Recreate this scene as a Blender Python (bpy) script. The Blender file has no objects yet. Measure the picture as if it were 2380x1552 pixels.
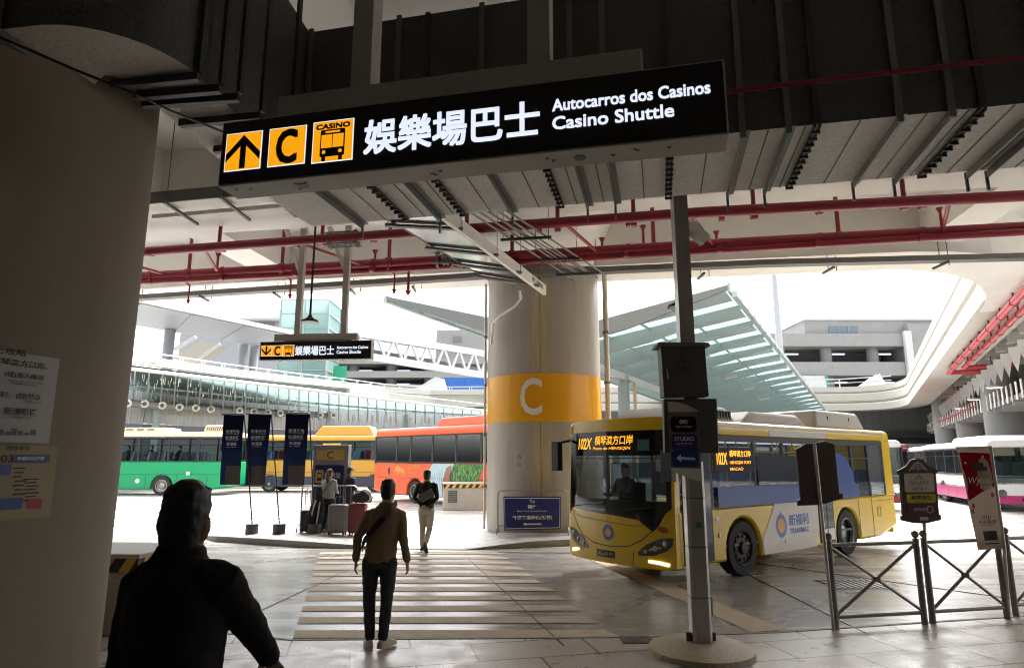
import bpy, bmesh, math, random
from mathutils import Vector, Matrix, noise
V = Vector
R = math.radians
random.seed(7)
scene = bpy.context.scene
COL = scene.collection

# ------------------------------------------------------------------ camera
cam_d = bpy.data.cameras.new('camera'); cam_d.sensor_width = 36.0; cam_d.lens = 22.99
cam_d.clip_start = 0.05; cam_d.clip_end = 2000
cam = bpy.data.objects.new('camera', cam_d); COL.objects.link(cam)
cam.location = (0, 0, 1.95); cam.rotation_euler = (R(90 + 10.874), 0, 0)
scene.camera = cam

# ------------------------------------------------------------------ sky, sun, exposure
w = bpy.data.worlds.new('World'); scene.world = w; w.use_nodes = True
nt = w.node_tree; bg = nt.nodes['Background']
sky = nt.nodes.new('ShaderNodeTexSky'); sky.sky_type = 'NISHITA'; sky.sun_disc = False
sky.sun_elevation = R(58); sky.sun_rotation = R(20); sky.dust_density = 9.0; sky.air_density = 1.0
hs = nt.nodes.new('ShaderNodeHueSaturation'); hs.inputs['Saturation'].default_value = 0.22
nt.links.new(sky.outputs[0], hs.inputs['Color']); nt.links.new(hs.outputs[0], bg.inputs['Color'])
bg.inputs['Strength'].default_value = 0.15
sd = bpy.data.lights.new('sun', 'SUN'); sd.energy = .6; sd.angle = R(40); sd.color = (1, .97, .93)
sun = bpy.data.objects.new('sun', sd); COL.objects.link(sun)
sun.rotation_euler = (R(32), 0, R(160)); sun.location = (20, 40, 60)
vs = scene.view_settings
vs.view_transform = 'Standard'; vs.look = 'None'; vs.gamma = 1.0; vs.exposure = 2.75
scene.render.engine = 'CYCLES'
cy = scene.cycles
cy.use_denoising = True; cy.filter_width = 1.05; cy.max_bounces = 10; cy.diffuse_bounces = 6; cy.glossy_bounces = 4
cy.transmission_bounces = 4; cy.transparent_max_bounces = 24; cy.sample_clamp_indirect = 8
cy.caustics_reflective = False; cy.caustics_refractive = False

# ------------------------------------------------------------------ photo-to-world helper (a pixel of the 2380 px wide photo at a real depth)
F = 1520.0; TH = math.atan(292 / F); CT, ST = math.cos(TH), math.sin(TH); EYE = 1.95
def ray(u, v):
    a = (u - 1190) / F; b = (776 - v) / F
    return V((a, CT - b * ST, ST + b * CT))
def at(u, v, Y):
    r = ray(u, v); t = Y / r.y
    return V((r.x * t, Y, EYE + r.z * t))
def on(u, v, z=0.0):
    r = ray(u, v); t = (z - EYE) / r.z
    return V((r.x * t, r.y * t, z))

# ------------------------------------------------------------------ mesh helpers
class MB:
    def __init__(s): s.v = []; s.f = []; s.m = []
    def add(s, vs, fs, m=0):
        n = len(s.v); s.v += [tuple(p) for p in vs]
        for f in fs: s.f.append([i + n for i in f]); s.m.append(m)
        return s
    def hexa(s, p, m=0):          # 8 points: bottom 4 (ccw), top 4
        return s.add(p, [(3, 2, 1, 0), (4, 5, 6, 7), (0, 1, 5, 4), (1, 2, 6, 5), (2, 3, 7, 6), (3, 0, 4, 7)], m)
    def box(s, x0, x1, y0, y1, z0, z1, m=0):
        return s.hexa([(x0, y0, z0), (x1, y0, z0), (x1, y1, z0), (x0, y1, z0), (x0, y0, z1), (x1, y0, z1), (x1, y1, z1), (x0, y1, z1)], m)
    def ob(s, c, ex, ey, ez, m=0):  # oriented box: centre and half vectors
        c, ex, ey, ez = V(c), V(ex), V(ey), V(ez)
        return s.hexa([c - ex - ey - ez, c + ex - ey - ez, c + ex + ey - ez, c - ex + ey - ez, c - ex - ey + ez, c + ex - ey + ez, c + ex + ey + ez, c - ex + ey + ez], m)
    def bar(s, a, b, wd, ht, m=0, up=(0, 0, 1)):
        a, b = V(a), V(b); d = (b - a); u = V(up)
        sx = d.cross(u)
        if sx.length < 1e-5: sx = d.cross(V((1, 0, 0)))
        sx.normalize(); uz = sx.cross(d).normalized()
        return s.ob((a + b) / 2, sx * wd / 2, d / 2, uz * ht / 2, m)
    def tube(s, pts, r, n=8, m=0, caps=True):
        pts = [V(p) for p in pts]; k = len(pts)
        rs = r if isinstance(r, (list, tuple)) else [r] * k
        base = []; prev = None
        for i, p in enumerate(pts):
            t = (pts[min(i + 1, k - 1)] - pts[max(i - 1, 0)]).normalized()
            if prev is None:
                a = V((0, 0, 1)) if abs(t.z) < .9 else V((1, 0, 0))
                x = t.cross(a).normalized()
            else:
                x = (prev - t * prev.dot(t)).normalized()
            y = t.cross(x); prev = x
            rx, ry = rs[i] if isinstance(rs[i], (list, tuple)) else (rs[i], rs[i])
            base.append([p + x * math.cos(2 * math.pi * j / n) * rx + y * math.sin(2 * math.pi * j / n) * ry for j in range(n)])
        vs = [q for ring in base for q in ring]; fs = []
        for i in range(k - 1):
            for j in range(n):
                fs.append((i * n + j, i * n + (j + 1) % n, (i + 1) * n + (j + 1) % n, (i + 1) * n + j))
        if caps: fs += [tuple(reversed(range(n))), tuple((k - 1) * n + j for j in range(n))]
        return s.add(vs, fs, m)
    def loft(s, rings, m=0, caps=True):   # rings: equal-length point lists
        n = len(rings[0]); k = len(rings); fs = []
        for i in range(k - 1):
            for j in range(n):
                fs.append((i * n + j, i * n + (j + 1) % n, (i + 1) * n + (j + 1) % n, (i + 1) * n + j))
        if caps: fs += [tuple(reversed(range(n))), tuple((k - 1) * n + j for j in range(n))]
        return s.add([q for r_ in rings for q in r_], fs, m)
    def lathe(s, prof, c=(0, 0, 0), n=32, m=0, axis=None, caps=True):  # prof: (radius, height)
        c = V(c); ax = V(axis or (0, 0, 1)).normalized()
        a = V((1, 0, 0)) if abs(ax.x) < .9 else V((0, 1, 0))
        x = ax.cross(a).normalized(); y = ax.cross(x)
        return s.loft([[c + ax * h + (x * math.cos(2 * math.pi * j / n) + y * math.sin(2 * math.pi * j / n)) * r for j in range(n)] for r, h in prof], m, caps)
    def prism(s, poly, o, ex, ey, ez, d, m=0):  # polygon (x,y) in frame, extruded along ez by d
        o, ex, ey, ez = V(o), V(ex), V(ey), V(ez); n = len(poly)
        a = [o + ex * p[0] + ey * p[1] for p in poly]; b = [q + ez * d for q in a]
        return s.add(a + b, [tuple(reversed(range(n))), tuple(range(n, 2 * n))] + [(i, (i + 1) % n, n + (i + 1) % n, n + i) for i in range(n)], m)
    def quad(s, a, b, c, d, m=0): return s.add([a, b, c, d], [(0, 1, 2, 3)], m)

def wm(o):
    m = o.matrix_basis.copy()
    if o.parent: m = wm(o.parent) @ o.matrix_parent_inverse @ m
    return m
def put(o, parent=None, world=True):
    COL.objects.link(o)
    if parent is not None:
        o.parent = parent
        if world: o.matrix_parent_inverse = wm(parent).inverted()
def obj(name, mb, mats, parent=None, smooth=None, bevel=0, world=True, segs=2, fixn=True):
    me = bpy.data.meshes.new(name); me.from_pydata(mb.v, [], mb.f)
    for m in (mats if isinstance(mats, (list, tuple)) else [mats]): me.materials.append(m)
    me.polygons.foreach_set('material_index', mb.m); me.update()
    if fixn:
        bm = bmesh.new(); bm.from_mesh(me); bmesh.ops.recalc_face_normals(bm, faces=bm.faces); bm.to_mesh(me); bm.free()
    if smooth:
        me.polygons.foreach_set('use_smooth', [True] * len(me.polygons)); me.set_sharp_from_angle(angle=R(smooth))
    o = bpy.data.objects.new(name, me); put(o, parent, world)
    if bevel:
        b = o.modifiers.new('bevel', 'BEVEL'); b.width = bevel; b.segments = segs; b.limit_method = 'ANGLE'; b.angle_limit = R(40)
    return o
def tag(o, label=None, cat=None, group=None, kind=None):
    if label: o['label'] = label
    if cat: o['category'] = cat
    if group: o['group'] = group
    if kind: o['kind'] = kind
    return o
def thing(name, label, cat, loc=(0, 0, 0), rz=0, group=None):
    o = bpy.data.objects.new(name, None); COL.objects.link(o); o.empty_display_size = .2
    o.location = loc; o.rotation_euler = (0, 0, rz)
    return tag(o, label, cat, group)
def copy_tree(o, parent=None):
    c = o.copy(); COL.objects.link(c)
    if parent: c.parent = parent
    for ch in o.children: copy_tree(ch, c)
    return c

# ------------------------------------------------------------------ materials
def mat(name, col, rough=.6, metal=0.0, var=.12, scale=6.0, bump=0.0, bscale=40., stretch=None, rvar=0.0, spec=.5, coat=0.0):
    m = bpy.data.materials.new(name); m.use_nodes = True; t = m.node_tree; b = t.nodes['Principled BSDF']
    b.inputs['Metallic'].default_value = metal; b.inputs['Roughness'].default_value = rough
    b.inputs['Specular IOR Level'].default_value = spec; b.inputs['Coat Weight'].default_value = coat
    c = (*col, 1); b.inputs['Base Color'].default_value = c
    tc = t.nodes.new('ShaderNodeTexCoord'); mp = t.nodes.new('ShaderNodeMapping')
    t.links.new(tc.outputs['Object'], mp.inputs['Vector'])
    if stretch: mp.inputs['Scale'].default_value = stretch
    if var or rvar:
        n = t.nodes.new('ShaderNodeTexNoise'); n.inputs['Scale'].default_value = scale; n.inputs['Detail'].default_value = 6; n.inputs['Roughness'].default_value = .62
        t.links.new(mp.outputs[0], n.inputs['Vector'])
        if var:
            mx = t.nodes.new('ShaderNodeMix'); mx.data_type = 'RGBA'
            mx.inputs[6].default_value = (*[x * (1 - var * 1.6) for x in col], 1); mx.inputs[7].default_value = (*[min(1, x * (1 + var * 1.6)) for x in col], 1)
            t.links.new(n.outputs['Fac'], mx.inputs[0]); t.links.new(mx.outputs[2], b.inputs['Base Color'])
        if rvar:
            mr = t.nodes.new('ShaderNodeMapRange'); mr.inputs[1].default_value = .35; mr.inputs[2].default_value = .65
            mr.inputs[3].default_value = max(.02, rough - rvar); mr.inputs[4].default_value = min(1, rough + rvar)
            t.links.new(n.outputs['Fac'], mr.inputs[0]); t.links.new(mr.outputs[0], b.inputs['Roughness'])
    if bump:
        n2 = t.nodes.new('ShaderNodeTexNoise'); n2.inputs['Scale'].default_value = bscale; n2.inputs['Detail'].default_value = 4
        t.links.new(mp.outputs[0], n2.inputs['Vector'])
        bp = t.nodes.new('ShaderNodeBump'); bp.inputs['Strength'].default_value = bump; bp.inputs['Distance'].default_value = .02
        t.links.new(n2.outputs['Fac'], bp.inputs['Height']); t.links.new(bp.outputs[0], b.inputs['Normal'])
    return m
def emit(name, col, s=1.0):
    m = bpy.data.materials.new(name); m.use_nodes = True; b = m.node_tree.nodes['Principled BSDF']
    b.inputs['Base Color'].default_value = (*[c * .5 for c in col], 1); b.inputs['Roughness'].default_value = .4
    b.inputs['Emission Color'].default_value = (*col, 1); b.inputs['Emission Strength'].default_value = s
    return m
def glass(name, tint=(.8, .9, .9), clear=.75, rough=.02, gl=.5):
    m = bpy.data.materials.new(name); m.use_nodes = True; t = m.node_tree; t.nodes.remove(t.nodes['Principled BSDF'])
    out = t.nodes['Material Output']
    tr = t.nodes.new('ShaderNodeBsdfTransparent'); tr.inputs[0].default_value = (*[c * clear for c in tint], 1)
    g = t.nodes.new('ShaderNodeBsdfGlossy'); g.inputs['Roughness'].default_value = rough; g.inputs[0].default_value = (.9, .95, .95, 1)
    fr = t.nodes.new('ShaderNodeFresnel'); fr.inputs[0].default_value = 1.5
    ml = t.nodes.new('ShaderNodeMath'); ml.operation = 'MULTIPLY_ADD'; ml.inputs[1].default_value = gl * 1.6; ml.inputs[2].default_value = .03
    mx = t.nodes.new('ShaderNodeMixShader')
    t.links.new(fr.outputs[0], ml.inputs[0]); t.links.new(ml.outputs[0], mx.inputs[0]); t.links.new(tr.outputs[0], mx.inputs[1]); t.links.new(g.outputs[0], mx.inputs[2])
    t.links.new(mx.outputs[0], out.inputs[0])
    return m
def frosted(name, col, trans=.5):     # translucent sheet (lit glass roof, banner cloth)
    m = bpy.data.materials.new(name); m.use_nodes = True; t = m.node_tree; t.nodes.remove(t.nodes['Principled BSDF'])
    out = t.nodes['Material Output']
    d = t.nodes.new('ShaderNodeBsdfDiffuse'); d.inputs[0].default_value = (*col, 1)
    l = t.nodes.new('ShaderNodeBsdfTranslucent'); l.inputs[0].default_value = (*col, 1)
    mx = t.nodes.new('ShaderNodeMixShader'); mx.inputs[0].default_value = trans
    t.links.new(d.outputs[0], mx.inputs[1]); t.links.new(l.outputs[0], mx.inputs[2]); t.links.new(mx.outputs[0], out.inputs[0])
    return m

# ------------------------------------------------------------------ lettering
def text_mb(s, o, ex, ey, h=None, wd=None, bold=0.0, align='L', thick=.002, mb=None, m=0, shear=0.0):
    """real letter meshes: s set on plane (o, ex, ey), height h (or fitted to width wd too), returned inside an MB"""
    cu = bpy.data.curves.new('letters', 'FONT'); cu.body = s; cu.size = 1.0; cu.offset = bold; cu.shear = shear; cu.resolution_u = 3
    t = bpy.data.objects.new('letters', cu); COL.objects.link(t)
    dg = bpy.context.evaluated_depsgraph_get(); me = bpy.data.meshes.new_from_object(t.evaluated_get(dg))
    vs = [v.co.copy() for v in me.vertices]; fs = [tuple(p.vertices) for p in me.polygons]
    bpy.data.objects.remove(t); bpy.data.curves.remove(cu); bpy.data.meshes.remove(me)
    mb = mb or MB()
    if not vs: return mb
    x0 = min(v.x for v in vs); x1 = max(v.x for v in vs); y0 = min(v.y for v in vs); y1 = max(v.y for v in vs)
    sy = h / max(1e-4, (y1 - y0)) if h else wd / (x1 - x0); sx = (wd / (x1 - x0)) if wd else sy
    W = (x1 - x0) * sx; off = {'L': 0, 'C': -W / 2, 'R': -W}[align]
    o, ex, ey = V(o), V(ex).normalized(), V(ey).normalized(); nz = ex.cross(ey)
    P = [o + ex * ((v.x - x0) * sx + off) + ey * ((v.y - y0) * sy) + nz * thick for v in vs]
    return mb.add(P, fs, m)

# ================================================================== materials used by the setting
m_road = mat('polished_concrete_road', (.37, .36, .335), .27, var=.12, scale=.9, rvar=.07, stretch=(.35, 1.6, 1), bump=.03, bscale=30)
def streaks(m, amt=.2):   # tyre-polished dark streaks across the concrete
    t = m.node_tree; b = t.nodes['Principled BSDF']; lk = b.inputs['Base Color'].links[0].from_socket
    tc = t.nodes.new('ShaderNodeTexCoord'); mp = t.nodes.new('ShaderNodeMapping'); mp.inputs['Scale'].default_value = (.25, 3.2, 1); mp.inputs['Rotation'].default_value = (0, 0, R(-12))
    n = t.nodes.new('ShaderNodeTexNoise'); n.inputs['Scale'].default_value = 2.2; n.inputs['Detail'].default_value = 7; n.inputs['Roughness'].default_value = .7
    rp = t.nodes.new('ShaderNodeValToRGB'); rp.color_ramp.elements[0].position = .38; rp.color_ramp.elements[0].color = (1 - amt * 1.8,) * 3 + (1,); rp.color_ramp.elements[1].position = .6; rp.color_ramp.elements[1].color = (1, 1, 1, 1)
    mx = t.nodes.new('ShaderNodeMix'); mx.data_type = 'RGBA'; mx.blend_type = 'MULTIPLY'; mx.inputs[0].default_value = 1
    t.links.new(tc.outputs['Object'], mp.inputs[0]); t.links.new(mp.outputs[0], n.inputs['Vector']); t.links.new(n.outputs['Fac'], rp.inputs[0])
    t.links.new(lk, mx.inputs[6]); t.links.new(rp.outputs[0], mx.inputs[7]); t.links.new(mx.outputs[2], b.inputs['Base Color'])
streaks(m_road)
def tile_mat(name, col, sx, sy, rot, rough=.4, joint=.012):
    m = mat(name, col, rough, var=.16, scale=3, rvar=.12, bump=.05, bscale=120)
    t = m.node_tree; b = t.nodes['Principled BSDF']; lk = b.inputs['Base Color'].links[0].from_socket
    tc = t.nodes.new('ShaderNodeTexCoord'); mp = t.nodes.new('ShaderNodeMapping'); mp.inputs['Rotation'].default_value = (0, 0, R(rot))
    br = t.nodes.new('ShaderNodeTexBrick'); br.inputs['Scale'].default_value = 1; br.inputs['Brick Width'].default_value = sx; br.inputs['Row Height'].default_value = sy
    br.inputs['Mortar Size'].default_value = joint; br.offset = .5
    br.inputs['Color1'].default_value = (1, 1, 1, 1); br.inputs['Color2'].default_value = (.86, .86, .86, 1); br.inputs['Mortar'].default_value = (.16, .15, .14, 1)
    gr = t.nodes.new('ShaderNodeTexNoise'); gr.inputs['Scale'].default_value = 90; gr.inputs['Detail'].default_value = 2
    rp = t.nodes.new('ShaderNodeMapRange'); rp.inputs[1].default_value = .3; rp.inputs[2].default_value = .7; rp.inputs[3].default_value = .72; rp.inputs[4].default_value = 1.2
    mx = t.nodes.new('ShaderNodeMix'); mx.data_type = 'RGBA'; mx.blend_type = 'MULTIPLY'; mx.inputs[0].default_value = 1
    m2 = t.nodes.new('ShaderNodeMix'); m2.data_type = 'RGBA'; m2.blend_type = 'MULTIPLY'; m2.inputs[0].default_value = 1
    t.links.new(tc.outputs['Object'], mp.inputs[0]); t.links.new(mp.outputs[0], br.inputs['Vector']); t.links.new(tc.outputs['Object'], gr.inputs['Vector'])
    t.links.new(lk, mx.inputs[6]); t.links.new(br.outputs['Color'], mx.inputs[7]); t.links.new(gr.outputs['Fac'], rp.inputs[0])
    t.links.new(mx.outputs[2], m2.inputs[6]); t.links.new(rp.outputs[0], m2.inputs[7]); t.links.new(m2.outputs[2], b.inputs['Base Color'])
    return m
m_tile = tile_mat('granite_tiles', (.52, .475, .42), 1.25, .62, -13, .36, .014)
m_tile2 = tile_mat('island_tiles', (.42, .41, .39), .9, .6, -30, .5)
m_kerb = mat('kerb_granite', (.26, .25, .23), .7, var=.25, scale=9, bump=.1)
m_paint = mat('worn_road_paint', (.56, .475, .36), .8, var=.2, scale=7, bump=.05, bscale=80, spec=.12)
m_white = mat('white_road_paint', (.75, .74, .7), .6, var=.1)
m_cream = mat('cream_painted_concrete', (.68, .665, .635), .7, var=.06, scale=1.5)
m_fascia = mat('pale_fascia_concrete', (.46, .445, .385), .65, var=.06, scale=2)
m_groove = mat('dark_groove', (.20, .19, .145), .8, var=.2, scale=3)
m_conc = mat('grey_concrete', (.25, .25, .243), .8, var=.1, scale=.8)
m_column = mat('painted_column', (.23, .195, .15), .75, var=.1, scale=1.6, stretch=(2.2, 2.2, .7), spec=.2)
m_colc = mat('glazed_column', (.34, .305, .265), .45, var=.16, scale=1.1, rvar=.1, stretch=(4, 4, .45), spec=.3)
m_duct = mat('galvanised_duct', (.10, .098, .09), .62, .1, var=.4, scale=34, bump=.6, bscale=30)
m_ductb = mat('pale_sheet_metal', (.72, .69, .65), .6, .0, var=.2, scale=30, bump=.6, bscale=26)  # duct underside paler than its sides: floor bounce put into the colour
m_steel = mat('galvanised_steel', (.19, .19, .185), .5, .2, var=.12, scale=12)
m_dark = mat('dark_steel', (.06, .06, .058), .5, .2, var=.1)
m_tray = mat('grey_tray', (.13, .13, .125), .55, .2, var=.1)
m_mirror = mat('polished_tray_underside', (.72, .72, .7), .14, 1.0, var=.04, scale=2)
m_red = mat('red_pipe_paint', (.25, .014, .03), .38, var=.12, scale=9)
m_redl = mat('sunlit_red_pipe_paint', (.50, .05, .06), .4, var=.12, scale=9)  # brighter copy of the red pipe paint, daylight put into the colour
m_yel = mat('amber_glaze', (.70, .33, .012), .16, var=.05, scale=1, rvar=.05)
m_whitep = mat('white_paint', (.78, .78, .76), .5, var=.04)
m_whiteb = mat('outdoor_white_paint', (.50, .51, .51), .55, var=.06)  # white darkened for outdoor things, where daylight would burn it out
m_black = mat('black_paint', (.012, .012, .013), .45, var=.1)
m_hazy = mat('hazard_yellow', (.62, .36, .03), .55, var=.12, scale=14)
m_terr = mat('speckled_granite', (.34, .31, .27), .6, var=.5, scale=38, bump=.15, bscale=90)
m_teal = mat('pale_teal_steel', (.26, .32, .315), .5, .1, var=.06)
m_tealg = frosted('teal_roof_glass', (.17, .235, .233), .55)
m_grey = mat('mid_grey_paint', (.36, .36, .35), .5, var=.08)
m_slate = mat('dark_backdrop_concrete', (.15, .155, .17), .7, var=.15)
m_pane = glass('clear_pane', (.75, .92, .9), .85)
m_tower = glass('teal_tower_glass', (.55, .86, .83), .85, gl=.5)

# ================================================================== ground
g = MB(); g.quad((-300, -40, 0), (300, -40, 0), (300, 400, 0), (-300, 400, 0))
tag(obj('road', g, m_road), kind='structure')
edge = [(-14, 12.6), (-5.18, 8.64), (-2.43, 7.70), (1.49, 7.83), (3.01, 8.02), (6.49, 8.82), (14, 10.6), (30, 14.6)]
g = MB(); g.add([(x, y, .004) for x, y in edge] + [(30, -12, .004), (-14, -12, .004)], [list(range(len(edge) + 2))])
tag(obj('pavement', g, m_tile), kind='structure')
g = MB()                                        # narrow kerb line of the near pavement
for (a, b) in zip(edge, edge[1:]): g.bar((a[0], a[1], .004), (b[0], b[1], .004), .05, .012)
tag(obj('pavement_edge', g, m_kerb), kind='structure')
def island(front, back, name):
    k = MB(); n = len(front)
    top = [V((x, y, z)) for x, y, z in front]; bk = [V((x, y, z)) for x, y, z in back]
    lip = [p + V((0, .14, 0)) for p in top]; low = [V((p.x, p.y, -.02)) for p in top]
    for i in range(n - 1):
        k.quad(low[i], low[i + 1], top[i + 1], top[i], 1); k.quad(top[i], top[i + 1], lip[i + 1], lip[i], 1)
        k.quad(lip[i], lip[i + 1], bk[i + 1], bk[i], 0)
    for e in (0, n - 1): k.add([low[e], top[e], lip[e], bk[e], V((bk[e].x, bk[e].y, -.02))], [(0, 1, 2, 3, 4)], 1)
    for i in range(n - 1): k.quad(V((bk[i].x, bk[i].y, -.02)), V((bk[i + 1].x, bk[i + 1].y, -.02)), bk[i + 1], bk[i], 1)
    return tag(obj(name, k, [m_tile2, m_kerb], fixn=True), kind='structure')
island([(-7.9, 17.3, .05), (-7.2, 16.55, .13), (-4.77, 15.44, .14), (-3.7, 15.27, .09), (-2.4, 15.15, .012), (-1.05, 15.02, .012), (-.2, 15.25, .09), (.5, 15.45, .14), (1.6, 15.85, .14), (5.0, 17.4, .14)],
       [(-7.7, 19.2, .05), (-7.0, 19.6, .13), (-4.7, 20.0, .14), (-3.6, 20.2, .09), (-2.3, 20.8, .012), (-1.2, 21.3, .012), (-.3, 21.6, .09), (.6, 21.8, .14), (1.8, 21.8, .14), (5.0, 21.8, .14)], 'traffic_island')
g = MB()
for k in range(11):
    y = 7.78 + .655 * k; wv = .33 - .004 * k
    def xl(yy): return -2.43 - .245 * (yy - 7.75)
    def xr(yy): return 1.2 - .215 * (yy - 7.75)
    sk = .035
    g.quad((xl(y), y, .008), (xr(y) + .04, y + sk, .008), (xr(y + wv) - .05, y + wv + sk, .008), (xl(y + wv), y + wv, .008))
tag(obj('crosswalk_stripes', g, m_paint), kind='structure')
g = MB()
a, b = on(1332, 1283), on(1372, 1283); c, d = on(1828, 1464), on(1745, 1469)
g.quad(*[V((p.x, p.y, .008)) for p in (a, b, c, d)])
tag(obj('lane_line', g, m_paint), kind='structure')
g = MB()
for k in range(7):
    y = 19.4 + k * 1.25; g.quad((-15.5, y, .008), (-5.6, y, .008), (-5.6, y + .5, .008), (-15.5, y + .5, .008))
for (p, q) in (((2185, 1187), (2200, 1194)), ((2215, 1203), (2240, 1216)), ((2268, 1229), (2300, 1247)), ((2160, 1172), (2170, 1178))):
    A_, B_ = on(*p), on(*q); g.bar((A_.x, A_.y, .006), (B_.x, B_.y, .006), .16, .008)
A_, B_ = on(2150, 1233), on(2215, 1226)
g.bar((A_.x, A_.y, .006), (B_.x, B_.y, .006), .25, .008)
tip = on(2105, 1234); t1, t2 = on(2150, 1243), on(2145, 1225)
g.add([(tip.x, tip.y, .01), (t1.x, t1.y, .01), (t2.x, t2.y, .01)], [(0, 1, 2)])
tag(obj('road_markings', g, m_white), kind='structure')
g = MB()                                         # expansion joints of the concrete road
for (p, q) in (((560, 1440), (880, 1290)), ((1690, 1310), (2010, 1470)), ((1090, 1300), (1310, 1500)), ((960, 1282), (1330, 1285)), ((2380, 1395), (1700, 1300)), ((480, 1262), (250, 1330))):
    A_, B_ = on(*p), on(*q); g.bar((A_.x, A_.y, .0055), (B_.x, B_.y, .0055), .022, .007)
tag(obj('road_joints', g, m_black), kind='structure')
g = MB(); rt = random.Random(11)
for cx, cy, r0, a0, a1 in ((9.5, 4.2, 7.6, 112, 168), (9.5, 4.2, 9.5, 108, 166), (12, 2.0, 12.8, 118, 150), (-14, 30, 17, -62, -30), (-14, 30, 18.9, -62, -28)):
    n_ = 26; vs = []; zt_ = .0015 + .0005 * (r0 % 1 + len(g.v) / 54)
    for i in range(n_ + 1):
        a = R(a0 + (a1 - a0) * i / n_); w_ = .09 + .05 * rt.random()
        vs += [(cx + (r0 - w_) * math.cos(a), cy + (r0 - w_) * math.sin(a), zt_), (cx + (r0 + w_) * math.cos(a), cy + (r0 + w_) * math.sin(a), zt_)]
    g.add(vs, [(2 * i, 2 * i + 1, 2 * i + 3, 2 * i + 2) for i in range(n_)])
tag(obj('tyre_marks', g, mat('tyre_marked_concrete', (.28, .27, .25), .26, var=.3, scale=5, rvar=.08)), kind='structure')
for (u, v, sz, nm) in ((1985, 1358, .42, 'large drain grate in the road behind the left railing panel'), (1480, 1487, .16, 'small drain grate where the crosswalk meets the near pavement')):
    p = on(u, v); k = MB()
    k.box(p.x - sz * 1.1, p.x + sz * 1.1, p.y - sz, p.y + sz, .001, .006, 1)
    for i in range(9): x = p.x - sz + i * sz * 2 / 8.5; k.box(x, x + sz * .11, p.y - sz * .9, p.y + sz * .9, .006, .016)
    tag(obj('drain_grate', k, [m_steel, m_black]), nm, 'drain grate')

# ================================================================== deck over the bus bays
def sweep(mb, path, prof, m=0, closed=False):   # prof: (offset to the right of travel, z)
    n = len(path); rings = []
    for i, p in enumerate(path):
        a = V(path[max(i - 1, 0)]).to_2d(); b = V(path[i]).to_2d(); c = V(path[min(i + 1, n - 1)]).to_2d()
        d1 = (b - a).normalized() if i > 0 else (c - b).normalized(); d2 = (c - b).normalized() if i < n - 1 else d1
        t = (d1 + d2).normalized(); nr = V((t.y, -t.x)); f = 1 / max(.4, t.dot(d1))
        rings.append([V((b.x + nr.x * o * f, b.y + nr.y * o * f, z)) for o, z in prof])
    return mb.loft(rings, m, caps=True)
def arc(c, r, a0, a1, n): return [(c[0] + r * math.cos(R(a0 + (a1 - a0) * i / n)), c[1] + r * math.sin(R(a0 + (a1 - a0) * i / n))) for i in range(n + 1)]
near = [(-34, 24.9), (-12.5, 21.47), (10.2, 17.83)]
rightp = [(17.0, 23.2), (39.7, 65.7)]
def bez(p0, p1, p2, n): return [tuple((1 - t) ** 2 * V(p0).to_2d() + 2 * t * (1 - t) * V(p1).to_2d() + t * t * V(p2).to_2d()) for t in [i / n for i in range(n + 1)]]
corner = bez(near[-1], (13.9, 17.3), rightp[0], 8)
farc = bez((38.6, 63.6), (42.5, 72.0), (35.0, 72.4), 8)
court = near[:-1] + corner + farc + [(-2.84, 72.3)]
deck = thing('concrete_deck', 'cream painted concrete deck with deep beams spanning overhead from the camera to the bus yard', 'deck', (0, 10, 8.5))
k = MB(); k.add([(x, y, z) for z in (8.5, 9.2) for x, y in near + corner[1:] + [(21, 23.2), (21, -10), (-34, -10)]],
                [list(range(len(near) + len(corner) + 2)), [i + len(near) + len(corner) + 2 for i in range(len(near) + len(corner) + 2)]])
obj('slab', k, m_cream, deck, fixn=False)
k = MB(); sweep(k, near[:-1] + corner, [(0, 7.2), (0, 9.0), (1.7, 9.0), (1.7, 7.2)]); obj('edge_beam', k, m_cream, deck)
YW = R(-9.1); gx = V((math.cos(YW), math.sin(YW), 0)); gy = V((-math.sin(YW), math.cos(YW), 0))
k = MB(); k.ob(V((1, 12.6, 7.85)) - gx * 7, gx * 27, gy * .8, (0, 0, .66)); obj('beam', k, m_cream, deck)
k = MB(); k.ob(V((0, 4.2, 7.85)) - gx * 7, gx * 27, gy * .7, (0, 0, .66)); obj('beam', k, m_cream, deck)
for s in (-18.4, -9.0, 9.4, 18.6):
    k = MB(); c0 = V((.9, 12, 0)) + gx * s; k.ob(V((c0.x, c0.y, 7.98)) + gy * 0, gx * .5, gy * 7.2, (0, 0, .53)); obj('cross_beam', k, m_cream, deck)
k = MB(); c0 = V((.9, 18.6, 0))       # wide haunched beam running from the C column towards the camera
pr_ = [(-1.5, 7.2), (-2.1, 8.5), (2.1, 8.5), (1.5, 7.2)]
k.loft([[c0 - gy * dd + gx * o * wv + V((0, 0, z)) for o, z in pr_] for dd, wv in ((.9, 1.0), (3.2, .8), (7.5, .62), (15, .62))]); obj('haunched_beam', k, m_cream, deck)

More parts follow.
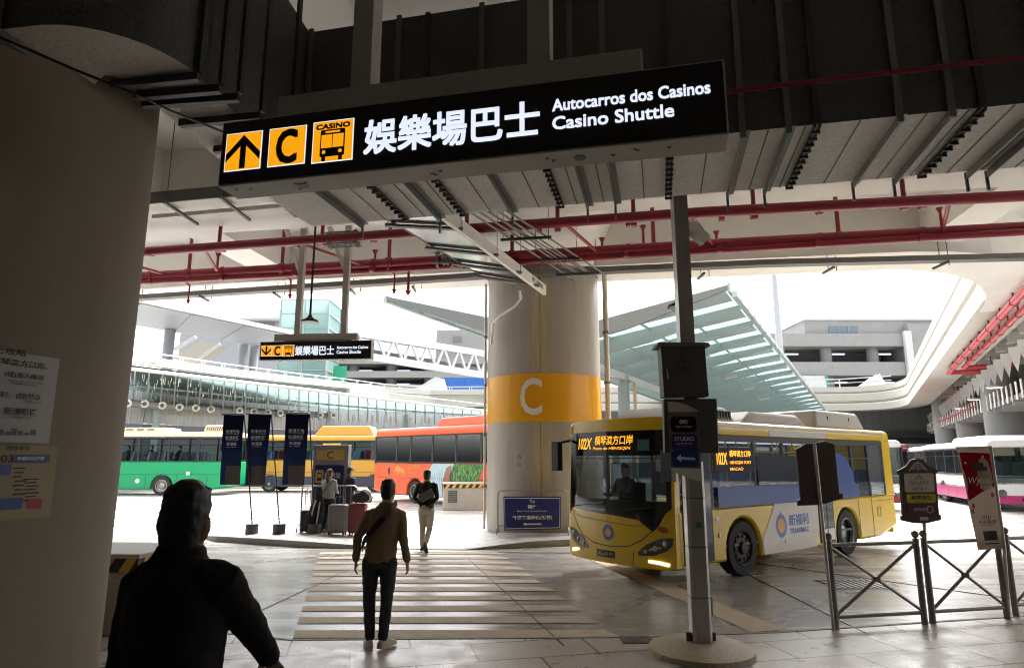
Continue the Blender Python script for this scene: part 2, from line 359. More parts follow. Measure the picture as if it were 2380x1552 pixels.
# fascia round the open courtyard
fas = thing('roadway_parapet', 'pale cream curved parapet with two grooves along the far and right sides of the yard', 'parapet', (39, 66, 7.2))
prof = [(0.0, 7.22), (-.12, 7.25), (-.16, 7.9), (0.0, 8.05), (0.0, 8.2), (-.1, 8.28), (-.14, 9.0), (0.0, 9.1), (0, 9.25), (-.06, 9.32), (-.06, 9.85), (.3, 9.85), (.3, 8.0), (1.7, 7.93), (1.7, 7.22)]
rp = [(13.9, 17.4)] + farc + [(20, 72.6), (-2.84, 72.3)]
k = MB(); sweep(k, rp, prof); obj('fascia', k, m_fascia, fas, smooth=25)
k = MB(); sweep(k, rp, [(-.01, 8.02), (-.014, 8.16), (.1, 8.16), (.1, 8.02)]); sweep(k, rp, [(-.01, 9.08), (-.014, 9.22), (.1, 9.22), (.1, 9.08)]); obj('groove_strip', k, m_groove, fas)  # strips darker than the fascia fill its two grooves
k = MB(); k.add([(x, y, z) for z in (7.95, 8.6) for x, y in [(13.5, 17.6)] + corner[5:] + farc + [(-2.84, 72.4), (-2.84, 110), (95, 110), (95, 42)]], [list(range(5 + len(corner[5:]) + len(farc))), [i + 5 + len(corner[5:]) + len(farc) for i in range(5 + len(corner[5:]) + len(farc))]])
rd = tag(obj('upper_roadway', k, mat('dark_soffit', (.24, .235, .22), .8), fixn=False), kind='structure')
dd = V((.4689, .8832, 0)); nn = V((.8832, -.4689, 0))
jo = thing('soffit_joists', 'cream ceiling joists under the right hand upper roadway', 'ceiling joists', (30, 30, 7.4))
for i in range(-2, 16):
    k = MB(); c0 = V((17.6, 24.0, 0)) + dd * (i * 3.0); k.ob(c0 + nn * 9.6 + V((0, 0, 7.69)), nn * 7.4, dd * .3, (0, 0, .25)); obj('joist', k, m_fascia, jo)
# terminal walls behind and left of the camera; right-hand ones added for shade
tw = thing('terminal_wall', 'dark terminal building wall behind and left of the near pavement, with added shade walls on the right', 'wall', (0, -10, 0))
k = MB(); k.box(-14.3, 21, -10.4, -10, 0, 8.5); obj('back_wall', k, m_grey, tw)
k = MB(); k.box(-14.7, -14.3, -10.4, 13.5, 0, 8.5); obj('side_wall', k, m_grey, tw)
k = MB(); k.box(3.7, 4.3, -10, 3.5, 0, 4.7); obj('shade_wall', k, m_grey, tw)  # unseen wall added to keep daylight from the right off the column
k = MB(); k.box(21, 21.4, -10.4, 1.5, 0, 8.5); obj('side_wall', k, m_grey, tw)  # unseen wall added to shade the left column and foreground man

# ================================================================== columns
def ring(cx, cy, r, z0, z1, n=72): return [[(cx + r * math.cos(2 * math.pi * j / n), cy + r * math.sin(2 * math.pi * j / n), z) for j in range(n)] for z in (z0, z1)]
def patch(mb, cx, cy, r, a0, a1, z0, z1, n=12, m=0):
    for i in range(n):
        p = [R(a0 + (a1 - a0) * (i + e) / n) for e in (0, 1)]
        q = [(cx + r * math.cos(t), cy + r * math.sin(t)) for t in p]
        mb.quad((*q[0], z0), (*q[1], z0), (*q[1], z1), (*q[0], z1), m)
    return mb
def cyl_text(mb, s, cx, cy, r, ang, z, h, wd=None, bold=0.0, m=0, align='C', cuts=0):
    t = text_mb(s, (0, 0, 0), (1, 0, 0), (0, 1, 0), h, wd, bold, align, 0)
    if cuts:
        me = bpy.data.meshes.new('t'); me.from_pydata(t.v, [], t.f); bm = bmesh.new(); bm.from_mesh(me)
        bmesh.ops.triangulate(bm, faces=bm.faces)
        for _ in range(cuts):
            bmesh.ops.subdivide_edges(bm, edges=[e for e in bm.edges if e.calc_length() > .08], cuts=1); bmesh.ops.triangulate(bm, faces=bm.faces)
        bm.verts.index_update(); t.v = [tuple(v.co) for v in bm.verts]; t.f = [[v.index for v in f.verts] for f in bm.faces]; bm.free(); bpy.data.meshes.remove(me)
    mb.add([(cx + r * math.cos(R(ang) + x / r), cy + r * math.sin(R(ang) + x / r), z + y) for x, y, _ in t.v], t.f, m)
    return mb
LX, LY, LR = -4.88, 4.88, 1.74
col1 = thing('round_column', 'huge dark round column filling the left edge of the picture', 'column', (LX, LY, 0))
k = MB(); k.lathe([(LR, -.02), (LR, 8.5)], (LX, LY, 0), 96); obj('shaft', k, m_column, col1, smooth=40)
CXC, CYC, CRR = .92, 18.8, 1.62
col2 = thing('round_column', 'broad round column with an amber band and a big white letter C beside the yellow city bus', 'column', (CXC, CYC, 0))
k = MB(); k.lathe([(CRR, 0), (CRR, 7.3)], (CXC, CYC, 0), 96); obj('shaft', k, m_colc, col2, smooth=40)
k = MB(); k.loft(ring(CXC, CYC, CRR + .012, 2.93, 4.2)); obj('amber_band', k, m_yel, col2, smooth=40)
k = MB(); cyl_text(k, 'C', CXC, CYC, CRR + .018, -105, 3.1, .98, .6, .015, cuts=4); obj('letter', k, mat('band_letter_white', (.72, .68, .62), .3), col2)
m_stain = mat('stained_casing', (.40, .33, .22), .6, var=.3, scale=2, stretch=(14, 14, .5))
k = MB(); patch(k, CXC, CYC, CRR + .006, -104, -86.5, .15, 2.925); patch(k, CXC, CYC, CRR + .006, -104, -88, 4.21, 7.1); obj('stained_strip', k, m_stain, col2)
k = MB(); patch(k, CXC, CYC, CRR + .009, -96.3, -95.8, .15, 2.925, 1); patch(k, CXC, CYC, CRR + .009, -96.3, -95.8, 4.21, 7.1, 1); obj('joint_line', k, m_dark, col2)
for (px, py, r, z1, nm) in ((2.62, 17.9, .075, 7.2, 'tall cream drainpipe standing right of the C column'), (-.76, 18.55, .035, 7.0, 'thin grey conduit running up the left side of the C column')):
    p = thing('drainpipe', nm, 'pipe', (px, py, .1)); k = MB(); k.tube([(px, py, .1), (px, py, z1)], r, 12); obj('pipe', k, mat('pipe_paint', (.62, .57, .47), .5), p, smooth=40)
    for z in (1.2, 2.6, 4.0, 5.4): k = MB(); k.tube([(px, py, z), (px, py, z + .06)], r * 1.35, 12); obj('clamp', k, m_steel, p, smooth=40)
k = MB(); c = [at(1208, 676, 17.1), at(1210, 694, 17.1), at(1196, 712, 17.1), at(1160, 735, 17.3), at(1145, 752, 17.6), at(1142, 800, 17.8)]; k.tube(c, .035, 8)
tag(obj('flexible_conduit', k, m_whitep, smooth=40), 'white curved conduit looping down onto the C column', 'conduit')

# ================================================================== big dark air duct with its elbow round the left column
ZD = 4.75; ZT = 6.38
ax = V((math.cos(R(12.6)), -math.sin(R(12.6)), 0)); ay = V((math.sin(R(12.6)), math.cos(R(12.6)), 0))
O = V((1.92, 5.28, 0))                              # a point of the duct's near bottom edge
duct = thing('air_duct', 'huge dark sheet metal air duct crossing above the lit sign', 'air duct', tuple(O + V((0, 0, ZD))))
s0, s1, dw = -4.02, 9.0, 1.32
def dp(s, t, z): return O + ax * s + ay * t + V((0, 0, z))
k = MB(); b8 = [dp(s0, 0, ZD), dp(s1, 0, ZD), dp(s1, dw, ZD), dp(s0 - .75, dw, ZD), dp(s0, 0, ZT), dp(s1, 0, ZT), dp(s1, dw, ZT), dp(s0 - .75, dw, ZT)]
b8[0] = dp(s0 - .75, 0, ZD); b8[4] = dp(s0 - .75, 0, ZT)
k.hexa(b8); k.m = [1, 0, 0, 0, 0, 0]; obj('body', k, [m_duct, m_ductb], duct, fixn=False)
far_ = [(835, 512, 0), (940, 502, 1), (1020, 500, 0), (1075, 492, 1), (1190, 487, 0), (1305, 475, 1), (1365, 473, 0), (1430, 468, 0), (1553, 455, 1), (1690, 448, 0), (1775, 442, 0), (1830, 437, 1), (1980, 425, 0), (2075, 417, 0), (2135, 411, 1), (2243, 403, 0), (2290, 399, 0), (2400, 390, 1)]
rows = [(on(u, v, ZD) - O - V((0, 0, ZD))).dot(ax) for u, v, _ in far_]
for i, s in enumerate(rows):
    k = MB()
    if far_[i][2]:                                    # bolted flange with clips
        k.bar(dp(s - .022, -.02, ZD - .02), dp(s - .022, dw, ZD - .02), .014, .03); k.bar(dp(s + .022, -.02, ZD - .02), dp(s + .022, dw, ZD - .02), .014, .03); k.bar(dp(s, -.02, ZD), dp(s, -.02, ZT), .05, .025, up=ay)
        for j in range(11): k.ob(dp(s, .06 + j * .12, ZD - .045), ax * .036, ay * .008, (0, 0, .012))
        obj('bolted_flange', k, m_dark, duct)
    else:
        k.bar(dp(s, -.05, ZD - .045), dp(s, dw + .05, ZD - .045), .012, .07); k.bar(dp(s + .03, -.05, ZD - .012), dp(s + .03, dw + .05, ZD - .012), .07, .012); k.bar(dp(s, -.04, ZD - .08), dp(s, -.04, ZT), .05, .03, up=ay)
        k.ob(dp(s, dw + .03, ZD - .1), ax * .012, ay * .012, (0, 0, .1))
        obj('angle_iron', k, m_steel, duct)
for s in [(a + b) / 2 + .03 for a, b in zip(rows, rows[1:])]:
    k = MB(); k.bar(dp(s, 0.01, ZD - .003), dp(s, dw - .01, ZD - .003), .012, .006); obj('seam', k, m_tray, duct)
# elbow branch
el = thing('air_duct', 'dark curved duct elbow sweeping round the top of the left column', 'air duct', (-2.9, 4.6, ZD))
bl, brr = V((-2.93, 4.42, 0)), V((-2.34, 4.34, 0))
farL, farR = dp(s0 - .75, -.02, 0), dp(s0 - .14, -.02, 0)
cen = V((-3.02, 4.53, 0)); ro, ri = .70, .12
outer = [farR] + [cen + V((math.cos(R(a)), math.sin(R(a)), 0)) * ro for a in range(-15, -96, -10)] + [V((-3.40, 3.88, 0))]
inner = [farL] + [cen + V((math.cos(R(a)), math.sin(R(a)), 0)) * ri for a in range(-15, -96, -10)] + [V((-3.30, 4.62, 0))]
k = MB(); n = len(outer)
vs = [p + V((0, 0, z)) for z in (ZD, ZT) for p in outer] + [p + V((0, 0, z)) for z in (ZD, ZT) for p in inner]
for i in range(n - 1):
    k.quad(vs[i], vs[i + 1], vs[n + i + 1], vs[n + i], 0); k.quad(vs[2 * n + i], vs[2 * n + i + 1], vs[3 * n + i + 1], vs[3 * n + i], 0)
    k.quad(vs[i], vs[i + 1], vs[2 * n + i + 1], vs[2 * n + i], 1); k.quad(vs[n + i], vs[n + i + 1], vs[3 * n + i + 1], vs[3 * n + i], 0)
obj('body', k, [m_duct, m_ductb], el)
for (a, b) in ((V((-2.91, 4.46, 0)), V((-2.33, 4.37, 0))), (V((-2.81, 4.61, 0)), V((-2.24, 4.53, 0))), (V((-2.82, 4.73, 0)), V((-2.15, 4.65, 0))), (V((-2.68, 5.03, 0)), V((-2.08, 4.93, 0))), (V((-2.6, 5.5, 0)), V((-2.0, 5.4, 0)))):
    e = (b - a).normalized(); k = MB()
    k.bar(a - e * .1 + V((0, 0, ZD - .04)), b + e * .03 + V((0, 0, ZD - .04)), .05, .06); k.bar(b + e * .03 + V((0, 0, ZD)), b + e * .03 + V((0, 0, ZT)), .05, .03, up=e); obj('angle_iron', k, m_dark, el)
k = MB(); a, b = outer[-1], inner[-1]; e = (b - a).normalized()
k.bar(a - e * .05 + V((0, 0, ZD - .04)), b + e * .4 + V((0, 0, ZD - .04)), .07, .06); k.bar(a - e * .04 + V((0, 0, ZD)), a - e * .04 + V((0, 0, ZT)), .07, .03, up=e); obj('end_flange', k, m_steel, el)
k = MB(); k.tube([at(-40, 70, 3.2), at(180, 165, 3.4), at(330, 225, 3.6), at(390, 255, 3.8), at(530, 312, 4.3)], .008, 6)
tag(obj('cable', k, m_black, smooth=40), 'thin black cable sagging past the top of the left column', 'cable')

# ================================================================== shiny tray to the C column, conduit bundle beside it
tr = thing('cable_tray', 'polished tray with a mirror like underside running from the dark duct to the C column', 'cable tray', tuple(on(1010, 560, 6.3)))
tl0, tr0, tl1, tr1 = V((-3.1, 9.4, 6.3)), V((-2.1, 9.2, 6.3)), on(1140, 652, 6.3), on(1262, 672, 6.3)
k = MB(); k.hexa([tl0, tr0, tr1, tl1] + [p + V((0, 0, .12)) for p in (tl0, tr0, tr1, tl1)]); obj('panel', k, m_mirror, tr)
k = MB(); k.bar(tr0 + V((.06, 0, .05)), tr1 + V((.06, .3, .05)), .08, .26); obj('side_rail', k, m_ductb, tr)
k = MB(); k.bar(tl0 + V((-.03, 0, .02)), tl1 + V((-.03, 0, .02)), .03, .06); obj('side_rail', k, m_tray, tr)
for t in (.12, .36, .58, .76, .92):
    k = MB(); a, b = tl0.lerp(tl1, t), tr0.lerp(tr1, t); e = (b - a).normalized(); k.bar(a - e * .2 - V((0, 0, .05)), b + e * .12 - V((0, 0, .05)), .1, .05); obj('cross_bar', k, m_tray, tr)
    for q in (a - e * .15, b + e * .1): k = MB(); k.tube([q - V((0, 0, .05)), q + V((0, 0, 1.0))], .008, 6); obj('hanger_rod', k, m_dark, tr)
cb = thing('conduit_bundle', 'bundle of thin grey conduits on hanging brackets beside the polished tray', 'conduits', tuple(on(1150, 540, 6.5)))
c0, c1 = V((-1.6, 9.8, 6.5)), on(1345, 652, 6.5)
for i in range(6):
    k = MB(); o = V((.14 * i - .1, .03 * i, 0)); k.tube([c0 + o, c1 + o - V((0, .9 * (i % 3) * .4, 0))], .02, 6); obj('conduit', k, m_steel, cb, smooth=40)
for t in (.25, .5, .72, .9):
    k = MB(); p = c0.lerp(c1, t); k.bar(p + V((-.3, -.05, -.05)), p + V((.75, -.22, -.05)), .05, .05)
    for dx in (-.25, .7): k.tube([p + V((dx, 0, -.05)), p + V((dx, 0, .9))], .008, 6)
    obj('bracket', k, m_dark, cb)

# ================================================================== red sprinkler pipes
def pipe_run(label, pts, r, drops, hang, couple=(), m=m_red):
    t = thing('sprinkler_pipe', label, 'pipe', tuple(pts[0]))
    k = MB(); k.tube(pts, r, 14); obj('main_pipe', k, m, t, smooth=40)
    a, b = V(pts[0]), V(pts[-1]); e = (b - a).normalized()
    for u in hang:
        p = a.lerp(b, u); k = MB(); k.tube([p, V((p.x, p.y, 8.5))], r * .42, 8); k.tube([p - e * .06, p + e * .06], r * 1.18, 14); obj('hanger', k, m, t, smooth=40)
    for u in [.03 + .094 * i for i in range(11)]:
        p = a.lerp(b, u); k = MB(); k.tube([p - e * .05, p + e * .05], r * 1.14, 14); obj('pipe_collar', k, m, t, smooth=40)
    for u, d, ln in drops:
        p = a.lerp(b, u); q = p + V(d); k = MB(); k.tube([p, q], r * .36, 8); k.tube([q, q + V((0, 0, ln))], r * .3, 8); k.tube([q + V((0, 0, ln)), q + V((0, 0, ln + .1))], [r * .3, r * .75], 8); obj('branch_pipe', k, m, t, smooth=40)
    for u in couple:
        p = a.lerp(b, u); k = MB()
        for j in range(9): k.tube([p + e * (j * .045 - .18), p + e * (j * .045 - .15)], r * (1.5 if j % 2 else 1.2), 14)
        for s_ in (-.3, .3): k.tube([p + e * s_, p + e * (s_ + .04)], r * 1.9, 14)
        for an in range(0, 360, 90): o = V((0, 0, 1)) * math.cos(R(an + 45)) * r * 1.75 + e.cross(V((0, 0, 1))) * math.sin(R(an + 45)) * r * 1.75; k.tube([p - e * .38 + o, p + e * .4 + o], .015, 6)
        obj('expansion_joint', k, m_steel, t, smooth=40)
    return t
p0, p1 = on(300, 588, 6.7), on(2480, 450, 6.7)
pipe_run('upper red sprinkler pipe, single run with one expansion joint left of the polished tray', [p0, on(860, 548, 6.7), on(1640, 493, 6.7), p1], .105,
         [(.1, (-.4, 1.6, -.05), .35), (.22, (1.3, 2.0, -.03), .4), (.53, (1.0, 2.0, -.03), .35), (.66, (1.1, 2.0, -.03), .35), (.9, (.9, 1.6, 0), .4)], [.12, .25, .42, .52, .6, .72, .86], (.275,))
q0, q1 = on(300, 643, 6.7), on(2480, 522, 6.7)
pipe_run('thick middle red sprinkler pipe with an expansion joint, above a thinner twin', [q0, on(880, 612, 6.7), on(1640, 568, 6.7), q1], .11,
         [(.05, (-.5, -1.2, 0), .3), (.34, (.2, .5, .0), -.7), (.6, (.3, .4, .1), .5)], [.08, .2, .33, .47, .62, .8], (.4,))
r0, r1 = on(300, 656, 6.55), on(2480, 533, 6.55)
pipe_run('thinner lowest red sprinkler pipe with small drops towards the yard', [r0, on(880, 628, 6.55), on(1640, 583, 6.55), r1], .075,
         [(.07, (0, .5, -.02), -.5), (.2, (.1, .5, -.02), -.5), (.33, (.1, .5, -.02), -.5)], [], (.43,))
k = MB(); k.tube([dp(-.3, -.12, 4.98 + .1), dp(9, -.12, 5.08)], .022, 8)
tag(obj('red_conduit', k, m_red, smooth=40), 'thin red pipe running along the front face of the dark duct right of the sign', 'pipe')
for (pp, lab) in (([at(1045, -20, 7.5), at(1110, 35, 8.0), at(1185, 90, 8.6)], 'red pipe slanting above the dark duct left of the sign post'), ([at(1110, -30, 8.0), at(1110, 46, 8.0)], 'short vertical red pipe above the dark duct'), ([at(880, -20, 7.0), at(876, 90, 7.0)], 'vertical red pipe behind the left sign post')):
    k = MB(); pp = [V((p.x, p.y, min(p.z, 8.45))) for p in pp]; k.tube(pp, .03, 8); tag(obj('sprinkler_pipe', k, m_red, smooth=40), lab, 'pipe')

# dark tray hung along the deck edge
ty = thing('cable_tray', 'long dark grey tray hung along the edge of the deck above the yard', 'cable tray', (0, 17.3, 6.9))
k = MB(); tp = [on(250, 697, 6.9), on(1140, 640, 6.9), on(1785, 612, 6.9), on(2470, 595, 6.9)]
for a, b in zip(tp, tp[1:]): k.bar(a, b, .28, .14)
obj('tray', k, m_tray, ty)
for i, u in enumerate([.04, .13, .22, .31, .38, .55, .68, .80, .9]):
    p = tp[0].lerp(tp[-1], u); k = MB()
    for o in (-.1, .12): k.tube([p + V((o, 0, -.1)), p + V((o, .05, 1.6))], .01, 6)
    k.bar(p + V((-.1, -.3, -.1)), p + V((-.1, .3, -.1)), .06, .05); obj('hanger', k, m_dark, ty)
lt = thing('cable_tray', 'light grey double tray between the left column and the big sign', 'cable tray', tuple(on(470, 480, 6.6)))
a, b = on(330, 478, 6.6), on(700, 445, 6.6)
k = MB(); k.bar(a, b, .3, .12); k.bar(a + V((0, .55, -.06)), b + V((0, .55, -.06)), .3, .08); obj('tray', k, m_ductb, lt)
k = MB(); k.bar(a + V((0, -.17, .05)), b + V((0, -.17, .05)), .03, .22); obj('dark_side', k, m_tray, lt)
for u in (.2, .55, .85): p = a.lerp(b, u); k = MB(); k.bar(p + V((0, -.3, -.1)), p + V((.1, .8, -.12)), .05, .05); k.tube([p + V((0, -.2, -.1)), p + V((0, -.2, 1.9))], .008, 6); obj('hanger', k, m_tray, lt)
k = MB(); p = on(508, 345, 8.2); k.bar(p, p + V((1.2, -.3, 0)), .14, .1); tag(obj('strip_light', k, m_grey), 'unlit strip light on the ceiling left of the sign', 'strip light')

# ================================================================== signs and lettering
EM = 1 / 2 ** scene.view_settings.exposure           # a lit face that shows at its own colour under this exposure
e_white = emit('lit_white_letters', (.80, .86, 1.0), 1.0 * EM); e_amber = emit('lit_amber_panel', (1.0, .40, .006), .95 * EM)
m_ink = mat('black_sign_ink', (.006, .005, .006), .5, var=0)
m_face = mat('black_sign_face', (.008, .006, .008), .35, var=0)
m_case = mat('sign_casing', (.46, .43, .39), .55, var=.08, scale=4)
class Frame:       # a flat face: origin, unit right, unit up, normal towards the viewer
    def __init__(s, o, ex, ey): s.o, s.ex, s.ey = V(o), V(ex).normalized(), V(ey).normalized(); s.n = s.ex.cross(s.ey).normalized()
    def p(s, x, y, z=0.0): return s.o + s.ex * x + s.ey * y + s.n * z
    def rect(s, mb, x0, y0, x1, y1, z=0.0, t=.004, m=0): return mb.prism([(x0, y0), (x1, y0), (x1, y1), (x0, y1)], s.p(0, 0, z), s.ex, s.ey, s.n, t, m)
    def poly(s, mb, pts, z=0.0, t=.004, m=0): return mb.prism(pts, s.p(0, 0, z), s.ex, s.ey, s.n, t, m)
    def rrect(s, mb, x0, y0, x1, y1, r, z=0.0, t=.004, m=0):
        pts = []
        for cx, cy, a in ((x1 - r, y0 + r, -90), (x1 - r, y1 - r, 0), (x0 + r, y1 - r, 90), (x0 + r, y0 + r, 180)):
            pts += [(cx + r * math.cos(R(a + 15 * i)), cy + r * math.sin(R(a + 15 * i))) for i in range(7)]
        return s.poly(mb, pts, z, t, m)
    def text(s, mb, t, x, y, h=None, wd=None, bold=0.0, align='L', z=.006, m=0, shear=0.0):
        if bold <= .01: return text_mb(t, s.p(x, y, z), s.ex, s.ey, h, wd, bold, align, 0, mb, m, shear)
        b = bold * h * 1.1                     # heavier strokes: the letters laid over themselves a hair apart
        for i, (dx, dy) in enumerate(((-b, -b), (b, -b), (-b, b), (b, b))): text_mb(t, s.p(x + dx, y + dy, z + i * .0004), s.ex, s.ey, h, wd, .004, align, 0, mb, m, shear)
        return mb
    def disc(s, mb, x, y, r, z=0.0, t=.004, m=0, n=20, ry=None): return s.poly(mb, [(x + r * math.cos(2 * math.pi * i / n), y + (ry or r) * math.sin(2 * math.pi * i / n)) for i in range(n)], z, t, m)
    def ringd(s, mb, x, y, r0, r1, z=0.0, m=0, n=32, ry=1.0):
        vs = [s.p(x + r * math.cos(2 * math.pi * i / n), y + r * ry * math.sin(2 * math.pi * i / n), z) for r in (r0, r1) for i in range(n)]
        return mb.add(vs, [(i, n + i, n + (i + 1) % n, (i + 1) % n) for i in range(n)], m)
    def line(s, mb, pts, wd, z=0.004, m=0):
        for a, b in zip(pts, pts[1:]):
            a, b = V((a[0], a[1])), V((b[0], b[1])); d = (b - a).normalized() * wd / 2; q = V((-d.y, d.x))
            s.poly(mb, [tuple(a - d * .6 + q * -1), tuple(b + d * .6 - q), tuple(b + d * .6 + q), tuple(a - d * .6 + q)], z, .002, m)
        return mb
def frame_px(bl, br, tl, Y, Y2=None):
    o = at(*bl, Y); b = at(*br, Y2 or Y); t = at(*tl, Y)
    f = Frame(o, b - o, t - o); return f, (b - o).length, (t - o).length

def bus_icon(f, mb, x, y, s, m):      # small coach pictogram, drawn in a box of side s
    f.rrect(mb, x + .14 * s, y + .16 * s, x + .86 * s, y + .98 * s, .08 * s, .008, .001, m)
def casino_sign(label, P, W, H, yaw, up=True, D=.22, posts=(.30, .72), prs=.07, group=None, zt=8.5, brace=False):
    t = thing('hanging_sign', label, 'hanging sign', P, 0, group)
    ex = V((math.cos(R(yaw)), -math.sin(R(yaw)), 0)); f = Frame(P, ex, (0, 0, 1)); bk = -f.n
    k = MB(); k.ob(f.p(W / 2, H / 2, -D / 2 - .004), ex * W / 2, f.n * D / 2, (0, 0, H / 2 + .012)); obj('casing', k, m_case, t, bevel=.006)
    k = MB(); f.rect(k, .012, .0, W - .012, H, -.004, .006); obj('face', k, m_face, t)
    sq = H * .62; y0 = H * .19
    xs = [W * .0138, W * .113, W * .211]
    for i, x in enumerate(xs):
        s_ = sq * (1.0 if i < 2 else 1.06); yy = y0 - (0 if i < 2 else sq * .03)
        k = MB(); f.rect(k, x, yy, x + s_, yy + s_, .002, .003); kb = obj('pictogram', k, e_white, t)
        q = .022 * s_; k = MB(); f.rect(k, x + q, yy + q, x + s_ - q, yy + s_ - q, .005, .002); obj('amber_panel', k, e_amber, kb)
        k = MB()
        if i == 0:
            c = x + s_ / 2; d = 1 if up else -1; m0 = yy + s_ / 2
            pts = [(-.5, -.06), (0, .44), (.5, -.06), (.5, -.27), (.085, .14), (.085, -.47), (-.085, -.47), (-.085, .14), (-.5, -.27)]
            f.poly(k, [(c + px * s_ * .94, m0 + d * py * s_ * .96) for px, py in pts], .0075, .001)
        elif i == 1:
            f.text(k, 'C', x + s_ / 2, yy + s_ * .07, s_ * .84, s_ * .52, .03, 'C', .0085)
        else:
            f.text(k, 'CASINO', x + s_ / 2, yy + s_ * .8, s_ * .115, s_ * .82, .07, 'C', .0085)
            bx, by, bs = x + s_ * .2, yy + s_ * .04, s_ * .74
            f.rrect(k, bx, by + bs * .12, bx + s_ * .6, by + bs, s_ * .04, .0075, .001)
            f.rect(k, bx + s_ * .05, by - bs * .02, bx + s_ * .14, by + bs * .12, .0075, .001); f.rect(k, bx + s_ * .46, by - bs * .02, bx + s_ * .55, by + bs * .12, .0075, .001)
            k2 = MB(); f.rrect(k2, bx + s_ * .12, by + bs * .885, bx + s_ * .48, by + bs * .945, s_ * .018, .0095, .001)
            f.rect(k2, bx + s_ * .03, by + bs * .4, bx + s_ * .29, by + bs * .83, .0095, .001); f.rect(k2, bx + s_ * .31, by + bs * .4, bx + s_ * .57, by + bs * .83, .0095, .001)
            f.disc(k2, bx + s_ * .1, by + bs * .27, s_ * .045, .0095, .001); f.disc(k2, bx + s_ * .5, by + bs * .27, s_ * .045, .0095, .001)
            obj('bus_symbol_detail', k2, e_amber, kb)
        obj('symbol', k, m_ink, kb)
    k = MB(); f.text(k, '娛樂場巴士', W * .323, H * .22, H * .53, W * .347, .02, 'L', .006); obj('chinese_lettering', k, e_white, t)
    k = MB(); f.text(k, 'Autocarros dos Casinos', W * .695, H * .555, H * .175, W * .278, .026, 'L', .006); f.text(k, 'Casino Shuttle', W * .695, H * .285, H * .185, W * .215, .026, 'L', .006); obj('latin_lettering', k, e_white, t)
    k = MB(); a, b = f.p(W * .11, H + .12, -.15), f.p(W * .86, H + .12, -.15)
    k.bar(a, b, .17, .15); obj('hanger_beam', k, m_case, t, bevel=.012)
    k = MB(); k.bar(f.p(W * .2, H + .02, -.15), f.p(W * .8, H + .02, -.15), .08, .05); obj('mounting_rail', k, m_tray, t)
    for u in posts:
        p = f.p(W * u, H + .2, -.15); k = MB(); k.bar(p, V((p.x, p.y, zt)), prs * 2, prs * 2, up=f.n); po = obj('hanger_post', k, m_case, t)
        if brace: k = MB(); q = V((p.x, p.y, P[2] + 2.0)); k.bar(q, q + V((-.75, .5, 1.7)), .1, .08); obj('brace', k, m_case, po)
    for u in (.03, .06, .16, .165, .19, .45, .455, .47, .68, .69, .80, .84, .845, .9): k = MB(); k.lathe([(.012, -.002), (.012, .004)], f.p(W * u, -.014, -.06 - .1 * ((u * 37) % 1)), 10); obj('screw_head', k, m_tray, t)
    for u in (.175, .74): k = MB(); k.lathe([(.035, -.002), (.035, .005)], f.p(W * u, -.014, -.11), 20); obj('cover_plate', k, m_tray, t)
    return t
casino_sign('big backlit black sign with an up arrow, nearest the camera under the dark duct', V((-1.93, 4.02, 3.715)), 3.2, .43, 12.8, posts=(.295, .665), group='backlit shuttle signs')
casino_sign('smaller far backlit black sign with a down arrow, hung on two braced posts', tuple(at(602, 836, 14.6)), 2.58, .40, 5.0, up=False, D=.2, posts=(.31, .73), prs=.065, group='backlit shuttle signs', zt=8.5, brace=True)

# pendant lamps
def pendant(label, u, v, Y, top):
    p = at(u, v, Y); t = thing('pendant_lamp', label, 'pendant lamp', tuple(p), 0, 'pendant lamps under the deck')
    k = MB(); k.lathe([(.17, 0), (.165, .03), (.09, .06), (.05, .1), (.02, .16)], p, 24); obj('shade', k, m_black, t, smooth=40)
    k = MB(); k.lathe([(.14, -.012), (.145, .002)], p, 24); obj('lens', k, m_whitep, t)
    k = MB(); k.tube([p + V((0, 0, .15)), V((p.x, p.y, top))], .022, 8); obj('stem', k, m_black, t, smooth=40)
pendant('black pendant lamp hanging between the posts of the far sign', 720, 748, 12.6, 8.5)
pendant('black pendant lamp hanging just left of the steel post', 1578, 714, 9.6, 8.5)

# ================================================================== steel post with its box, notice cabinet and stop sign
m_inox = mat('brushed_stainless', (.40, .38, .35), .33, .85, var=.12, scale=5, stretch=(8, 8, .6))
PX, PY = 1.95, 7.22
po = thing('steel_post', 'tall brushed steel post on a round granite foot in the right foreground', 'post', (PX, PY, 0))
k = MB(); k.prism([(-.1, -.07), (-.07, -.1), (.07, -.1), (.1, -.07), (.1, .07), (.07, .1), (-.07, .1), (-.1, .07)], (PX, PY, .11), (1, 0, 0), (0, 1, 0), (0, 0, 1), 1.82); obj('lower_pole', k, m_inox, po)
k = MB(); k.bar((PX, PY, 1.93), (PX, PY, 8.5), .16, .16, up=(0, 1, 0)); obj('upper_pole', k, m_inox, po)
k = MB(); k.lathe([(.53, 0), (.53, .05), (.31, .115), (.0, .12)], (PX, PY, .004), 48); obj('granite_foot', k, mat('foot_granite', (.42, .35, .24), .6, var=.5, scale=42, bump=.1, bscale=90), po, smooth=30)
for z in (.55, 1.05, 1.55): k = MB(); k.prism([(-.102, -.072), (-.072, -.102), (.072, -.102), (.102, -.072), (.102, .072), (.072, .102), (-.072, .102), (-.102, .072)], (PX, PY, z), (1, 0, 0), (0, 1, 0), (0, 0, 1), .008); obj('joint_ring', k, m_dark, po)
k = MB(); k.lathe([(.035, 0), (.03, .02)], (PX + .01, PY - .1, 1.28), 16, axis=(0, -1, 0)); obj('green_sticker', k, mat('green_plastic', (.05, .22, .06), .4), po)
k = MB(); k.box(PX + .1, PX + .125, PY - .05, PY + .05, .38, .56); obj('switch_plate', k, m_inox, po)
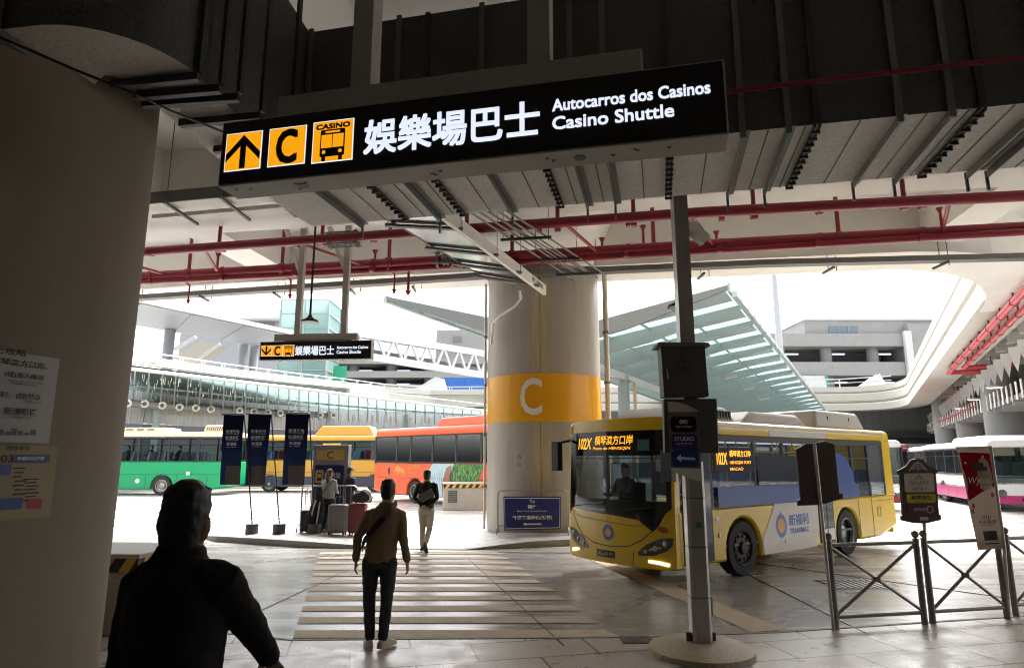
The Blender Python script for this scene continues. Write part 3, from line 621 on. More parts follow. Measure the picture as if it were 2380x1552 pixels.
for dx in (-.12, .12): k = MB(); k.box(PX + dx - .03, PX + dx + .03, PY - .02, PY + .02, .12, .2); obj('foot_gusset', k, m_dark, po)
k = MB(); k.bar((PX + .1, PY, 4.62), (PX + .3, PY + .05, 4.45), .1, .14); obj('bracket', k, m_ductb, po)
m_box = mat('dark_grey_cabinet', (.065, .06, .055), .5, var=.08)
f, W, H = frame_px((1544, 922), (1648, 921), (1536, 806), 6.98); bx = thing('electrical_box', 'dark electrical box with a warning triangle, mounted high on the steel post', 'electrical box', tuple(f.o))
k = MB(); k.ob(f.p(W / 2, H / 2, -.1), f.ex * W / 2, f.ey * H / 2, f.n * .1); obj('cabinet', k, m_box, bx, bevel=.006)
k = MB(); f.poly(k, [(-.05, H), (W + .05, H), (W + .03, H + .035), (-.03, H + .045)], -.24, .28); obj('rain_hood', k, mat('hood', (.16, .13, .1), .5), bx)
k = MB(); f.rect(k, .015, .015, W - .015, H - .02, 0, .008); obj('door', k, m_box, bx)
tri = [(W * .3, H * .56), (W * .66, H * .56), (W * .48, H * .85)]; m_mark = mat('faded_mark', (.018, .016, .015), .6)
k = MB(); f.line(k, tri + [tri[0]], .008, .009); f.poly(k, [(W * .5, H * .78), (W * .45, H * .69), (W * .485, H * .69), (W * .46, H * .6), (W * .53, H * .71), (W * .495, H * .71)], .009, .002)
f.text(k, '有电危险', W * .48, H * .47, H * .06, W * .34, .01, 'C', .011); obj('warning_mark', k, m_mark, bx)
k = MB(); k.tube([f.p(W * .1, H * .35, .01), f.p(W * .09, H * .4, .04), f.p(W * .09, H * .5, .04), f.p(W * .1, H * .55, .01)], .008, 8); obj('handle', k, m_inox, bx, smooth=40)
f, W, H = frame_px((1546, 1053), (1672, 1053), (1543, 926), 7.02); nb = thing('notice_cabinet', 'flat dark notice cabinet fixed below the electrical box on the post', 'notice cabinet', tuple(f.o))
k = MB(); k.ob(f.p(W / 2, H / 2, -.06), f.ex * W / 2, f.ey * H / 2, f.n * .05); obj('cabinet', k, m_box, nb, bevel=.012)
k = MB(); f.rect(k, W * .62, H * .7, W * .92, H * .715, -.01, .006); f.rect(k, W * .62, H * .28, W * .92, H * .295, -.01, .006); obj('slot', k, m_black, nb)
f, W, H = frame_px((1566, 1120), (1627, 1120), (1556, 940), 6.9); f = Frame(f.o, V((1, -.22, 0)), (0, 0, 1)); W = .30; H = .82; f.o = at(1560, 1118, 6.93)
ss = thing('stop_sign_panel', 'narrow grey stop sign with black, purple and blue pads and a white left arrow', 'direction sign', tuple(f.o))
top = [(0, H)] + [(W * t, H - .10 * t ** 2.2) for t in (.2, .4, .6, .8, 1)]; bot = [(W * t, .0 + .0) for t in (1.0,)] + [(W * t, .13 - .13 * t ** .6) for t in (.75, .5, .25, 0)]
k = MB(); f.poly(k, bot + list(reversed([(x, y) for x, y in top]))[::1], 0, .03) if False else f.poly(k, [(W, 0)] + top[::-1] + [(0, .13)] + [(W * t, .13 - .13 * t ** .6) for t in (.25, .5, .75)], 0, .03)
obj('panel', k, mat('sign_grey', (.12, .115, .11), .4), ss)
k = MB(); f.poly(k, [(W, 0), (W, .13), (0, .14), (0, .125)] + [(W * t, .13 - .13 * t ** .6) for t in (.25, .5, .75)], .031, .002); obj('white_foot', k, m_cream, ss)
k = MB(); f.poly(k, [(0, H - .11), (W, H - .11)] + top[::-1], .031, .002); obj('pale_head', k, m_case, ss)
for i, (y, c, tx) in enumerate(((.5, (.012, .012, .014), ('∞', 'CITY OF DREAMS')), (.325, (.05, .03, .16), ('STUDIO', 'CITY')), (.15, (.02, .05, .22), None))):
    k = MB(); f.rrect(k, .02, y, W - .02, y + .16, .04, .032, .006); pd = obj('pad', k, mat('pad_gloss', c, .12, var=0), ss)
    k = MB()
    if tx: f.text(k, tx[0], W / 2, y + .085, .04, None, .01, 'C', .04); f.text(k, tx[1], W / 2, y + .045, .018, .16, .005, 'C', .04)
    else: f.poly(k, [(.06, y + .085), (.11, y + .125), (.11, y + .098), (W - .05, y + .09), (W - .05, y + .065), (.11, y + .072), (.11, y + .045)], .0385, .001)
    obj('lettering', k, m_cream, pd)

# ================================================================== railing panels and the signs tied to them
m_rail = mat('bronze_grey_rail', (.20, .185, .165), .38, .7, var=.12, scale=7)
def railing(label, a, b):
    a, b = V(a), V(b); t = thing('railing_panel', label, 'railing', tuple(a), 0, 'railing panels along the near pavement'); d = (b - a).normalized()
    for p in (a, b):
        k = MB(); k.tube([p, p + V((0, 0, 1.0))], .036, 14); k.tube([p + V((0, 0, .28)), p + V((0, 0, .29))], .038, 14); q = obj('post', k, m_rail, t, smooth=40)
        k = MB(); k.lathe([(.012, 1.0), (.036, 1.02), (.045, 1.05), (.036, 1.08), (.0, 1.095)], p, 14); obj('ball_cap', k, m_rail, q, smooth=60)
    for z in (.14, .95): k = MB(); k.tube([a + V((0, 0, z)), b + V((0, 0, z))], .022, 10); obj('rail', k, m_rail, t, smooth=40)
    for z0, z1 in ((.15, .94), (.94, .15)): k = MB(); k.tube([a + V((0, 0, z0)), b + V((0, 0, z1))], .019, 8); obj('cross_brace', k, m_rail, t, smooth=40)
    k = MB(); c = (a + b) / 2 + V((0, 0, .545)); k.tube([c - V((0, .03, 0)), c + V((0, .03, 0))], .035, 12); obj('hub', k, m_rail, t, smooth=40)
railing('first crossed railing panel from the steel post, holding the brown sign seen from behind', on(1944, 1463), on(2150, 1451))
railing('second crossed railing panel, between the brown hotel sign and the red banner', on(2169, 1449), on(2342, 1438))
railing('last crossed railing panel cut off by the right edge of the picture', on(2362, 1432), on(2362, 1432) + V((1.15, .3, 0)))
m_brown = mat('brown_sign_board', (.055, .035, .026), .45, var=.1)
m_polei = mat('thin_steel_pole', (.42, .40, .37), .3, .85, var=.1, scale=6)
bs = thing('bus_stop_sign', 'brown curved bus stop sign seen from behind on a slanting pole', 'bus stop sign', tuple(on(1944, 1463)))
k = MB(); k.tube([on(1938, 1462) + V((-.03, -.06, 0)), at(1893, 1032, 8.06)], .02, 10); obj('pole', k, m_polei, bs, smooth=40)
f, W, H = frame_px((1862, 1168), (1952, 1158), (1850, 1036), 8.14)
k = MB(); f.poly(k, [(-.04, -.03), (W * .5, -.05), (W + .04, .0), (W + .04, .05), (W, .06), (W, H - .03), (W * .75, H + .02), (W * .5, H + .01), (W * .25, H + .01), (0, H - .04), (0, .04), (-.04, .03)], -.03, .03); obj('board', k, m_brown, bs)
k = MB()
for y in (.12, .5, .9): f.rect(k, W * .38, H * y, W * .6, H * y + .022, .001, .012)
for x in (.12, .88):
    for y in (.2, .5, .8): f.disc(k, W * x, H * y, .008, .001, .012)
obj('bracket', k, m_dark, bs)
hs_ = thing('bus_stop_sign', 'brown hotel bus stop sign with white, yellow and purple plates on a thin pole', 'bus stop sign', tuple(on(2169, 1449)))
k = MB(); k.tube([on(2170, 1449) + V((0, .05, 0)), at(2147, 1205, 8.42)], .02, 10); obj('pole', k, m_polei, hs_, smooth=40)
f, W, H = frame_px((2100, 1205), (2184, 1204), (2092, 1092), 8.36)
k = MB(); f.poly(k, [(-.02, .03), (-.02, -.02), (W * .3, -.055), (W * .6, -.06), (W + .02, -.02), (W + .02, .04), (W, .05), (W, H - .05), (W + .02, H - .04), (W + .03, H + .0), (W * .8, H + .05), (W * .68, H + .12), (W * .5, H + .14), (W * .32, H + .12), (W * .2, H + .05), (-.03, H - .01), (-.02, H - .05), (0, H - .06), (0, .04)], -.04, .04); obj('board', k, m_brown, hs_, bevel=.004)
k = MB(); f.rrect(k, W * .09, H * .54, W * .92, H * .93, .03, .001, .006); pl = obj('white_plate', k, mat('plate_white', (.45, .41, .36), .4), hs_)
m_gold = mat('gold_lettering', (.13, .10, .06), .5); k = MB(); f.text(k, 'GALAXY', W * .5, H * .7, H * .08, W * .55, .003, 'C', .009); f.text(k, 'MACAU', W * .5, H * .65, H * .022, W * .2, 0, 'C', .009); f.text(k, '澳門銀河', W * .5, H * .58, H * .05, W * .42, .004, 'C', .009)
f.line(k, [(W * .38, H * .8), (W * .5, H * .9), (W * .62, H * .8)], .008, .007); f.line(k, [(W * .44, H * .8), (W * .5, H * .87), (W * .56, H * .8)], .006, .007); obj('lettering', k, m_gold, pl)
k = MB(); f.rrect(k, W * .12, H * .32, W * .93, H * .5, .025, .001, .006); pl = obj('yellow_plate', k, mat('plate_yellow', (.50, .42, .02), .4), hs_)
k = MB(); f.text(k, '星際酒店', W * .52, H * .39, H * .085, W * .55, .012, 'C', .009); f.text(k, 'StarWorld Hotel', W * .52, H * .345, H * .025, W * .35, .006, 'C', .009); obj('lettering', k, m_ink, pl)
k = MB(); f.rrect(k, W * .1, H * .08, W * .94, H * .28, .02, .001, .006); pl = obj('purple_plate', k, mat('plate_purple', (.09, .015, .06), .4), hs_)
k = MB(); f.text(k, '澳門百老匯', W * .5, H * .155, H * .065, W * .4, .008, 'C', .009); f.ringd(k, W * .74, H * .185, .035, .045, .009); obj('lettering', k, m_case, pl)
m_emb = mat('emblem_white', (.5, .46, .42), .5); k = MB()
for i in range(4):
    y = H + .0 + i * .022; wv = (.105 - i * .022); f.line(k, [(W * .5 - wv, y), (W * .5 - wv * .4, y + .02), (W * .5, y + .002), (W * .5 + wv * .4, y + .02), (W * .5 + wv, y)], .007, .003)
f.line(k, [(W * .5, H), (W * .5, H + .105)], .007, .003); f.line(k, [(W * .5 - .115, H - .01), (W * .5 - .05, H + .075), (W * .5, H + .105), (W * .5 + .05, H + .075), (W * .5 + .115, H - .01)], .007, .003); obj('emblem', k, m_emb, hs_)
k = MB(); f.rect(k, W * .45, -.02, W * .68, .02, .001, .004); obj('small_plate', k, m_case, hs_)

def cloth(corners, Y, nu=10, nv=24, amp=.012, seed=0, Yr=None):
    """cloth hung between four photo corners (TL, TR, BR, BL), gently rippled"""
    tl, tr, br, bl = [at(*c, Y if i in (0, 3) else (Yr or Y)) for i, c in enumerate(corners)]
    def S(x, y, z=0.0):
        p = bl.lerp(br, x).lerp(tl.lerp(tr, x), y); n = (br - bl).cross(tl - bl).normalized()
        return p + n * (z + amp * math.sin(x * 7 + seed + y * 3) * (1 - .5 * y) + amp * .6 * math.sin(y * 11 + seed))
    m = MB(); m.add([S(i / nu, j / nv) for j in range(nv + 1) for i in range(nu + 1)], [(j * (nu + 1) + i, j * (nu + 1) + i + 1, (j + 1) * (nu + 1) + i + 1, (j + 1) * (nu + 1) + i) for j in range(nv) for i in range(nu)])
    return m, S
def cloth_patch(S, x0, y0, x1, y1, z, mb, m=0, nu=8, nv=8):
    return mb.add([S(x0 + (x1 - x0) * i / nu, y0 + (y1 - y0) * j / nv, z) for j in range(nv + 1) for i in range(nu + 1)], [(j * (nu + 1) + i, j * (nu + 1) + i + 1, (j + 1) * (nu + 1) + i + 1, (j + 1) * (nu + 1) + i) for j in range(nv) for i in range(nu)], m)
def cloth_text(S, t, x, y, wd, h, mb, z=.006, bold=0.0, m=0, shear=0.0):     # centred at x; wd, h as fractions of the cloth
    q = text_mb(t, (0, 0, 0), (1, 0, 0), (0, 1, 0), h, wd, bold, 'C', 0, None, 0, shear)
    return mb.add([S(x + a, y + b, z) for a, b, _ in q.v], q.f, m)
def grad_cloth(name, c0, c1, trans=.25):
    m = frosted(name, c0, trans); t = m.node_tree
    tc = t.nodes.new('ShaderNodeTexCoord'); sp = t.nodes.new('ShaderNodeSeparateXYZ'); rp = t.nodes.new('ShaderNodeValToRGB')
    rp.color_ramp.elements[0].color = (*c1, 1); rp.color_ramp.elements[1].color = (*c0, 1); rp.color_ramp.elements[0].position = .25; rp.color_ramp.elements[1].position = .8
    t.links.new(tc.outputs['Generated'], sp.inputs[0]); t.links.new(sp.outputs[2], rp.inputs[0])
    for n in t.nodes:
        if n.bl_idname in ('ShaderNodeBsdfDiffuse', 'ShaderNodeBsdfTranslucent'): t.links.new(rp.outputs[0], n.inputs[0])
    return m
m_navy = grad_cloth('navy_banner_cloth', (.004, .005, .013), (.011, .017, .048), .06)
m_flagtx = mat('banner_silver_print', (.34, .34, .36), .7, var=0)
m_tapes = mat('woven_brown_print', (.05, .035, .03), .8, var=.7, scale=40)
for i, (cs, base, lab) in enumerate(((((520, 964), (567, 964), (558, 1126), (511, 1126)), (547, 1250), 'leftmost of the three navy feather banners on black drum bases'),
                                   (((577, 963), (630, 963), (615, 1126), (570, 1126)), (608, 1252), 'middle one of the three navy feather banners on black drum bases'),
                                   (((665, 961), (719, 962), (706, 1126), (655, 1126)), (695, 1252), 'rightmost of the three navy feather banners, beside the waiting travellers'))):
    Y = 17.1; b = on(*base, .14); b = V((b.x, Y - .1, .14)); t = thing('banner_stand', lab, 'banner', tuple(b), 0, 'navy banners on the traffic island')
    k = MB(); k.lathe([(.155, 0), (.155, .235), (.0, .24)], b, 24); obj('drum_base', k, m_dark, t, smooth=40)
    tr_ = at(*cs[1], Y); k = MB(); k.tube([b + V((0, 0, .2)), tr_ + V((0, .02, 0)), tr_ + V((-.06, .02, .03)), at(cs[0][0] - 6, cs[0][1] - 1, Y)], .018, 8); obj('pole', k, m_black, t, smooth=40)
    mb, S = cloth(cs, Y, seed=i * 2.1); cl = obj('cloth', mb, m_navy, t, smooth=60, fixn=False)
    k = MB()
    for (tx, x, y, wd, h) in (('新濠天地', .5, .735, .68, .05), ('CITY OF DREAMS', .5, .715, .66, .013), ('新濠影匯', .5, .645, .68, .05), ('STUDIO CITY', .5, .625, .62, .013), ('新濠鋒', .47, .555, .5, .05), ('ALTIRA', .47, .53, .48, .013)): cloth_text(S, tx, x, y, wd, h, k, -.006 if False else .008, .012)
    obj('lettering', k, m_flagtx, cl)
    k = MB(); cloth_patch(S, .26, .0, .97, .27, .006, k); obj('printed_picture', k, m_tapes, cl)

# red and cream hotel banner at the right edge
rb = thing('banner_stand', 'slanting red and cream hotel banner on a pole at the right end of the railings', 'banner', tuple(on(2343, 1438)))
cs = ((2224, 1038), (2301, 1037), (2331, 1274), (2272, 1278)); Y = 8.55
k = MB(); k.tube([on(2346, 1438) + V((.02, .03, 0)), at(2334, 1272, Y + .03), at(2302, 1036, Y + .03)], .022, 10); k.tube([at(2301, 1039, Y + .03), at(2222, 1040, Y)], .01, 6); obj('pole', k, m_polei, rb, smooth=40)
mb, S = cloth(cs, Y, amp=.008, seed=.7); m_bcream = frosted('cream_banner_cloth', (.36, .28, .22), .3); cl = obj('cloth', mb, m_bcream, rb, smooth=60, fixn=False)
k = MB(); k.add([S(x, y, .004) for x, y in ((.04, .47), (.5, .545), (.97, .60), (.97, .93), (.5, .94), (.04, .945))], [(0, 1, 4, 5), (1, 2, 3, 4)])
obj('red_field', k, frosted('red_banner_cloth', (.26, .012, .02), .3), cl)
m_bwh = mat('banner_white_print', (.62, .54, .5), .7, var=0); m_bdk = mat('banner_dark_print', (.03, .012, .012), .7, var=0)
k = MB(); cloth_text(S, 'Wynn', .47, .615, .62, .085, k, .01, .0, shear=.35); cloth_text(S, '永利澳門', .68, .585, .4, .028, k, .01, .01)
k.add([S(x, y, .01) for x, y in ((.72, .64), (.95, .655), (.95, .65), (.72, .633))], [(0, 1, 2, 3)])
for (x, y) in ((.72, .9), (.16, .84)): k.add([S(x + .035 * math.cos(a * .8), y + .012 * math.sin(a * .8), .01) for a in range(8)], [list(range(8))])
obj('white_lettering', k, m_bwh, cl)
k = MB(); cloth_text(S, '永利皇宮', .55, .245, .62, .035, k, .01, .012); cloth_text(S, 'WYNN PALACE', .55, .222, .45, .014, k, .01, .01)
cloth_patch(S, .32, .085, .82, .175, .008, k); cloth_patch(S, .36, .05, .86, .06, .008, k)
for dx in (-.1, -.05, 0, .05, .1): k.add([S(.55 + dx * .6, .285, .01), S(.55 + dx * .8 + .012, .285, .01), S(.55 + dx * 1.6 + .02, .33 - abs(dx) * .15, .01), S(.55 + dx * 1.6 - .015, .325 - abs(dx) * .15, .01)], [(0, 1, 2, 3)])
cloth_patch(S, .3, .76, .8, .80, .008, k); cloth_patch(S, .4, .80, .7, .84, .008, k)
obj('dark_print', k, m_bdk, cl)
k = MB()
for (x, y) in ((.85, .52), (.16, .42), (.1, .37)): k.add([S(x + .06 * math.cos(a * .63), y + .025 * math.sin(a * .63), .007) for a in range(10)], [list(range(10))])
obj('red_balloons', k, mat('banner_red_print', (.22, .02, .02), .7), cl)

# ================================================================== totem, barriers
m_pan = mat('totem_grey', (.16, .155, .15), .45, var=.06); m_navyp = mat('totem_navy', (.012, .014, .06), .3, var=0)
f, W, H = frame_px((718, 1240), (800, 1240), (718, 1051), 17.75); f = Frame(V((f.o.x, 17.75, .14)), (1, -.1, 0), (0, 0, 1)); H = 2.2; W = .96
tt = thing('stop_totem', 'grey bay totem with an amber C plate and a navy panel behind the waiting travellers', 'totem', tuple(f.o))
k = MB(); k.ob(f.p(W / 2, H / 2, -.12), f.ex * W / 2, (0, 0, H / 2), f.n * .12); obj('body', k, m_pan, tt, bevel=.01)
k = MB(); f.rect(k, W * .1, H * .82, W * .88, H * .94, .001, .006); pl = obj('amber_plate', k, mat('amber_plate', (.36, .22, .05), .4), tt)
k = MB(); f.text(k, 'C', W * .49, H * .835, H * .09, None, .01, 'C', .009); obj('letter', k, m_ink, pl)
k = MB(); f.rect(k, W * .07, H * .2, W * .9, H * .76, .001, .006); pl = obj('navy_panel', k, m_navyp, tt)
k = MB(); f.rect(k, W * .1, H * .55, W * .32, H * .70, .008, .003); ic = obj('amber_pictogram', k, mat('amber_print', (.45, .26, .03), .4), pl)
k = MB(); f.text(k, 'CASINO', W * .21, H * .68, H * .012, W * .18, .01, 'C', .0125); f.rrect(k, W * .145, H * .575, W * .275, H * .67, .02, .0112, .001); obj('symbol', k, m_ink, ic)
k2 = MB(); f.rect(k2, W * .16, H * .61, W * .26, H * .655, .0125, .001); obj('symbol_window', k2, mat('amber_print', (.45, .26, .03), .4), ic)
k = MB(); f.text(k, '娛樂場', W * .35, H * .6, H * .075, W * .46, .015, 'L', .009); f.text(k, '巴士', W * .35, H * .5, H * .075, W * .3, .015, 'L', .009); obj('lettering', k, m_flagtx, pl)
m_tube = mat('galvanised_tube', (.34, .335, .33), .35, .8, var=.1)
def barrier(label, a, b, h=1.05, bars=0, z=.14):
    a, b = V((a[0], a[1], z)), V((b[0], b[1], z)); t = thing('crowd_barrier', label, 'crowd barrier', tuple(a)); d = (b - a).normalized(); n = V((-d.y, d.x, 0)); r = .1
    pts = [a + V((0, 0, .02)), a + V((0, 0, h - r))] + [a + d * (r - r * math.cos(R(i * 22.5))) + V((0, 0, h - r + r * math.sin(R(i * 22.5)))) for i in range(1, 5)] + [b - d * (r - r * math.cos(R(i * 22.5))) + V((0, 0, h - r + r * math.sin(R(i * 22.5)))) for i in range(4, 0, -1)] + [b + V((0, 0, h - r)), b + V((0, 0, .02))]
    k = MB(); k.tube(pts, .02, 10); k.tube([a + V((0, 0, .2)), b + V((0, 0, .2))], .016, 8); obj('frame', k, m_tube, t, smooth=40)
    for i in range(bars): p = a.lerp(b, (i + 1) / (bars + 1)); k = MB(); k.tube([p + V((0, 0, .2)), p + V((0, 0, h))], .008, 6); obj('upright', k, m_tube, t)
    for p in (a, b): k = MB(); k.tube([p - n * .22, p - n * .2 + V((0, 0, .1)), p - n * .12 + V((0, 0, .17)), p + V((0, 0, .19)), p + n * .12 + V((0, 0, .17)), p + n * .2 + V((0, 0, .1)), p + n * .22], .016, 8); obj('foot', k, m_tube, t, smooth=40)
    return t
barrier('steel crowd barrier standing round the amber C totem behind the travellers', (-5.45, 17.45), (-4.0, 17.3), 1.15, bars=9)
barrier('steel crowd barrier carrying the blue ferry banner in front of the C column', (-.36, 16.95), (1.4, 16.75))
mb, S = cloth(((1170, 1153), (1304, 1154), (1303, 1229), (1172, 1232)), 16.82, 16, 10, .01, .4, Yr=16.7); m_bl = mat('blue_banner_vinyl', (.014, .022, .16), .4, var=.05)
bn = tag(obj('hanging_banner', mb, m_bl, smooth=60, fixn=False), 'blue ferry direction banner with white lettering tied to the crowd barrier', 'banner')
k = MB()
for (tx, y, wd, h, bd) in (('To', .80, .09, .11, .012), ('開往', .63, .15, .12, .02), ('Macau Ferry Terminal(Transfer)', .53, .52, .055, .006), ('外港客運碼頭(轉乘)', .29, .70, .14, .02)): cloth_text(S, tx, .5, y, wd, h, k, .006, bd)
k.add([S(x, y, .006) for x, y in ((.33, .175), (.39, .225), (.39, .195), (.66, .19), (.66, .145), (.39, .15), (.39, .12))], [(0, 1, 2, 3, 4, 5, 6)])
for q in (((.02, .04), (.98, .04), (.98, .06), (.02, .06)), ((.02, .94), (.98, .94), (.98, .96), (.02, .96)), ((.015, .05), (.022, .05), (.022, .95), (.015, .95)), ((.978, .05), (.985, .05), (.985, .95), (.978, .95))): 
    a_, b_, c_, d_ = q; nseg = 14
    for i in range(nseg):
        t0, t1 = i / nseg, (i + 1) / nseg
        L = lambda p, q_, t: (p[0] + (q_[0] - p[0]) * t, p[1] + (q_[1] - p[1]) * t)
        if b_[0] - a_[0] > .5: k.add([S(*L(a_, b_, t0), .006), S(*L(a_, b_, t1), .006), S(*L(d_, c_, t1), .006), S(*L(d_, c_, t0), .006)], [(0, 1, 2, 3)])
        else: k.add([S(*L(a_, d_, t0), .006), S(*L(b_, c_, t0), .006), S(*L(b_, c_, t1), .006), S(*L(a_, d_, t1), .006)], [(0, 1, 2, 3)])
obj('lettering', k, m_whitep, bn)

# ================================================================== notices stuck on the columns
m_paper = mat('notice_paper', (.36, .345, .33), .6, var=.06)
k = MB(); z0, z1 = 1.73, 2.14; a0, a1 = -121.5, -111.5; patch(k, CXC, CYC, CRR + .004, a0, a1, z0, z1, 4); ns = tag(obj('no_smoking_notice', k, m_paper), 'small white no smoking notice stuck on the C column', 'notice')
k = MB(); cyl_text(k, '禁止吸煙', CXC, CYC, CRR + .008, -116.5, 1.93, .03, .14, .015)
for i in range(5): patch(k, CXC, CYC, CRR + .007, -119.5, -113.5 - (i % 2), 1.78 + i * .024, 1.788 + i * .024, 2)
obj('lettering', k, mat('notice_ink', (.08, .07, .07), .6, var=0), ns)
k = MB(); nq = 24
for i in range(nq):
    t0, t1 = 2 * math.pi * i / nq, 2 * math.pi * (i + 1) / nq
    def cp(r, t): return (CXC + (CRR + .008) * math.cos(R(-116.5) + r * math.cos(t) / CRR), CYC + (CRR + .008) * math.sin(R(-116.5) + r * math.cos(t) / CRR), 2.045 + r * math.sin(t))
    k.quad(cp(.055, t0), cp(.055, t1), cp(.068, t1), cp(.068, t0))
k.quad(cp(.06, 2.25), cp(.06, 2.5), cp(.06, -.9), cp(.06, -.65)); obj('no_smoking_symbol', k, mat('notice_red', (.25, .03, .03), .5, var=0), ns)
def cyl_ang(u, v):                  # photo pixel -> (angle, height) on the left column
    r = ray(u, v); a = r.x ** 2 + r.y ** 2; b = -2 * (r.x * LX + r.y * LY); c = LX ** 2 + LY ** 2 - LR ** 2
    t = (-b - math.sqrt(max(0, b * b - 4 * a * c))) / (2 * a); return math.degrees(math.atan2(r.y * t - LY, r.x * t - LX)), EYE + r.z * t
def lpatch(mb, u0, v0, u1, v1, d=.004, m=0, n=10):
    a0, z1_ = cyl_ang(u0, v0); a1, z0_ = cyl_ang(u1, v1); return patch(mb, LX, LY, LR + d, a0, a1, z0_, z1_, n, m)
def ltext(mb, t, u, v, h, wd, bold=.01, m=0, align='C'):
    h *= .8; wd *= .85
    a, z = cyl_ang(u, v); return cyl_text(mb, t, LX, LY, LR + .01, a, z, h, wd, bold, m, align)
# upper poster
m_ink2 = mat('poster_ink', (.02, .02, .022), .6, var=0)
pk = MB(); lpatch(pk, -60, 806, 112, 1030, .004, 0, 16); ps = tag(obj('poster', pk, m_paper), 'upper grey poster wrapped round the left column, listing hotels in black characters', 'poster')
k = MB(); lpatch(k, -60, 838, 111, 855, .006); obj('ochre_band', k, mat('poster_ochre', (.35, .24, .10), .6), ps)
k = MB()
for (tx, u, v, h, wd) in (('巴士攻略', 10, 823, .055, .30), ('橫琴澳方口岸', 42, 852, .058, .40), ('(經)漁人碼頭', 55, 882, .055, .30), ('永利．(經)葡京', 38, 928, .055, .36), ('新濠影匯', 45, 965, .06, .25), ('STUDIO CITY', 48, 973, .016, .14), ('DOCA DOS PESCADORES', 58, 889, .012, .26), ("FISHERMAN'S WHARF", 55, 895, .012, .2), ('HOTEL LISBOA', 75, 936, .012, .14)): ltext(k, tx, u, v, h, wd, .012)
obj('lettering', k, m_ink2, ps)
k = MB()
for i in range(9): lpatch(k, -50 + i * 15, 1010 - (i * 7) % 12 - 4, -39 + i * 15, 1011, .006, 0, 2)
obj('city_picture', k, mat('poster_grey', (.12, .12, .125), .6), ps)
# lower poster
pk = MB(); lpatch(pk, -60, 1033, 114, 1200, .004, 0, 16); ps = tag(obj('poster', pk, mat('poster_tan', (.27, .215, .12), .6, var=.06)), 'lower tan route poster with blue boxes on the left column', 'poster')
m_pbl = mat('poster_blue', (.02, .055, .2), .5)
for q in ((30, 1056, 112, 1075), (-30, 1080, 22, 1103), (-40, 1160, 48, 1182)): k = MB(); lpatch(k, *q, .006); obj('blue_box', k, m_pbl, ps)
k = MB(); lpatch(k, 64, 1160, 94, 1180, .006); obj('red_box', k, mat('poster_red', (.3, .02, .02), .5), ps)
k = MB(); ltext(k, '103', 8, 1074, .06, .12, .012)
for i in range(7):
    lpatch(k, 28 + 4 * (i % 2), 1086 + i * 10, 58 - 5 * (i % 3), 1089 + i * 10, .006, 0, 3); lpatch(k, 52 + 3 * (i % 3), 1112 + i * 8, 88 - 6 * (i % 2), 1114 + i * 8, .006, 0, 3)
ltext(k, '路線車站', 40, 1046, .035, .18, .008); obj('lettering', k, m_ink2, ps)
k = MB(); ltext(k, '新福利公共汽車', 70, 1069, .03, .22, .006); obj('white_lettering', k, m_whitep, ps)

# hazard-taped granite blocks
def block(label, p, w_, d_, h_, rz):
    t = thing('granite_block', label, 'granite block', tuple(p), rz, 'granite blocks with hazard tape')
    k = MB(); k.box(-w_ / 2, w_ / 2, -d_ / 2, d_ / 2, 0, h_ - .2); obj('body', k, m_terr, t, bevel=.02, world=False)
    k = MB(); n = int(w_ / .24) + 1; lo, hi = h_ - .2, h_ - .05
    k.box(-w_ / 2 - .004, w_ / 2 + .004, -d_ / 2 - .004, d_ / 2 + .004, lo, hi)
    tape = obj('hazard_tape', k, m_black, t, world=False); k = MB()
    for (fr, ln) in ((Frame((-w_ / 2, -d_ / 2 - .007, lo), (1, 0, 0), (0, 0, 1)), w_), (Frame((w_ / 2 + .007, -d_ / 2, lo), (0, 1, 0), (0, 0, 1)), d_)):
        for i in range(int(ln / .26)): fr.poly(k, [(.04 + i * .26, 0), (.16 + i * .26, 0), (.25 + i * .26, hi - lo), (.13 + i * .26, hi - lo)], 0, .002)
    obj('yellow_stripe', k, m_hazy, tape, world=False)
    k = MB(); k.box(-w_ / 2 - .03, w_ / 2 + .03, -d_ / 2 - .03, d_ / 2 + .03, h_ - .05, h_); obj('lid', k, m_case, t, bevel=.01, world=False)
    return t
block('near granite block with hazard tape half hidden by the left column', V((-4.88, 8.36, .004)), 1.3, 1.0, .89, R(-4))
bk = block('far granite block with hazard tape and a vent beside the orange coach', V((-1.9, 27.2, 0)), 1.75, 1.2, 1.05, R(8))
k = MB(); k.box(-.7, -.36, -.63, -.6, .3, .75); 
obj('vent', k, m_dark, bk, world=False)
k = MB()
for i in range(6): k.box(-.68, -.38, -.65, -.63, .33 + i * .07, .36 + i * .07)
obj('vent_louvre', k, m_steel, bk, world=False)

# ================================================================== vehicles
m_tyre = mat('tyre_rubber', (.022, .022, .023), .8, var=.15, scale=20)
m_rim = mat('wheel_rim', (.36, .35, .33), .4, .6, var=.15, scale=12)
m_rimd = mat('dirty_wheel_rim', (.055, .05, .045), .55, .5, var=.25, scale=14)
m_tint = glass('coach_window_glass', (.80, .88, .90), .82, gl=.55)
m_tintd = glass('dark_window_glass', (.80, .88, .90), .74, gl=.4)
m_seatb = mat('blue_seat_cloth', (.05, .10, .28), .8, var=.2, scale=9); m_seatr = mat('red_seat_cloth', (.42, .06, .09), .8, var=.2, scale=9); m_seatg = mat('grey_seat_cloth', (.16, .17, .19), .8, var=.2)
m_int = mat('bus_interior', (.20, .20, .20), .7, var=.1); m_rub = mat('window_rubber', (.012, .012, .013), .5)
m_head = emit('lit_headlamp', (1, .98, .92), 3.0 * EM); m_lens = mat('lamp_lens', (.10, .10, .105), .08, .2, var=.1)
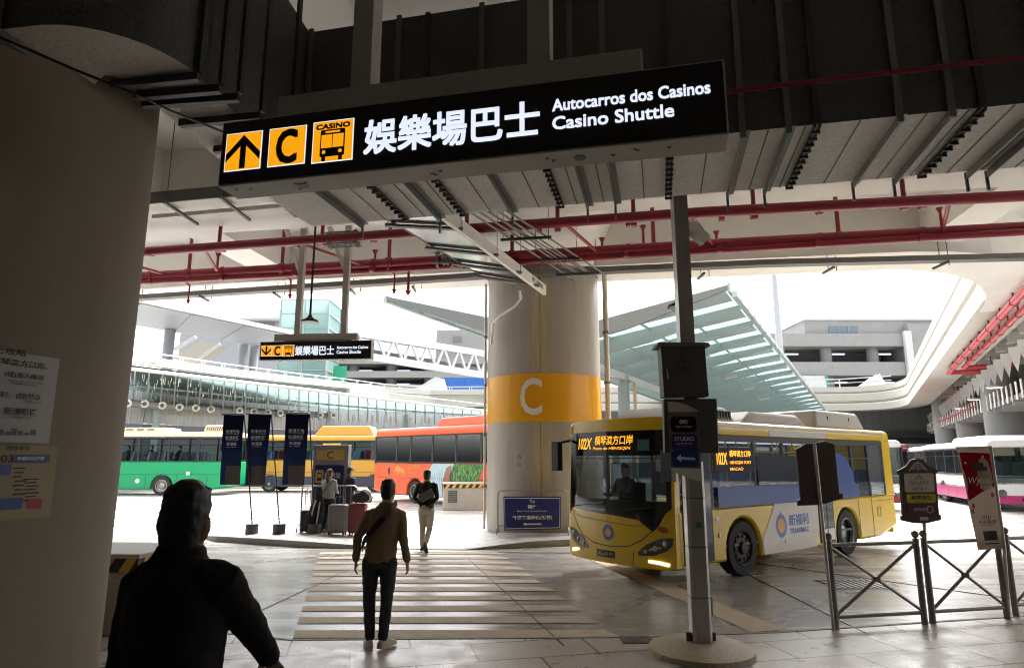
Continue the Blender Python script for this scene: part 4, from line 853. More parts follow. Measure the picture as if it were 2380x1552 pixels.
def body_poly(L, z0, z1, wheels, r, rear_up=.1):
    pts = [(0, z1), (0, z0 + .05)]
    for x in wheels:
        pts += [(x - r, z0)] + [(x - r * math.cos(R(a)), max(z0, .0) + (r * .98) * math.sin(R(a)) + .18) for a in range(0, 181, 15)] + [(x + r, z0)]
    return pts + [(L - .9, z0), (L, z0 + rear_up + .08), (L, z1)]
def rounded(y0, y1, z0, z1, r, n=5):
    return [(y0, z0), (y1, z0)] + [(y1 - r + r * math.cos(R(90 * i / n)), z1 - r + r * math.sin(R(90 * i / n))) for i in range(n + 1)] + [(y0 + r - r * math.sin(R(90 * i / n)), z1 - r + r * math.cos(R(90 * i / n))) for i in range(n + 1)]
def wheel(t, x, y, r, side, dirty=False, name='wheel', deep=False):       # side -1: faces -y
    k = MB(); a = (0, side, 0); w_ = .26
    k.lathe([(r * .55, -w_), (r * .93, -w_), (r, -w_ + .05), (r, -.05), (r * .95, 0), (r * .66, .0), (r * .6, -.02), (r * .55, -.1)], (x, y, r), 36, axis=a, caps=False); wh = obj(name, k, m_tyre, t, smooth=35, world=False)
    k = MB(); k.lathe([(r * .655, -.004), (r * .62, .012), (r * .585, .0), (r * .56, -.13), (r * .36, -.16), (r * .3, -.09), (r * .17, -.06), (0, -.055)] if deep else [(r * .655, -.004), (r * .62, .012), (r * .585, .0), (r * .55, -.05), (r * .36, -.03), (r * .24, -.03), (r * .2, .03), (r * .12, .04), (0.002, .04)], (x, y, r), 36, axis=a, caps=False); q = obj('rim', k, m_rimd if dirty else m_rim, wh, smooth=35, world=False)
    k = MB()
    for i in range(10): an = i * .628; k.lathe([(.03, -.17 if deep else -.05), (.026, -.12 if deep else -.012)], (x + r * .43 * math.cos(an), y, r + r * .43 * math.sin(an)), 8, axis=a)
    obj('wheel_nuts', k, m_rimd, q, world=False)
def seats(t, xs, y0, y1, zf, m, n=4, h=1.0, names='seat_row'):
    for x in xs:
        k = MB(); w_ = (y1 - y0) / (n + .5)
        for i in range(n):
            y = y0 + w_ * (i + .05 + (.5 if i >= n / 2 else 0))
            k.box(x - .42, x + .05, y, y + w_ * .9, zf + .35, zf + .47); k.hexa([(x, y, zf + .4), (x + .12, y, zf + .4), (x + .12, y + w_ * .9, zf + .4), (x, y + w_ * .9, zf + .4), (x + .1, y + .03, zf + h), (x + .17, y + .03, zf + h), (x + .17, y + w_ * .9 - .03, zf + h), (x + .1, y + w_ * .9 - .03, zf + h)])
        obj(names, k, m, t, world=False, bevel=.02)
def coach(label, O, rz, L, W, H, zb, zt, wheels, mats_, cuts, z0=.32, r=.46, seat=None, group=None, roofm=None, front='plain', pane=None, skirt_lines=True, rear=True, fglass=True):
    lower, roof, band = mats_
    t = thing('coach', label, 'coach', (O[0], O[1], 0), rz, group)
    k = MB(); k.prism(body_poly(L, z0, zb, wheels, r + .1), (0, 0, 0), (1, 0, 0), (0, 0, 1), (0, 1, 0), W); obj('body', k, lower, t, bevel=.06, world=False, smooth=30)
    k = MB(); k.prism(rounded(-.0, W, zt, H, .22), (0.02, 0, 0), (0, 1, 0), (0, 0, 1), (1, 0, 0), L - .04); obj('roof', k, roof, t, bevel=.05, world=False, smooth=40)
    for x in wheels:
        for y, s in ((.02, -1), (W - .02, 1)): wheel(t, x, y, r, s, deep=(x > L / 2))
    edges = [.04] + list(cuts) + [L - .04]
    for yy, s in ((.03, -1), (W - .03, 1)):
        for x in edges: k = MB(); k.box(x - .05, x + .05, yy - .035, yy + .035, zb - .02, zt + .02); obj('window_pillar', k, band, t, world=False)
        for a, b in zip(edges, edges[1:]):
            k = MB(); y = yy + s * .012; k.quad((a + .05, y, zb), (b - .05, y, zb), (b - .05, y, zt), (a + .05, y, zt)); wn = obj('window', k, pane or m_tint, t, world=False)
            k = MB(); y2 = yy + s * .04
            k.bar((a + .05, y2, zb + .02), (b - .05, y2, zb + .02), .03, .05); k.bar((a + .05, y2, zt - .02), (b - .05, y2, zt - .02), .03, .06); k.bar((a + .05, y2, zt - (zt - zb) * .28), (b - .05, y2, zt - (zt - zb) * .28), .02, .025); obj('window_frame', k, m_rub, wn, world=False)
    k = MB(); k.box(.1, L - .1, .06, W - .06, zb - .5, zb - .46); obj('floor', k, m_int, t, world=False)
    if seat: seats(t, [1.8 + .9 * i for i in range(int((L - 2.6) / .9))], .12, W - .12, zb - .45, seat)
    if skirt_lines:
        for s in (-1, 1):
            y = -.004 if s < 0 else W + .004; k = MB(); k.bar((.3, y, zb * .62), (L - .3, y, zb * .62), .008, .016)
            for x in [i * L / 7 + .5 for i in range(7)]:
                if all(abs(x - q) > r + .15 for q in wheels): k.bar((x, y, z0 + .06), (x, y, zb * .62), .016, .008, up=(0, 1, 0))
            obj('panel_joint', k, m_rub, t, world=False)
    # front
    k = MB(); zf = zb - .25
    k.quad((-.02, W - .08, zf), (-.02, .08, zf), (.06, .12, zt + .12), (.06, W - .12, zt + .12)); wsn = obj('windscreen', k, m_tintd, t, world=False)
    k = MB(); k.quad((L + .0, .2, zb + .1), (L + .0, W - .2, zb + .1), (L - .02, W - .2, zt), (L - .02, .2, zt)); obj('rear_window', k, m_tintd, t, world=False)
    k = MB(); k.box(.0, .06, .02, W - .02, zb - .3, zb - .02); obj('dashboard', k, m_rub, t, world=False)
    for y in (.28, W - .28):
        k = MB(); k.lathe([(.13, 0), (.12, .03), (0, .04)], (-.0, y, z0 + .42), 20, axis=(-1, 0, 0)); obj('headlamp', k, m_lens, t, world=False, smooth=40)
        k = MB(); s = -1 if y < 1 else 1; yy = 0 if y < 1 else W
        k.tube([(.1, yy, zt), (-.2, yy + s * .12, zt - .05), (-.28, yy + s * .16, zt - .2)], .02, 6); k.box(-.34, -.24, yy + s * .16 - .1, yy + s * .16 + .1, zt - .62, zt - .2); obj('wing_mirror', k, m_rub, t, world=False)
    return t
def pod(t, x0, x1, y0, y1, z0, h, m, name='roof_unit', slope=.35):
    k = MB(); r0 = [(x0, y0, z0), (x1, y0, z0), (x1, y1, z0), (x0, y1, z0)]; r1 = [(x0 + slope, y0 + .1, z0 + h), (x1 - slope * .6, y0 + .1, z0 + h), (x1 - slope * .6, y1 - .1, z0 + h), (x0 + slope, y1 - .1, z0 + h)]
    k.hexa(r0 + r1); return obj(name, k, m, t, bevel=.07, world=False, segs=3, smooth=50)

m_grn = mat('green_coach_paint', (.0, .27, .10), .3, var=.04, scale=1); m_crm = mat('cream_coach_roof', (.54, .44, .29), .45, var=.06)
m_ylc = mat('ochre_coach_paint', (.47, .245, .03), .35, var=.05, scale=1); m_org = mat('orange_coach_paint', (.66, .075, .014), .3, var=.05, scale=1)
m_wht = mat('white_coach_paint', (.58, .58, .58), .3, var=.04); m_mag = mat('magenta_coach_paint', (.38, .025, .13), .3, var=.05); m_rdc = mat('dark_red_coach_paint', (.22, .015, .03), .35, var=.06)
m_navyc = mat('navy_skirt_paint', (.03, .035, .06), .45)

# green coach
GL = 12.0; go = at(541, 1068, 38.0).x - GL
c = coach('green coach with a cream roof, standing behind the left column', (go, 37.6), 0, GL, 2.5, 3.5, 1.85, 3.2, (3.2, GL - 3.75), (m_grn, m_crm, m_rub), [1.7 * i for i in range(1, 7)], r=.52, seat=m_seatg)
pod(c, 3.2, 8.1, .3, 2.2, 3.5, .27, m_crm, slope=.12); pod(c, 10.2, 11.5, .3, 2.2, 3.48, .42, m_crm, 'roof_spoiler', .08)
k = MB()
for i in range(5): k.box(4.6 + i * .6, 5.0 + i * .6, .28, .3, 3.62, 3.68)
for i in range(8): k.hexa([(10.4 + i * .12, .285, 3.6), (10.44 + i * .12, .285, 3.6), (10.44 + i * .12, .3, 3.6), (10.4 + i * .12, .3, 3.6), (10.46 + i * .12, .285, 3.8), (10.5 + i * .12, .285, 3.8), (10.5 + i * .12, .3, 3.8), (10.46 + i * .12, .3, 3.8)])
obj('roof_louvre', k, m_rub, c, world=False)
k = MB(); k.box(9.6, 9.8, -.01, 0, 1.1, 1.3); obj('fuel_cap', k, m_wht, c, world=False)
k = MB()
for i in range(7): k.box(9.75 + i * .1, 9.79 + i * .1, -.012, 0, .62, .85)
obj('vent_grille', k, m_rub, c, world=False)
k = MB(); k.lathe([(.13, 0), (.12, .008), (0, .01)], (6.9, 0, .78), 20, axis=(0, -1, 0)); obj('round_badge', k, m_wht, c, world=False)

# ochre coach behind the flags
yo = at(524, 1068, 41).x
c = coach('ochre coach with a rounded roof unit, behind the navy banners', (yo, 41.2), 0, 12.2, 2.5, 3.45, 1.95, 3.1, (2.7, 9.2), (m_ylc, m_ylc, m_rub), [1.9, 3.7, 5.5, 7.3, 9.1, 10.9], r=.5, seat=m_seatb, pane=glass('pale_coach_glass', (.72, .9, .88), .75, gl=.5))
pod(c, 5.2, 9.0, .25, 2.25, 3.42, .62, m_ylc, slope=.5)
seats(c, [3.0, 6.6, 8.4], .15, 2.3, 1.5, m_seatr, h=1.06)
k = MB(); k.box(.4, 12, -.012, 0, .34, .95); obj('navy_skirt', k, m_navyc, c, world=False)
k = MB(); k.box(5.9, 7.0, -.02, 0, 2.5, 2.95); obj('window_notice', k, mat('notice_yellow', (.6, .36, .03), .5), c, world=False)

# orange coach
oaz = R(-46); od = V((math.sin(oaz), math.cos(oaz), 0)); rwp = V((-4.5, 30.9, 0)); OL = 11.0; orz = math.atan2(od.y, od.x)
oo = rwp - od * 7.75; on_ = V((-od.y, od.x, 0))       # local y points towards the camera, so the seen side is y = W
c = coach('orange red coach with a foliage and lattice picture on its side', (oo.x - on_.x * 2.5, oo.y - on_.y * 2.5), orz, OL, 2.5, 3.45, 1.8, 3.05, (2.5, 7.75), (m_org, m_org, m_rub), [1.7, 3.3, 4.9, 6.5, 8.1, 9.2], r=.5, seat=m_seatb)
pod(c, 2.4, 6.6, .25, 2.25, 3.42, .42, m_org, slope=.4)
def leafmat():
    m = mat('foliage_print', (.04, .16, .02), .4, var=0); t = m.node_tree; b = t.nodes['Principled BSDF']
    tc = t.nodes.new('ShaderNodeTexCoord'); mp = t.nodes.new('ShaderNodeMapping'); mp.inputs['Scale'].default_value = (1, 1, .45); vo = t.nodes.new('ShaderNodeTexVoronoi'); vo.inputs['Scale'].default_value = 11
    rp = t.nodes.new('ShaderNodeValToRGB'); e = rp.color_ramp.elements; e[0].color = (.25, .36, .02, 1); e[1].color = (.008, .05, .012, 1); e[1].position = .75; q = e.new(.35); q.color = (.05, .2, .02, 1)
    t.links.new(tc.outputs['Object'], mp.inputs[0]); t.links.new(mp.outputs[0], vo.inputs['Vector']); t.links.new(vo.outputs['Distance'], rp.inputs[0]); t.links.new(rp.outputs[0], b.inputs['Base Color']); return m
f = Frame((0, 2.504, 0), (-1, 0, 0), (0, 0, 1))       # side seen: x runs to the right as -x local
k = MB(); f.poly(k, [(-7.25, .62), (-7.0, .36), (-5.0, .36), (-4.8, 1.78), (-6.5, 1.78)], .0, .004); gp = obj('side_picture', k, mat('picture_pale_blue', (.36, .5, .54), .4, var=.2, scale=5), c, world=False)
k = MB(); f.poly(k, [(-5.1, .38), (-3.9, .38), (-3.5, 1.0), (-3.1, 1.74), (-5.0, 1.78), (-5.3, 1.2)], .0045, .003); obj('foliage', k, leafmat(), gp, world=False)
k = MB(); f.poly(k, [(-5.75, .38), (-5.12, .38), (-5.15, 1.72), (-5.5, 1.6), (-5.8, .9)], .0045, .003); obj('tower_picture', k, mat('picture_brown', (.24, .11, .07), .5, var=.6, scale=14), gp, world=False)
k = MB()
for i in range(9): f.line(k, [(-7.1 + i * .17, .6), (-6.5 + i * .12, 1.76)], .012, .0046); f.line(k, [(-6.9 + i * .14, .6 + i * .02), (-7.1 + i * .16, .95 + i * .08)], .012, .0046)
obj('lattice', k, mat('picture_dark_line', (.12, .2, .24), .5, var=0), gp, world=False)
k = MB(); f.text(k, '永利澳門', -8.25, 1.5, .2, .85, .012, 'L', .004); f.text(k, 'MACAU', -8.2, 1.28, .12, .6, .006, 'L', .004)
for q in ([(-9.35, 1.35), (-9.2, 1.62), (-9.05, 1.68), (-8.75, 1.55), (-8.55, 1.5), (-8.45, 1.3), (-8.52, 1.28), (-8.6, 1.4), (-8.65, 1.2), (-8.72, 1.2), (-8.72, 1.38), (-8.95, 1.42), (-9.05, 1.2), (-9.12, 1.22), (-9.08, 1.5), (-9.25, 1.4)],): f.poly(k, q, .003, .002)
obj('gold_lettering', k, mat('coach_gold', (.5, .28, .05), .3, .5), c, world=False)
k = MB(); f.disc(k, -9.75, 1.42, .09, .003, .004, ry=.17); obj('side_lamp', k, m_rub, c, world=False)

# coaches under the right hand roadway
def white_coach(label, FL, az, low, L=9.5, W=2.3, H=2.72, plate='MH-60-1', wheels=(2.0, 6.8)):
    az = R(az); d = V((math.sin(az), math.cos(az), 0)); n = V((-math.cos(az), math.sin(az), 0)); O = V((FL[0], FL[1], 0)) - n * W
    c = coach(label, (O.x, O.y), math.atan2(d.y, d.x), L, W, H, 1.32, 2.42, wheels, (m_wht, m_wht, m_rub), [1.5 * i for i in range(1, 6)], z0=.28, r=.44, seat=m_seatg, group='white coaches under the right roadway', pane=glass('teal_coach_glass', (.6, .85, .82), .6, gl=.5))
    k = MB(); k.box(.05, L - .05, -.006, 0, .3, .78); k.box(.05, L - .05, W, W + .006, .3, .78); k.box(-.008, 0, .05, W - .05, .3, .6); obj('coloured_skirt', k, low, c, world=False)
    f = Frame((-.03, W / 2, 0), (0, -1, 0), (0, 0, 1)); k = MB(); f.rect(k, -.25, .4, .25, .52, .0, .004); pl = obj('number_plate', k, m_ink, c, world=False)
    k = MB(); f.text(k, plate, 0, .43, .06, .4, .02, 'C', .006); obj('lettering', k, mat('plate_gold', (.6, .4, .05), .4), pl, world=False)
    k = MB(); f.ringd(k, 0, .78, .07, .1, .003, ry=.8); obj('badge', k, m_rub, c, world=False)
    for y in (.45, 1.4):
        k = MB(); k.quad((.10, y, 2.1), (.10, y + .75, 2.1), (.12, y + .75, 2.42), (.12, y, 2.42)); obj('sun_blind', k, m_crm, c, world=False)
    for y in (.3, W - .3): k = MB(); k.lathe([(.15, 0), (.13, .04), (0, .05)], (0, y, .68), 16, axis=(-1, 0, 0)); obj('headlamp', k, m_lens, c, world=False, smooth=40)
    return c
c = white_coach('white and magenta coach facing the camera behind the red banner at the right edge', (18.55, 25.9), 19, m_mag); pod(c, .8, 5.5, .2, 2.1, 2.7, .22, m_wht, slope=.4)
white_coach('second white and magenta coach, farther back under the right roadway', (21.9, 34.6), 24, m_mag, plate='MK-21-7')
c = white_coach('white and red coach just behind the tail of the yellow city bus', (13.1, 26.5), 8, m_rdc, plate='MM-18-3')
k = MB(); k.lathe([(.09, 0), (.05, .03)], (-.03, .35, .75), 16, axis=(-1, 0, 0)); obj('lit_headlamp', k, m_head, c, world=False)
az = R(30); d_ = V((math.sin(az), math.cos(az)))
coach('dark red coach parked far back beyond the white coaches', (27.5, 46), math.atan2(d_.y, d_.x), 10, 2.4, 3.0, 1.4, 2.6, (2.2, 7.2), (m_rdc, m_rdc, m_rub), [1.6 * i for i in range(1, 6)], r=.46)

# ------------------------------------------------------------------ yellow city bus
BAZ = R(51.0); bd = V((math.sin(BAZ), math.cos(BAZ))); BL, BW, BH = 8.2, 2.36, 2.62
bus = thing('city_bus', 'yellow city bus turning right with an amber destination display and blue and white side wrap', 'bus', (2.56, 10.55, 0), math.atan2(bd.y, bd.x))
m_by = mat('bus_yellow_paint', (.72, .46, .008), .24, var=.05, scale=1.2, coat=.3); m_bw = mat('bus_white_wrap', (.62, .58, .52), .3, var=.04); m_bb = mat('bus_blue_wrap', (.014, .06, .27), .28, var=.1, scale=2)
m_bs = mat('bus_silver_trim', (.55, .53, .49), .3, .3, var=.05); m_mask = mat('black_glass_mask', (.008, .008, .009), .08, var=0); m_pod = mat('roof_pod_plastic', (.50, .475, .44), .5, var=.06)
led = emit('amber_led', (1.0, .40, .012), 1.5 * EM); m_logo = mat('logo_blue', (.05, .12, .42), .3, var=0); m_logoo = mat('logo_orange', (.75, .3, .02), .3, var=0)
WX = (1.85, 5.75); ZB, ZT = 1.17, 2.36
k = MB(); k.prism(body_poly(BL, .28, ZB, WX, .52, .12), (0, 0, 0), (1, 0, 0), (0, 0, 1), (0, 1, 0), BW); obj('body', k, m_by, bus, bevel=.05, world=False, smooth=30)
k = MB(); k.prism(rounded(0, BW, ZT, BH, .13), (0, 0, 0), (0, 1, 0), (0, 0, 1), (1, 0, 0), BL); obj('roof', k, m_by, bus, bevel=.03, world=False, smooth=40)
k = MB(); k.box(2.9, 5.1, -.006, 0, ZT + .02, BH - .13); k.box(.4, BL - .3, -.004, .03, BH - .1, BH - .06); obj('silver_trim', k, m_bs, bus, world=False)
for i, x in enumerate(WX):
    wheel(bus, x, .03, .46, -1, dirty=(i == 0), deep=(i == 1)); wheel(bus, x, BW - .03, .46, 1, dirty=True)
# side glazing (near side y = 0, far side y = W)
pil = [.06, .98, 2.35, 3.35, 4.35, 5.15, 6.2, 7.0, 7.75]
for yy, s in ((.03, -1), (BW - .03, 1)):
    for x in pil: k = MB(); k.box(x - .035, x + .035, yy - .025, yy + .025, ZB - .01, ZT + .01); obj('window_pillar', k, m_rub, bus, world=False)
    for a, b in zip(pil, pil[1:]):
        k = MB(); y = yy + s * .02; k.quad((a + .03, y, ZB), (b - .03, y, ZB), (b - .03, y, ZT), (a + .03, y, ZT)); wn = obj('window', k, m_tintd, bus, world=False)
        k = MB(); k.bar((a, yy + s * .03, ZT - .05), (b, yy + s * .03, ZT - .05), .02, .10); k.bar((a, yy + s * .03, ZT - .38), (b, yy + s * .03, ZT - .38), .015, .02); obj('window_frame', k, m_rub, wn, world=False)
k = MB(); k.box(7.78, BL + .0, -.005, BW + .005, ZB - .02, ZT + .02); k.box(BL - .06, BL, 0, BW, ZB - .02, ZT + .02); obj('rear_quarter', k, m_by, bus, bevel=.02, world=False)
k = MB(); k.box(.02, BL - .1, .05, BW - .05, .5, .54); obj('floor', k, m_int, bus, world=False)
k = MB(); k.box(.05, BL - .1, .08, BW - .08, ZT - .02, ZT); obj('ceiling_lining', k, m_wht, bus, world=False)
for y in (.55, 1.8): k = MB(); k.box(1.2, BL - .8, y - .06, y + .06, ZT - .05, ZT - .03); obj('ceiling_lamp', k, e_white, bus, world=False)  # lamp strips added to brighten the bus interior
seats(bus, [3.0, 3.8, 4.6, 5.9, 6.7, 7.4], .14, BW - .14, .78, m_seatb, h=.95)
k = MB()
for x in (1.5, 2.6, 3.4, 4.3, 5.1, 6.0): 
    for y in (.75, 1.6): k.tube([(x, y, .55), (x, y, ZT)], .016, 6)
k.tube([(1, .75, 2.1), (7.5, .75, 2.1)], .016, 6); k.tube([(1, 1.6, 2.1), (7.5, 1.6, 2.1)], .016, 6); obj('grab_rails', k, mat('yellow_rail', (.7, .42, .02), .35), bus, world=False)
f = Frame((0, -.003, 0), (1, 0, 0), (0, 0, 1))
k = MB(); f.poly(k, [(2.45, .3), (4.35, .3), (4.48, .62), (4.5, ZB - .0), (2.9, ZB), (2.62, .8), (2.42, .55)], .0, .004); obj('white_wrap', k, m_bw, bus, world=False)
k = MB(); f.poly(k, [(1.1, ZB - .01), (6.3, ZB - .01), (6.3, 1.42), (6.1, 1.48), (1.1, 1.5)], .03, .004); f.poly(k, [(5.15, 1.5), (6.15, 1.46), (6.05, 1.75), (5.85, 1.98), (5.55, 2.08), (5.15, 2.1)], .03, .004); obj('blue_wrap', k, m_bb, bus, world=False)
k = MB(); f.ringd(k, 3.08, .76, .12, .19, .006, ry=1.1); f.poly(k, [(3.08 - .04, .76 + .2), (3.08, .76 + .26), (3.08 + .04, .76 + .2)], .005, .001); k_ = MB(); f.rect(k_, 2.4, 1.5, 5.12, 2.02, .012, .002); obj('blue_window_film', k_, glass('blue_film', (.42, .6, .95), .8, gl=.6), bus, world=False)
lg = obj('side_logo', k, m_logo, bus, world=False)
k = MB(); f.disc(k, 3.08, .76, .12, .004, .003, ry=.13); obj('logo_core', k, m_logoo, lg, world=False)
k = MB(); f.text(k, '新福利', 3.36, .74, .2, .72, .03, 'L', .006); f.text(k, 'TRANSMAC', 3.37, .6, .09, .7, .03, 'L', .006); obj('side_lettering', k, m_logo, bus, world=False)
k = MB(); f.rect(k, 1.05, 1.74, 2.26, 2.16, .024, .008); lb = obj('side_display', k, m_mask, bus, world=False)
k = MB(); f.text(k, '橫琴澳方口岸', 1.5, 2.0, .11, .66, .02, 'L', .034); f.text(k, '102X', 1.12, 1.87, .2, .3, .02, 'L', .034); f.text(k, 'HENGQIN PORT', 1.5, 1.87, .06, .66, .02, 'L', .034); f.text(k, 'MACAO', 1.5, 1.77, .05, .4, .02, 'L', .034); obj('led_lettering', k, led, lb, world=False)
# doors
for (x0, x1, nm) in ((.16, .94, 'front_door'), (4.52, 5.12, 'middle_door')):
    k = MB(); f.rect(k, x0, .34, x1, ZT - .05, .002, .012); dr = obj(nm, k, m_rub, bus, world=False)
    xm = (x0 + x1) / 2
    for a, b in ((x0 + .03, xm - .02), (xm + .02, x1 - .03)):
        k = MB(); f.rect(k, a, .62, b, ZT - .12, .015, .003); obj('door_glass', k, mat('door_glass', (.03, .035, .045), .05, var=0), dr, world=False)
        k = MB(); f.rect(k, a, .38, b, .6, .015, .004); obj('kick_panel', k, m_bs if nm[0] == 'm' else m_rub, dr, world=False)
k = MB(); f.rect(k, 1.05, .95, 1.14, 1.03, .002, .003); f.rect(k, 2.44, .36, 2.58, .56, .005, .003); f.disc(k, 1.12, .72, .035, .002, .02); f.disc(k, 3.2, .48, .03, .006, .01)
obj('side_fitting', k, m_bs, bus, world=False)
k = MB(); 
for (a, b, c_, d_) in ((6.95, .3, 6.96, 1.15), (6.95, 1.05, 8.1, 1.06), (7.2, .72, 7.38, .73), (7.2, .9, 7.38, .91), (7.2, .72, 7.21, .91), (7.37, .72, 7.38, .91), (6.3, .35, 6.31, 1.15)): f.rect(k, a, b, c_, d_, .001, .003)
obj('panel_joint', k, m_rub, bus, world=False)
# front: curved face surface  x = -bulge(y)
def fx(y, z): return -.20 * (1 - (2 * y / BW - 1) ** 2) - .03 + max(0, z - 1.1) * .05
def fpatch(mb, pts_bot, pts_top, off=0.0, n=24, m=0):       # curves given as z(t) at t = y/W
    def itp(c, t):
        for (a, za), (b, zb_) in zip(c, c[1:]):
            if a <= t <= b: return za + (zb_ - za) * (t - a) / (b - a)
        return c[-1][1]
    t0 = max(pts_bot[0][0], pts_top[0][0]); t1 = min(pts_bot[-1][0], pts_top[-1][0]); nz = 6; vs = []
    for i in range(n + 1):
        t = t0 + (t1 - t0) * i / n; a, b = itp(pts_bot, t), itp(pts_top, t)
        for j in range(nz + 1): z = a + (b - a) * j / nz; vs.append((fx(t * BW, z) - off, t * BW, z))
    return mb.add(vs, [(i * (nz + 1) + j, i * (nz + 1) + j + 1, (i + 1) * (nz + 1) + j + 1, (i + 1) * (nz + 1) + j) for i in range(n) for j in range(nz)], m)
maskb = [(.02, 1.2), (.06, 1.12), (.13, .86), (.16, .84), (.26, 1.0), (.5, 1.05), (.8, 1.08), (.94, 1.12), (.985, 1.0)]
k = MB(); fpatch(k, [(0, .30), (.1, .27), (.9, .27), (1, .30)], [(0, 1.22)] + maskb + [(1, 1.02)], 0, 48)
fpatch(k, [(0, 2.42), (1, 2.42)], [(0, BH - .02), (.1, BH + .02), (.9, BH + .02), (1, BH - .02)], 0, 24)
for t in (0, 1):
    a = [(fx(t * BW, z), t * BW, z) for z in (.3, .8, 1.2, 1.7, 2.2, 2.6)]; b = [(.1, t * BW, z) for z in (.3, .8, 1.2, 1.7, 2.2, 2.6)]
    for i in range(5): k.quad(a[i], a[i + 1], b[i + 1], b[i])
fpatch(k, [(0, .8), (.02, .8)], [(0, 2.45), (.02, 2.45)], 0, 2); fpatch(k, [(.985, .8), (1, .8)], [(.985, 2.45), (1, 2.45)], 0, 2)
ys = [BW * i / 24 for i in range(25)]; k.add([(fx(y, BH) , y, BH + .0) for y in ys] + [(.25, y, BH + .01) for y in ys], [(i, i + 1, 26 + i, 25 + i) for i in range(24)])
k.add([(fx(y, .3), y, .275) for y in ys] + [(.25, y, .28) for y in ys], [(i, i + 1, 26 + i, 25 + i) for i in range(24)])
front = obj('front_panel', k, m_by, bus, smooth=35, world=False, fixn=False)
k = MB(); fpatch(k, maskb, [(.02, 1.3), (.985, 1.3)], .002, 48); fpatch(k, [(.02, 2.02), (.985, 2.02)], [(.02, 2.43), (.985, 2.43)], .002)
fpatch(k, [(.02, 1.29), (.055, 1.29)], [(.02, 2.03), (.055, 2.03)], .002, 3); fpatch(k, [(.955, 1.29), (.985, 1.29)], [(.955, 2.03), (.985, 2.03)], .002, 3); obj('windscreen_surround', k, m_mask, bus, smooth=35, world=False)
k = MB(); fpatch(k, [(.05, 1.29), (.96, 1.29)], [(.05, 2.03), (.96, 2.03)], .0); obj('windscreen', k, m_tintd, bus, smooth=35, world=False)
def ftext(mb, s, t, z, h, wd, off=.006, bold=0.0, align='C', shear=0.0):
    q = text_mb(s, (0, 0, 0), (1, 0, 0), (0, 1, 0), h, wd, bold, align, 0, None, 0, shear)
    return mb.add([(fx(t * BW - a, z + b) - off, t * BW - a, z + b) for a, b, _ in q.v], q.f)
k = MB(); ftext(k, '102X', .87, 2.13, .2, .42, .008, .02, 'L', .25); ftext(k, '橫琴澳方口岸', .66, 2.2, .16, .86, .008, .012, 'L', .1); ftext(k, 'Posto de HENGQIN', .68, 2.11, .06, .86, .008, .012, 'L', .2); obj('led_destination', k, led, bus, world=False)
k = MB(); fpatch(k, [(.17, 2.1), (.26, 2.1)], [(.17, 2.28), (.26, 2.28)], .005, 4); obj('access_sticker', k, mat('sticker_teal', (.04, .13, .17), .4), bus, world=False)
# hood line, logo, lamps, plate
def fcurve(mb, pts, wd=.014, off=.004):
    for (t0, z0), (t1, z1) in zip(pts, pts[1:]):
        for i in range(4):
            a = (t0 + (t1 - t0) * i / 4, z0 + (z1 - z0) * i / 4); b = (t0 + (t1 - t0) * (i + 1) / 4, z0 + (z1 - z0) * (i + 1) / 4)
            d = V(((b[0] - a[0]) * BW, b[1] - a[1])).normalized(); q = V((-d.y, d.x)) * wd / 2
            P = lambda p, s: (fx(p[0] * BW + q.x * s, p[1]) - off, p[0] * BW + q.x * s, p[1] + q.y * s)
            mb.add([P(a, -1), P(b, -1), P(b, 1), P(a, 1)], [(0, 1, 2, 3)])
    return mb
k = MB(); fcurve(k, [(.93, 1.06), (.88, .82), (.8, .66), (.68, .57), (.5, .54), (.35, .57), (.24, .68), (.15, .85)]); fcurve(k, [(.9, 1.0), (.8, .97), (.5, .93), (.3, .9), (.2, .92)], .01); fcurve(k, [(.3, .5), (.31, .28)], .01); fcurve(k, [(.93, .55), (.88, .45), (.8, .42)], .01); obj('hood_joint', k, m_rub, bus, world=False)
def fshape(mb, pts, off, m=0, nsub=1):
    return mb.add([(fx(t * BW, z) - off, t * BW, z) for t, z in pts], [list(range(len(pts)))], m)
def fring(mb, t, z, r0, r1, off, n=28):
    vs = [(fx(t * BW + r * math.cos(6.2832 * i / n), z) - off, t * BW + r * math.cos(6.2832 * i / n), z + r * math.sin(6.2832 * i / n)) for r in (r0, r1) for i in range(n)]
    return mb.add(vs, [(i, n + i, n + (i + 1) % n, (i + 1) % n) for i in range(n)])
k = MB(); fring(k, .52, .76, .07, .125, .006); obj('front_logo', k, m_logo, bus, world=False)
for sgn, tt_ in ((0, lambda t: t), (1, lambda t: 1 - t)):
    k = MB(); pts = [(.015, .76), (.1, .74), (.2, .63), (.27, .5), (.26, .45), (.15, .47), (.06, .55), (.02, .64)]
    fshape(k, [(tt_(t), z) for t, z in pts], .01); hl = obj('headlamp', k, m_lens, bus, world=False)
    for (t, z, r_) in ((.07, .66, .05), (.14, .58, .045), (.21, .52, .035)):
        k = MB(); y = tt_(t) * BW; k.lathe([(r_, 0), (r_ * .8, .012), (r_ * .3, .02), (0, .015)], (fx(y, z) - .012, y, z), 16, axis=(-1, 0, 0)); obj('lamp_bulb', k, m_rim, hl, world=False, smooth=40)
    k = MB(); pts = [(.04, .37), (.11, .395), (.19, .40), (.19, .36), (.12, .35), (.05, .325)] if sgn == 0 else [(.04, .40), (.14, .44), (.15, .40), (.05, .35)]
    fshape(k, [(tt_(t), z) for t, z in pts], .014); obj('running_lamp', k, m_head, bus, world=False)
k = MB(); fpatch(k, [(.46, .36), (.64, .36)], [(.46, .47), (.64, .47)], .008, 4); pl = obj('number_plate', k, m_mask, bus, world=False)
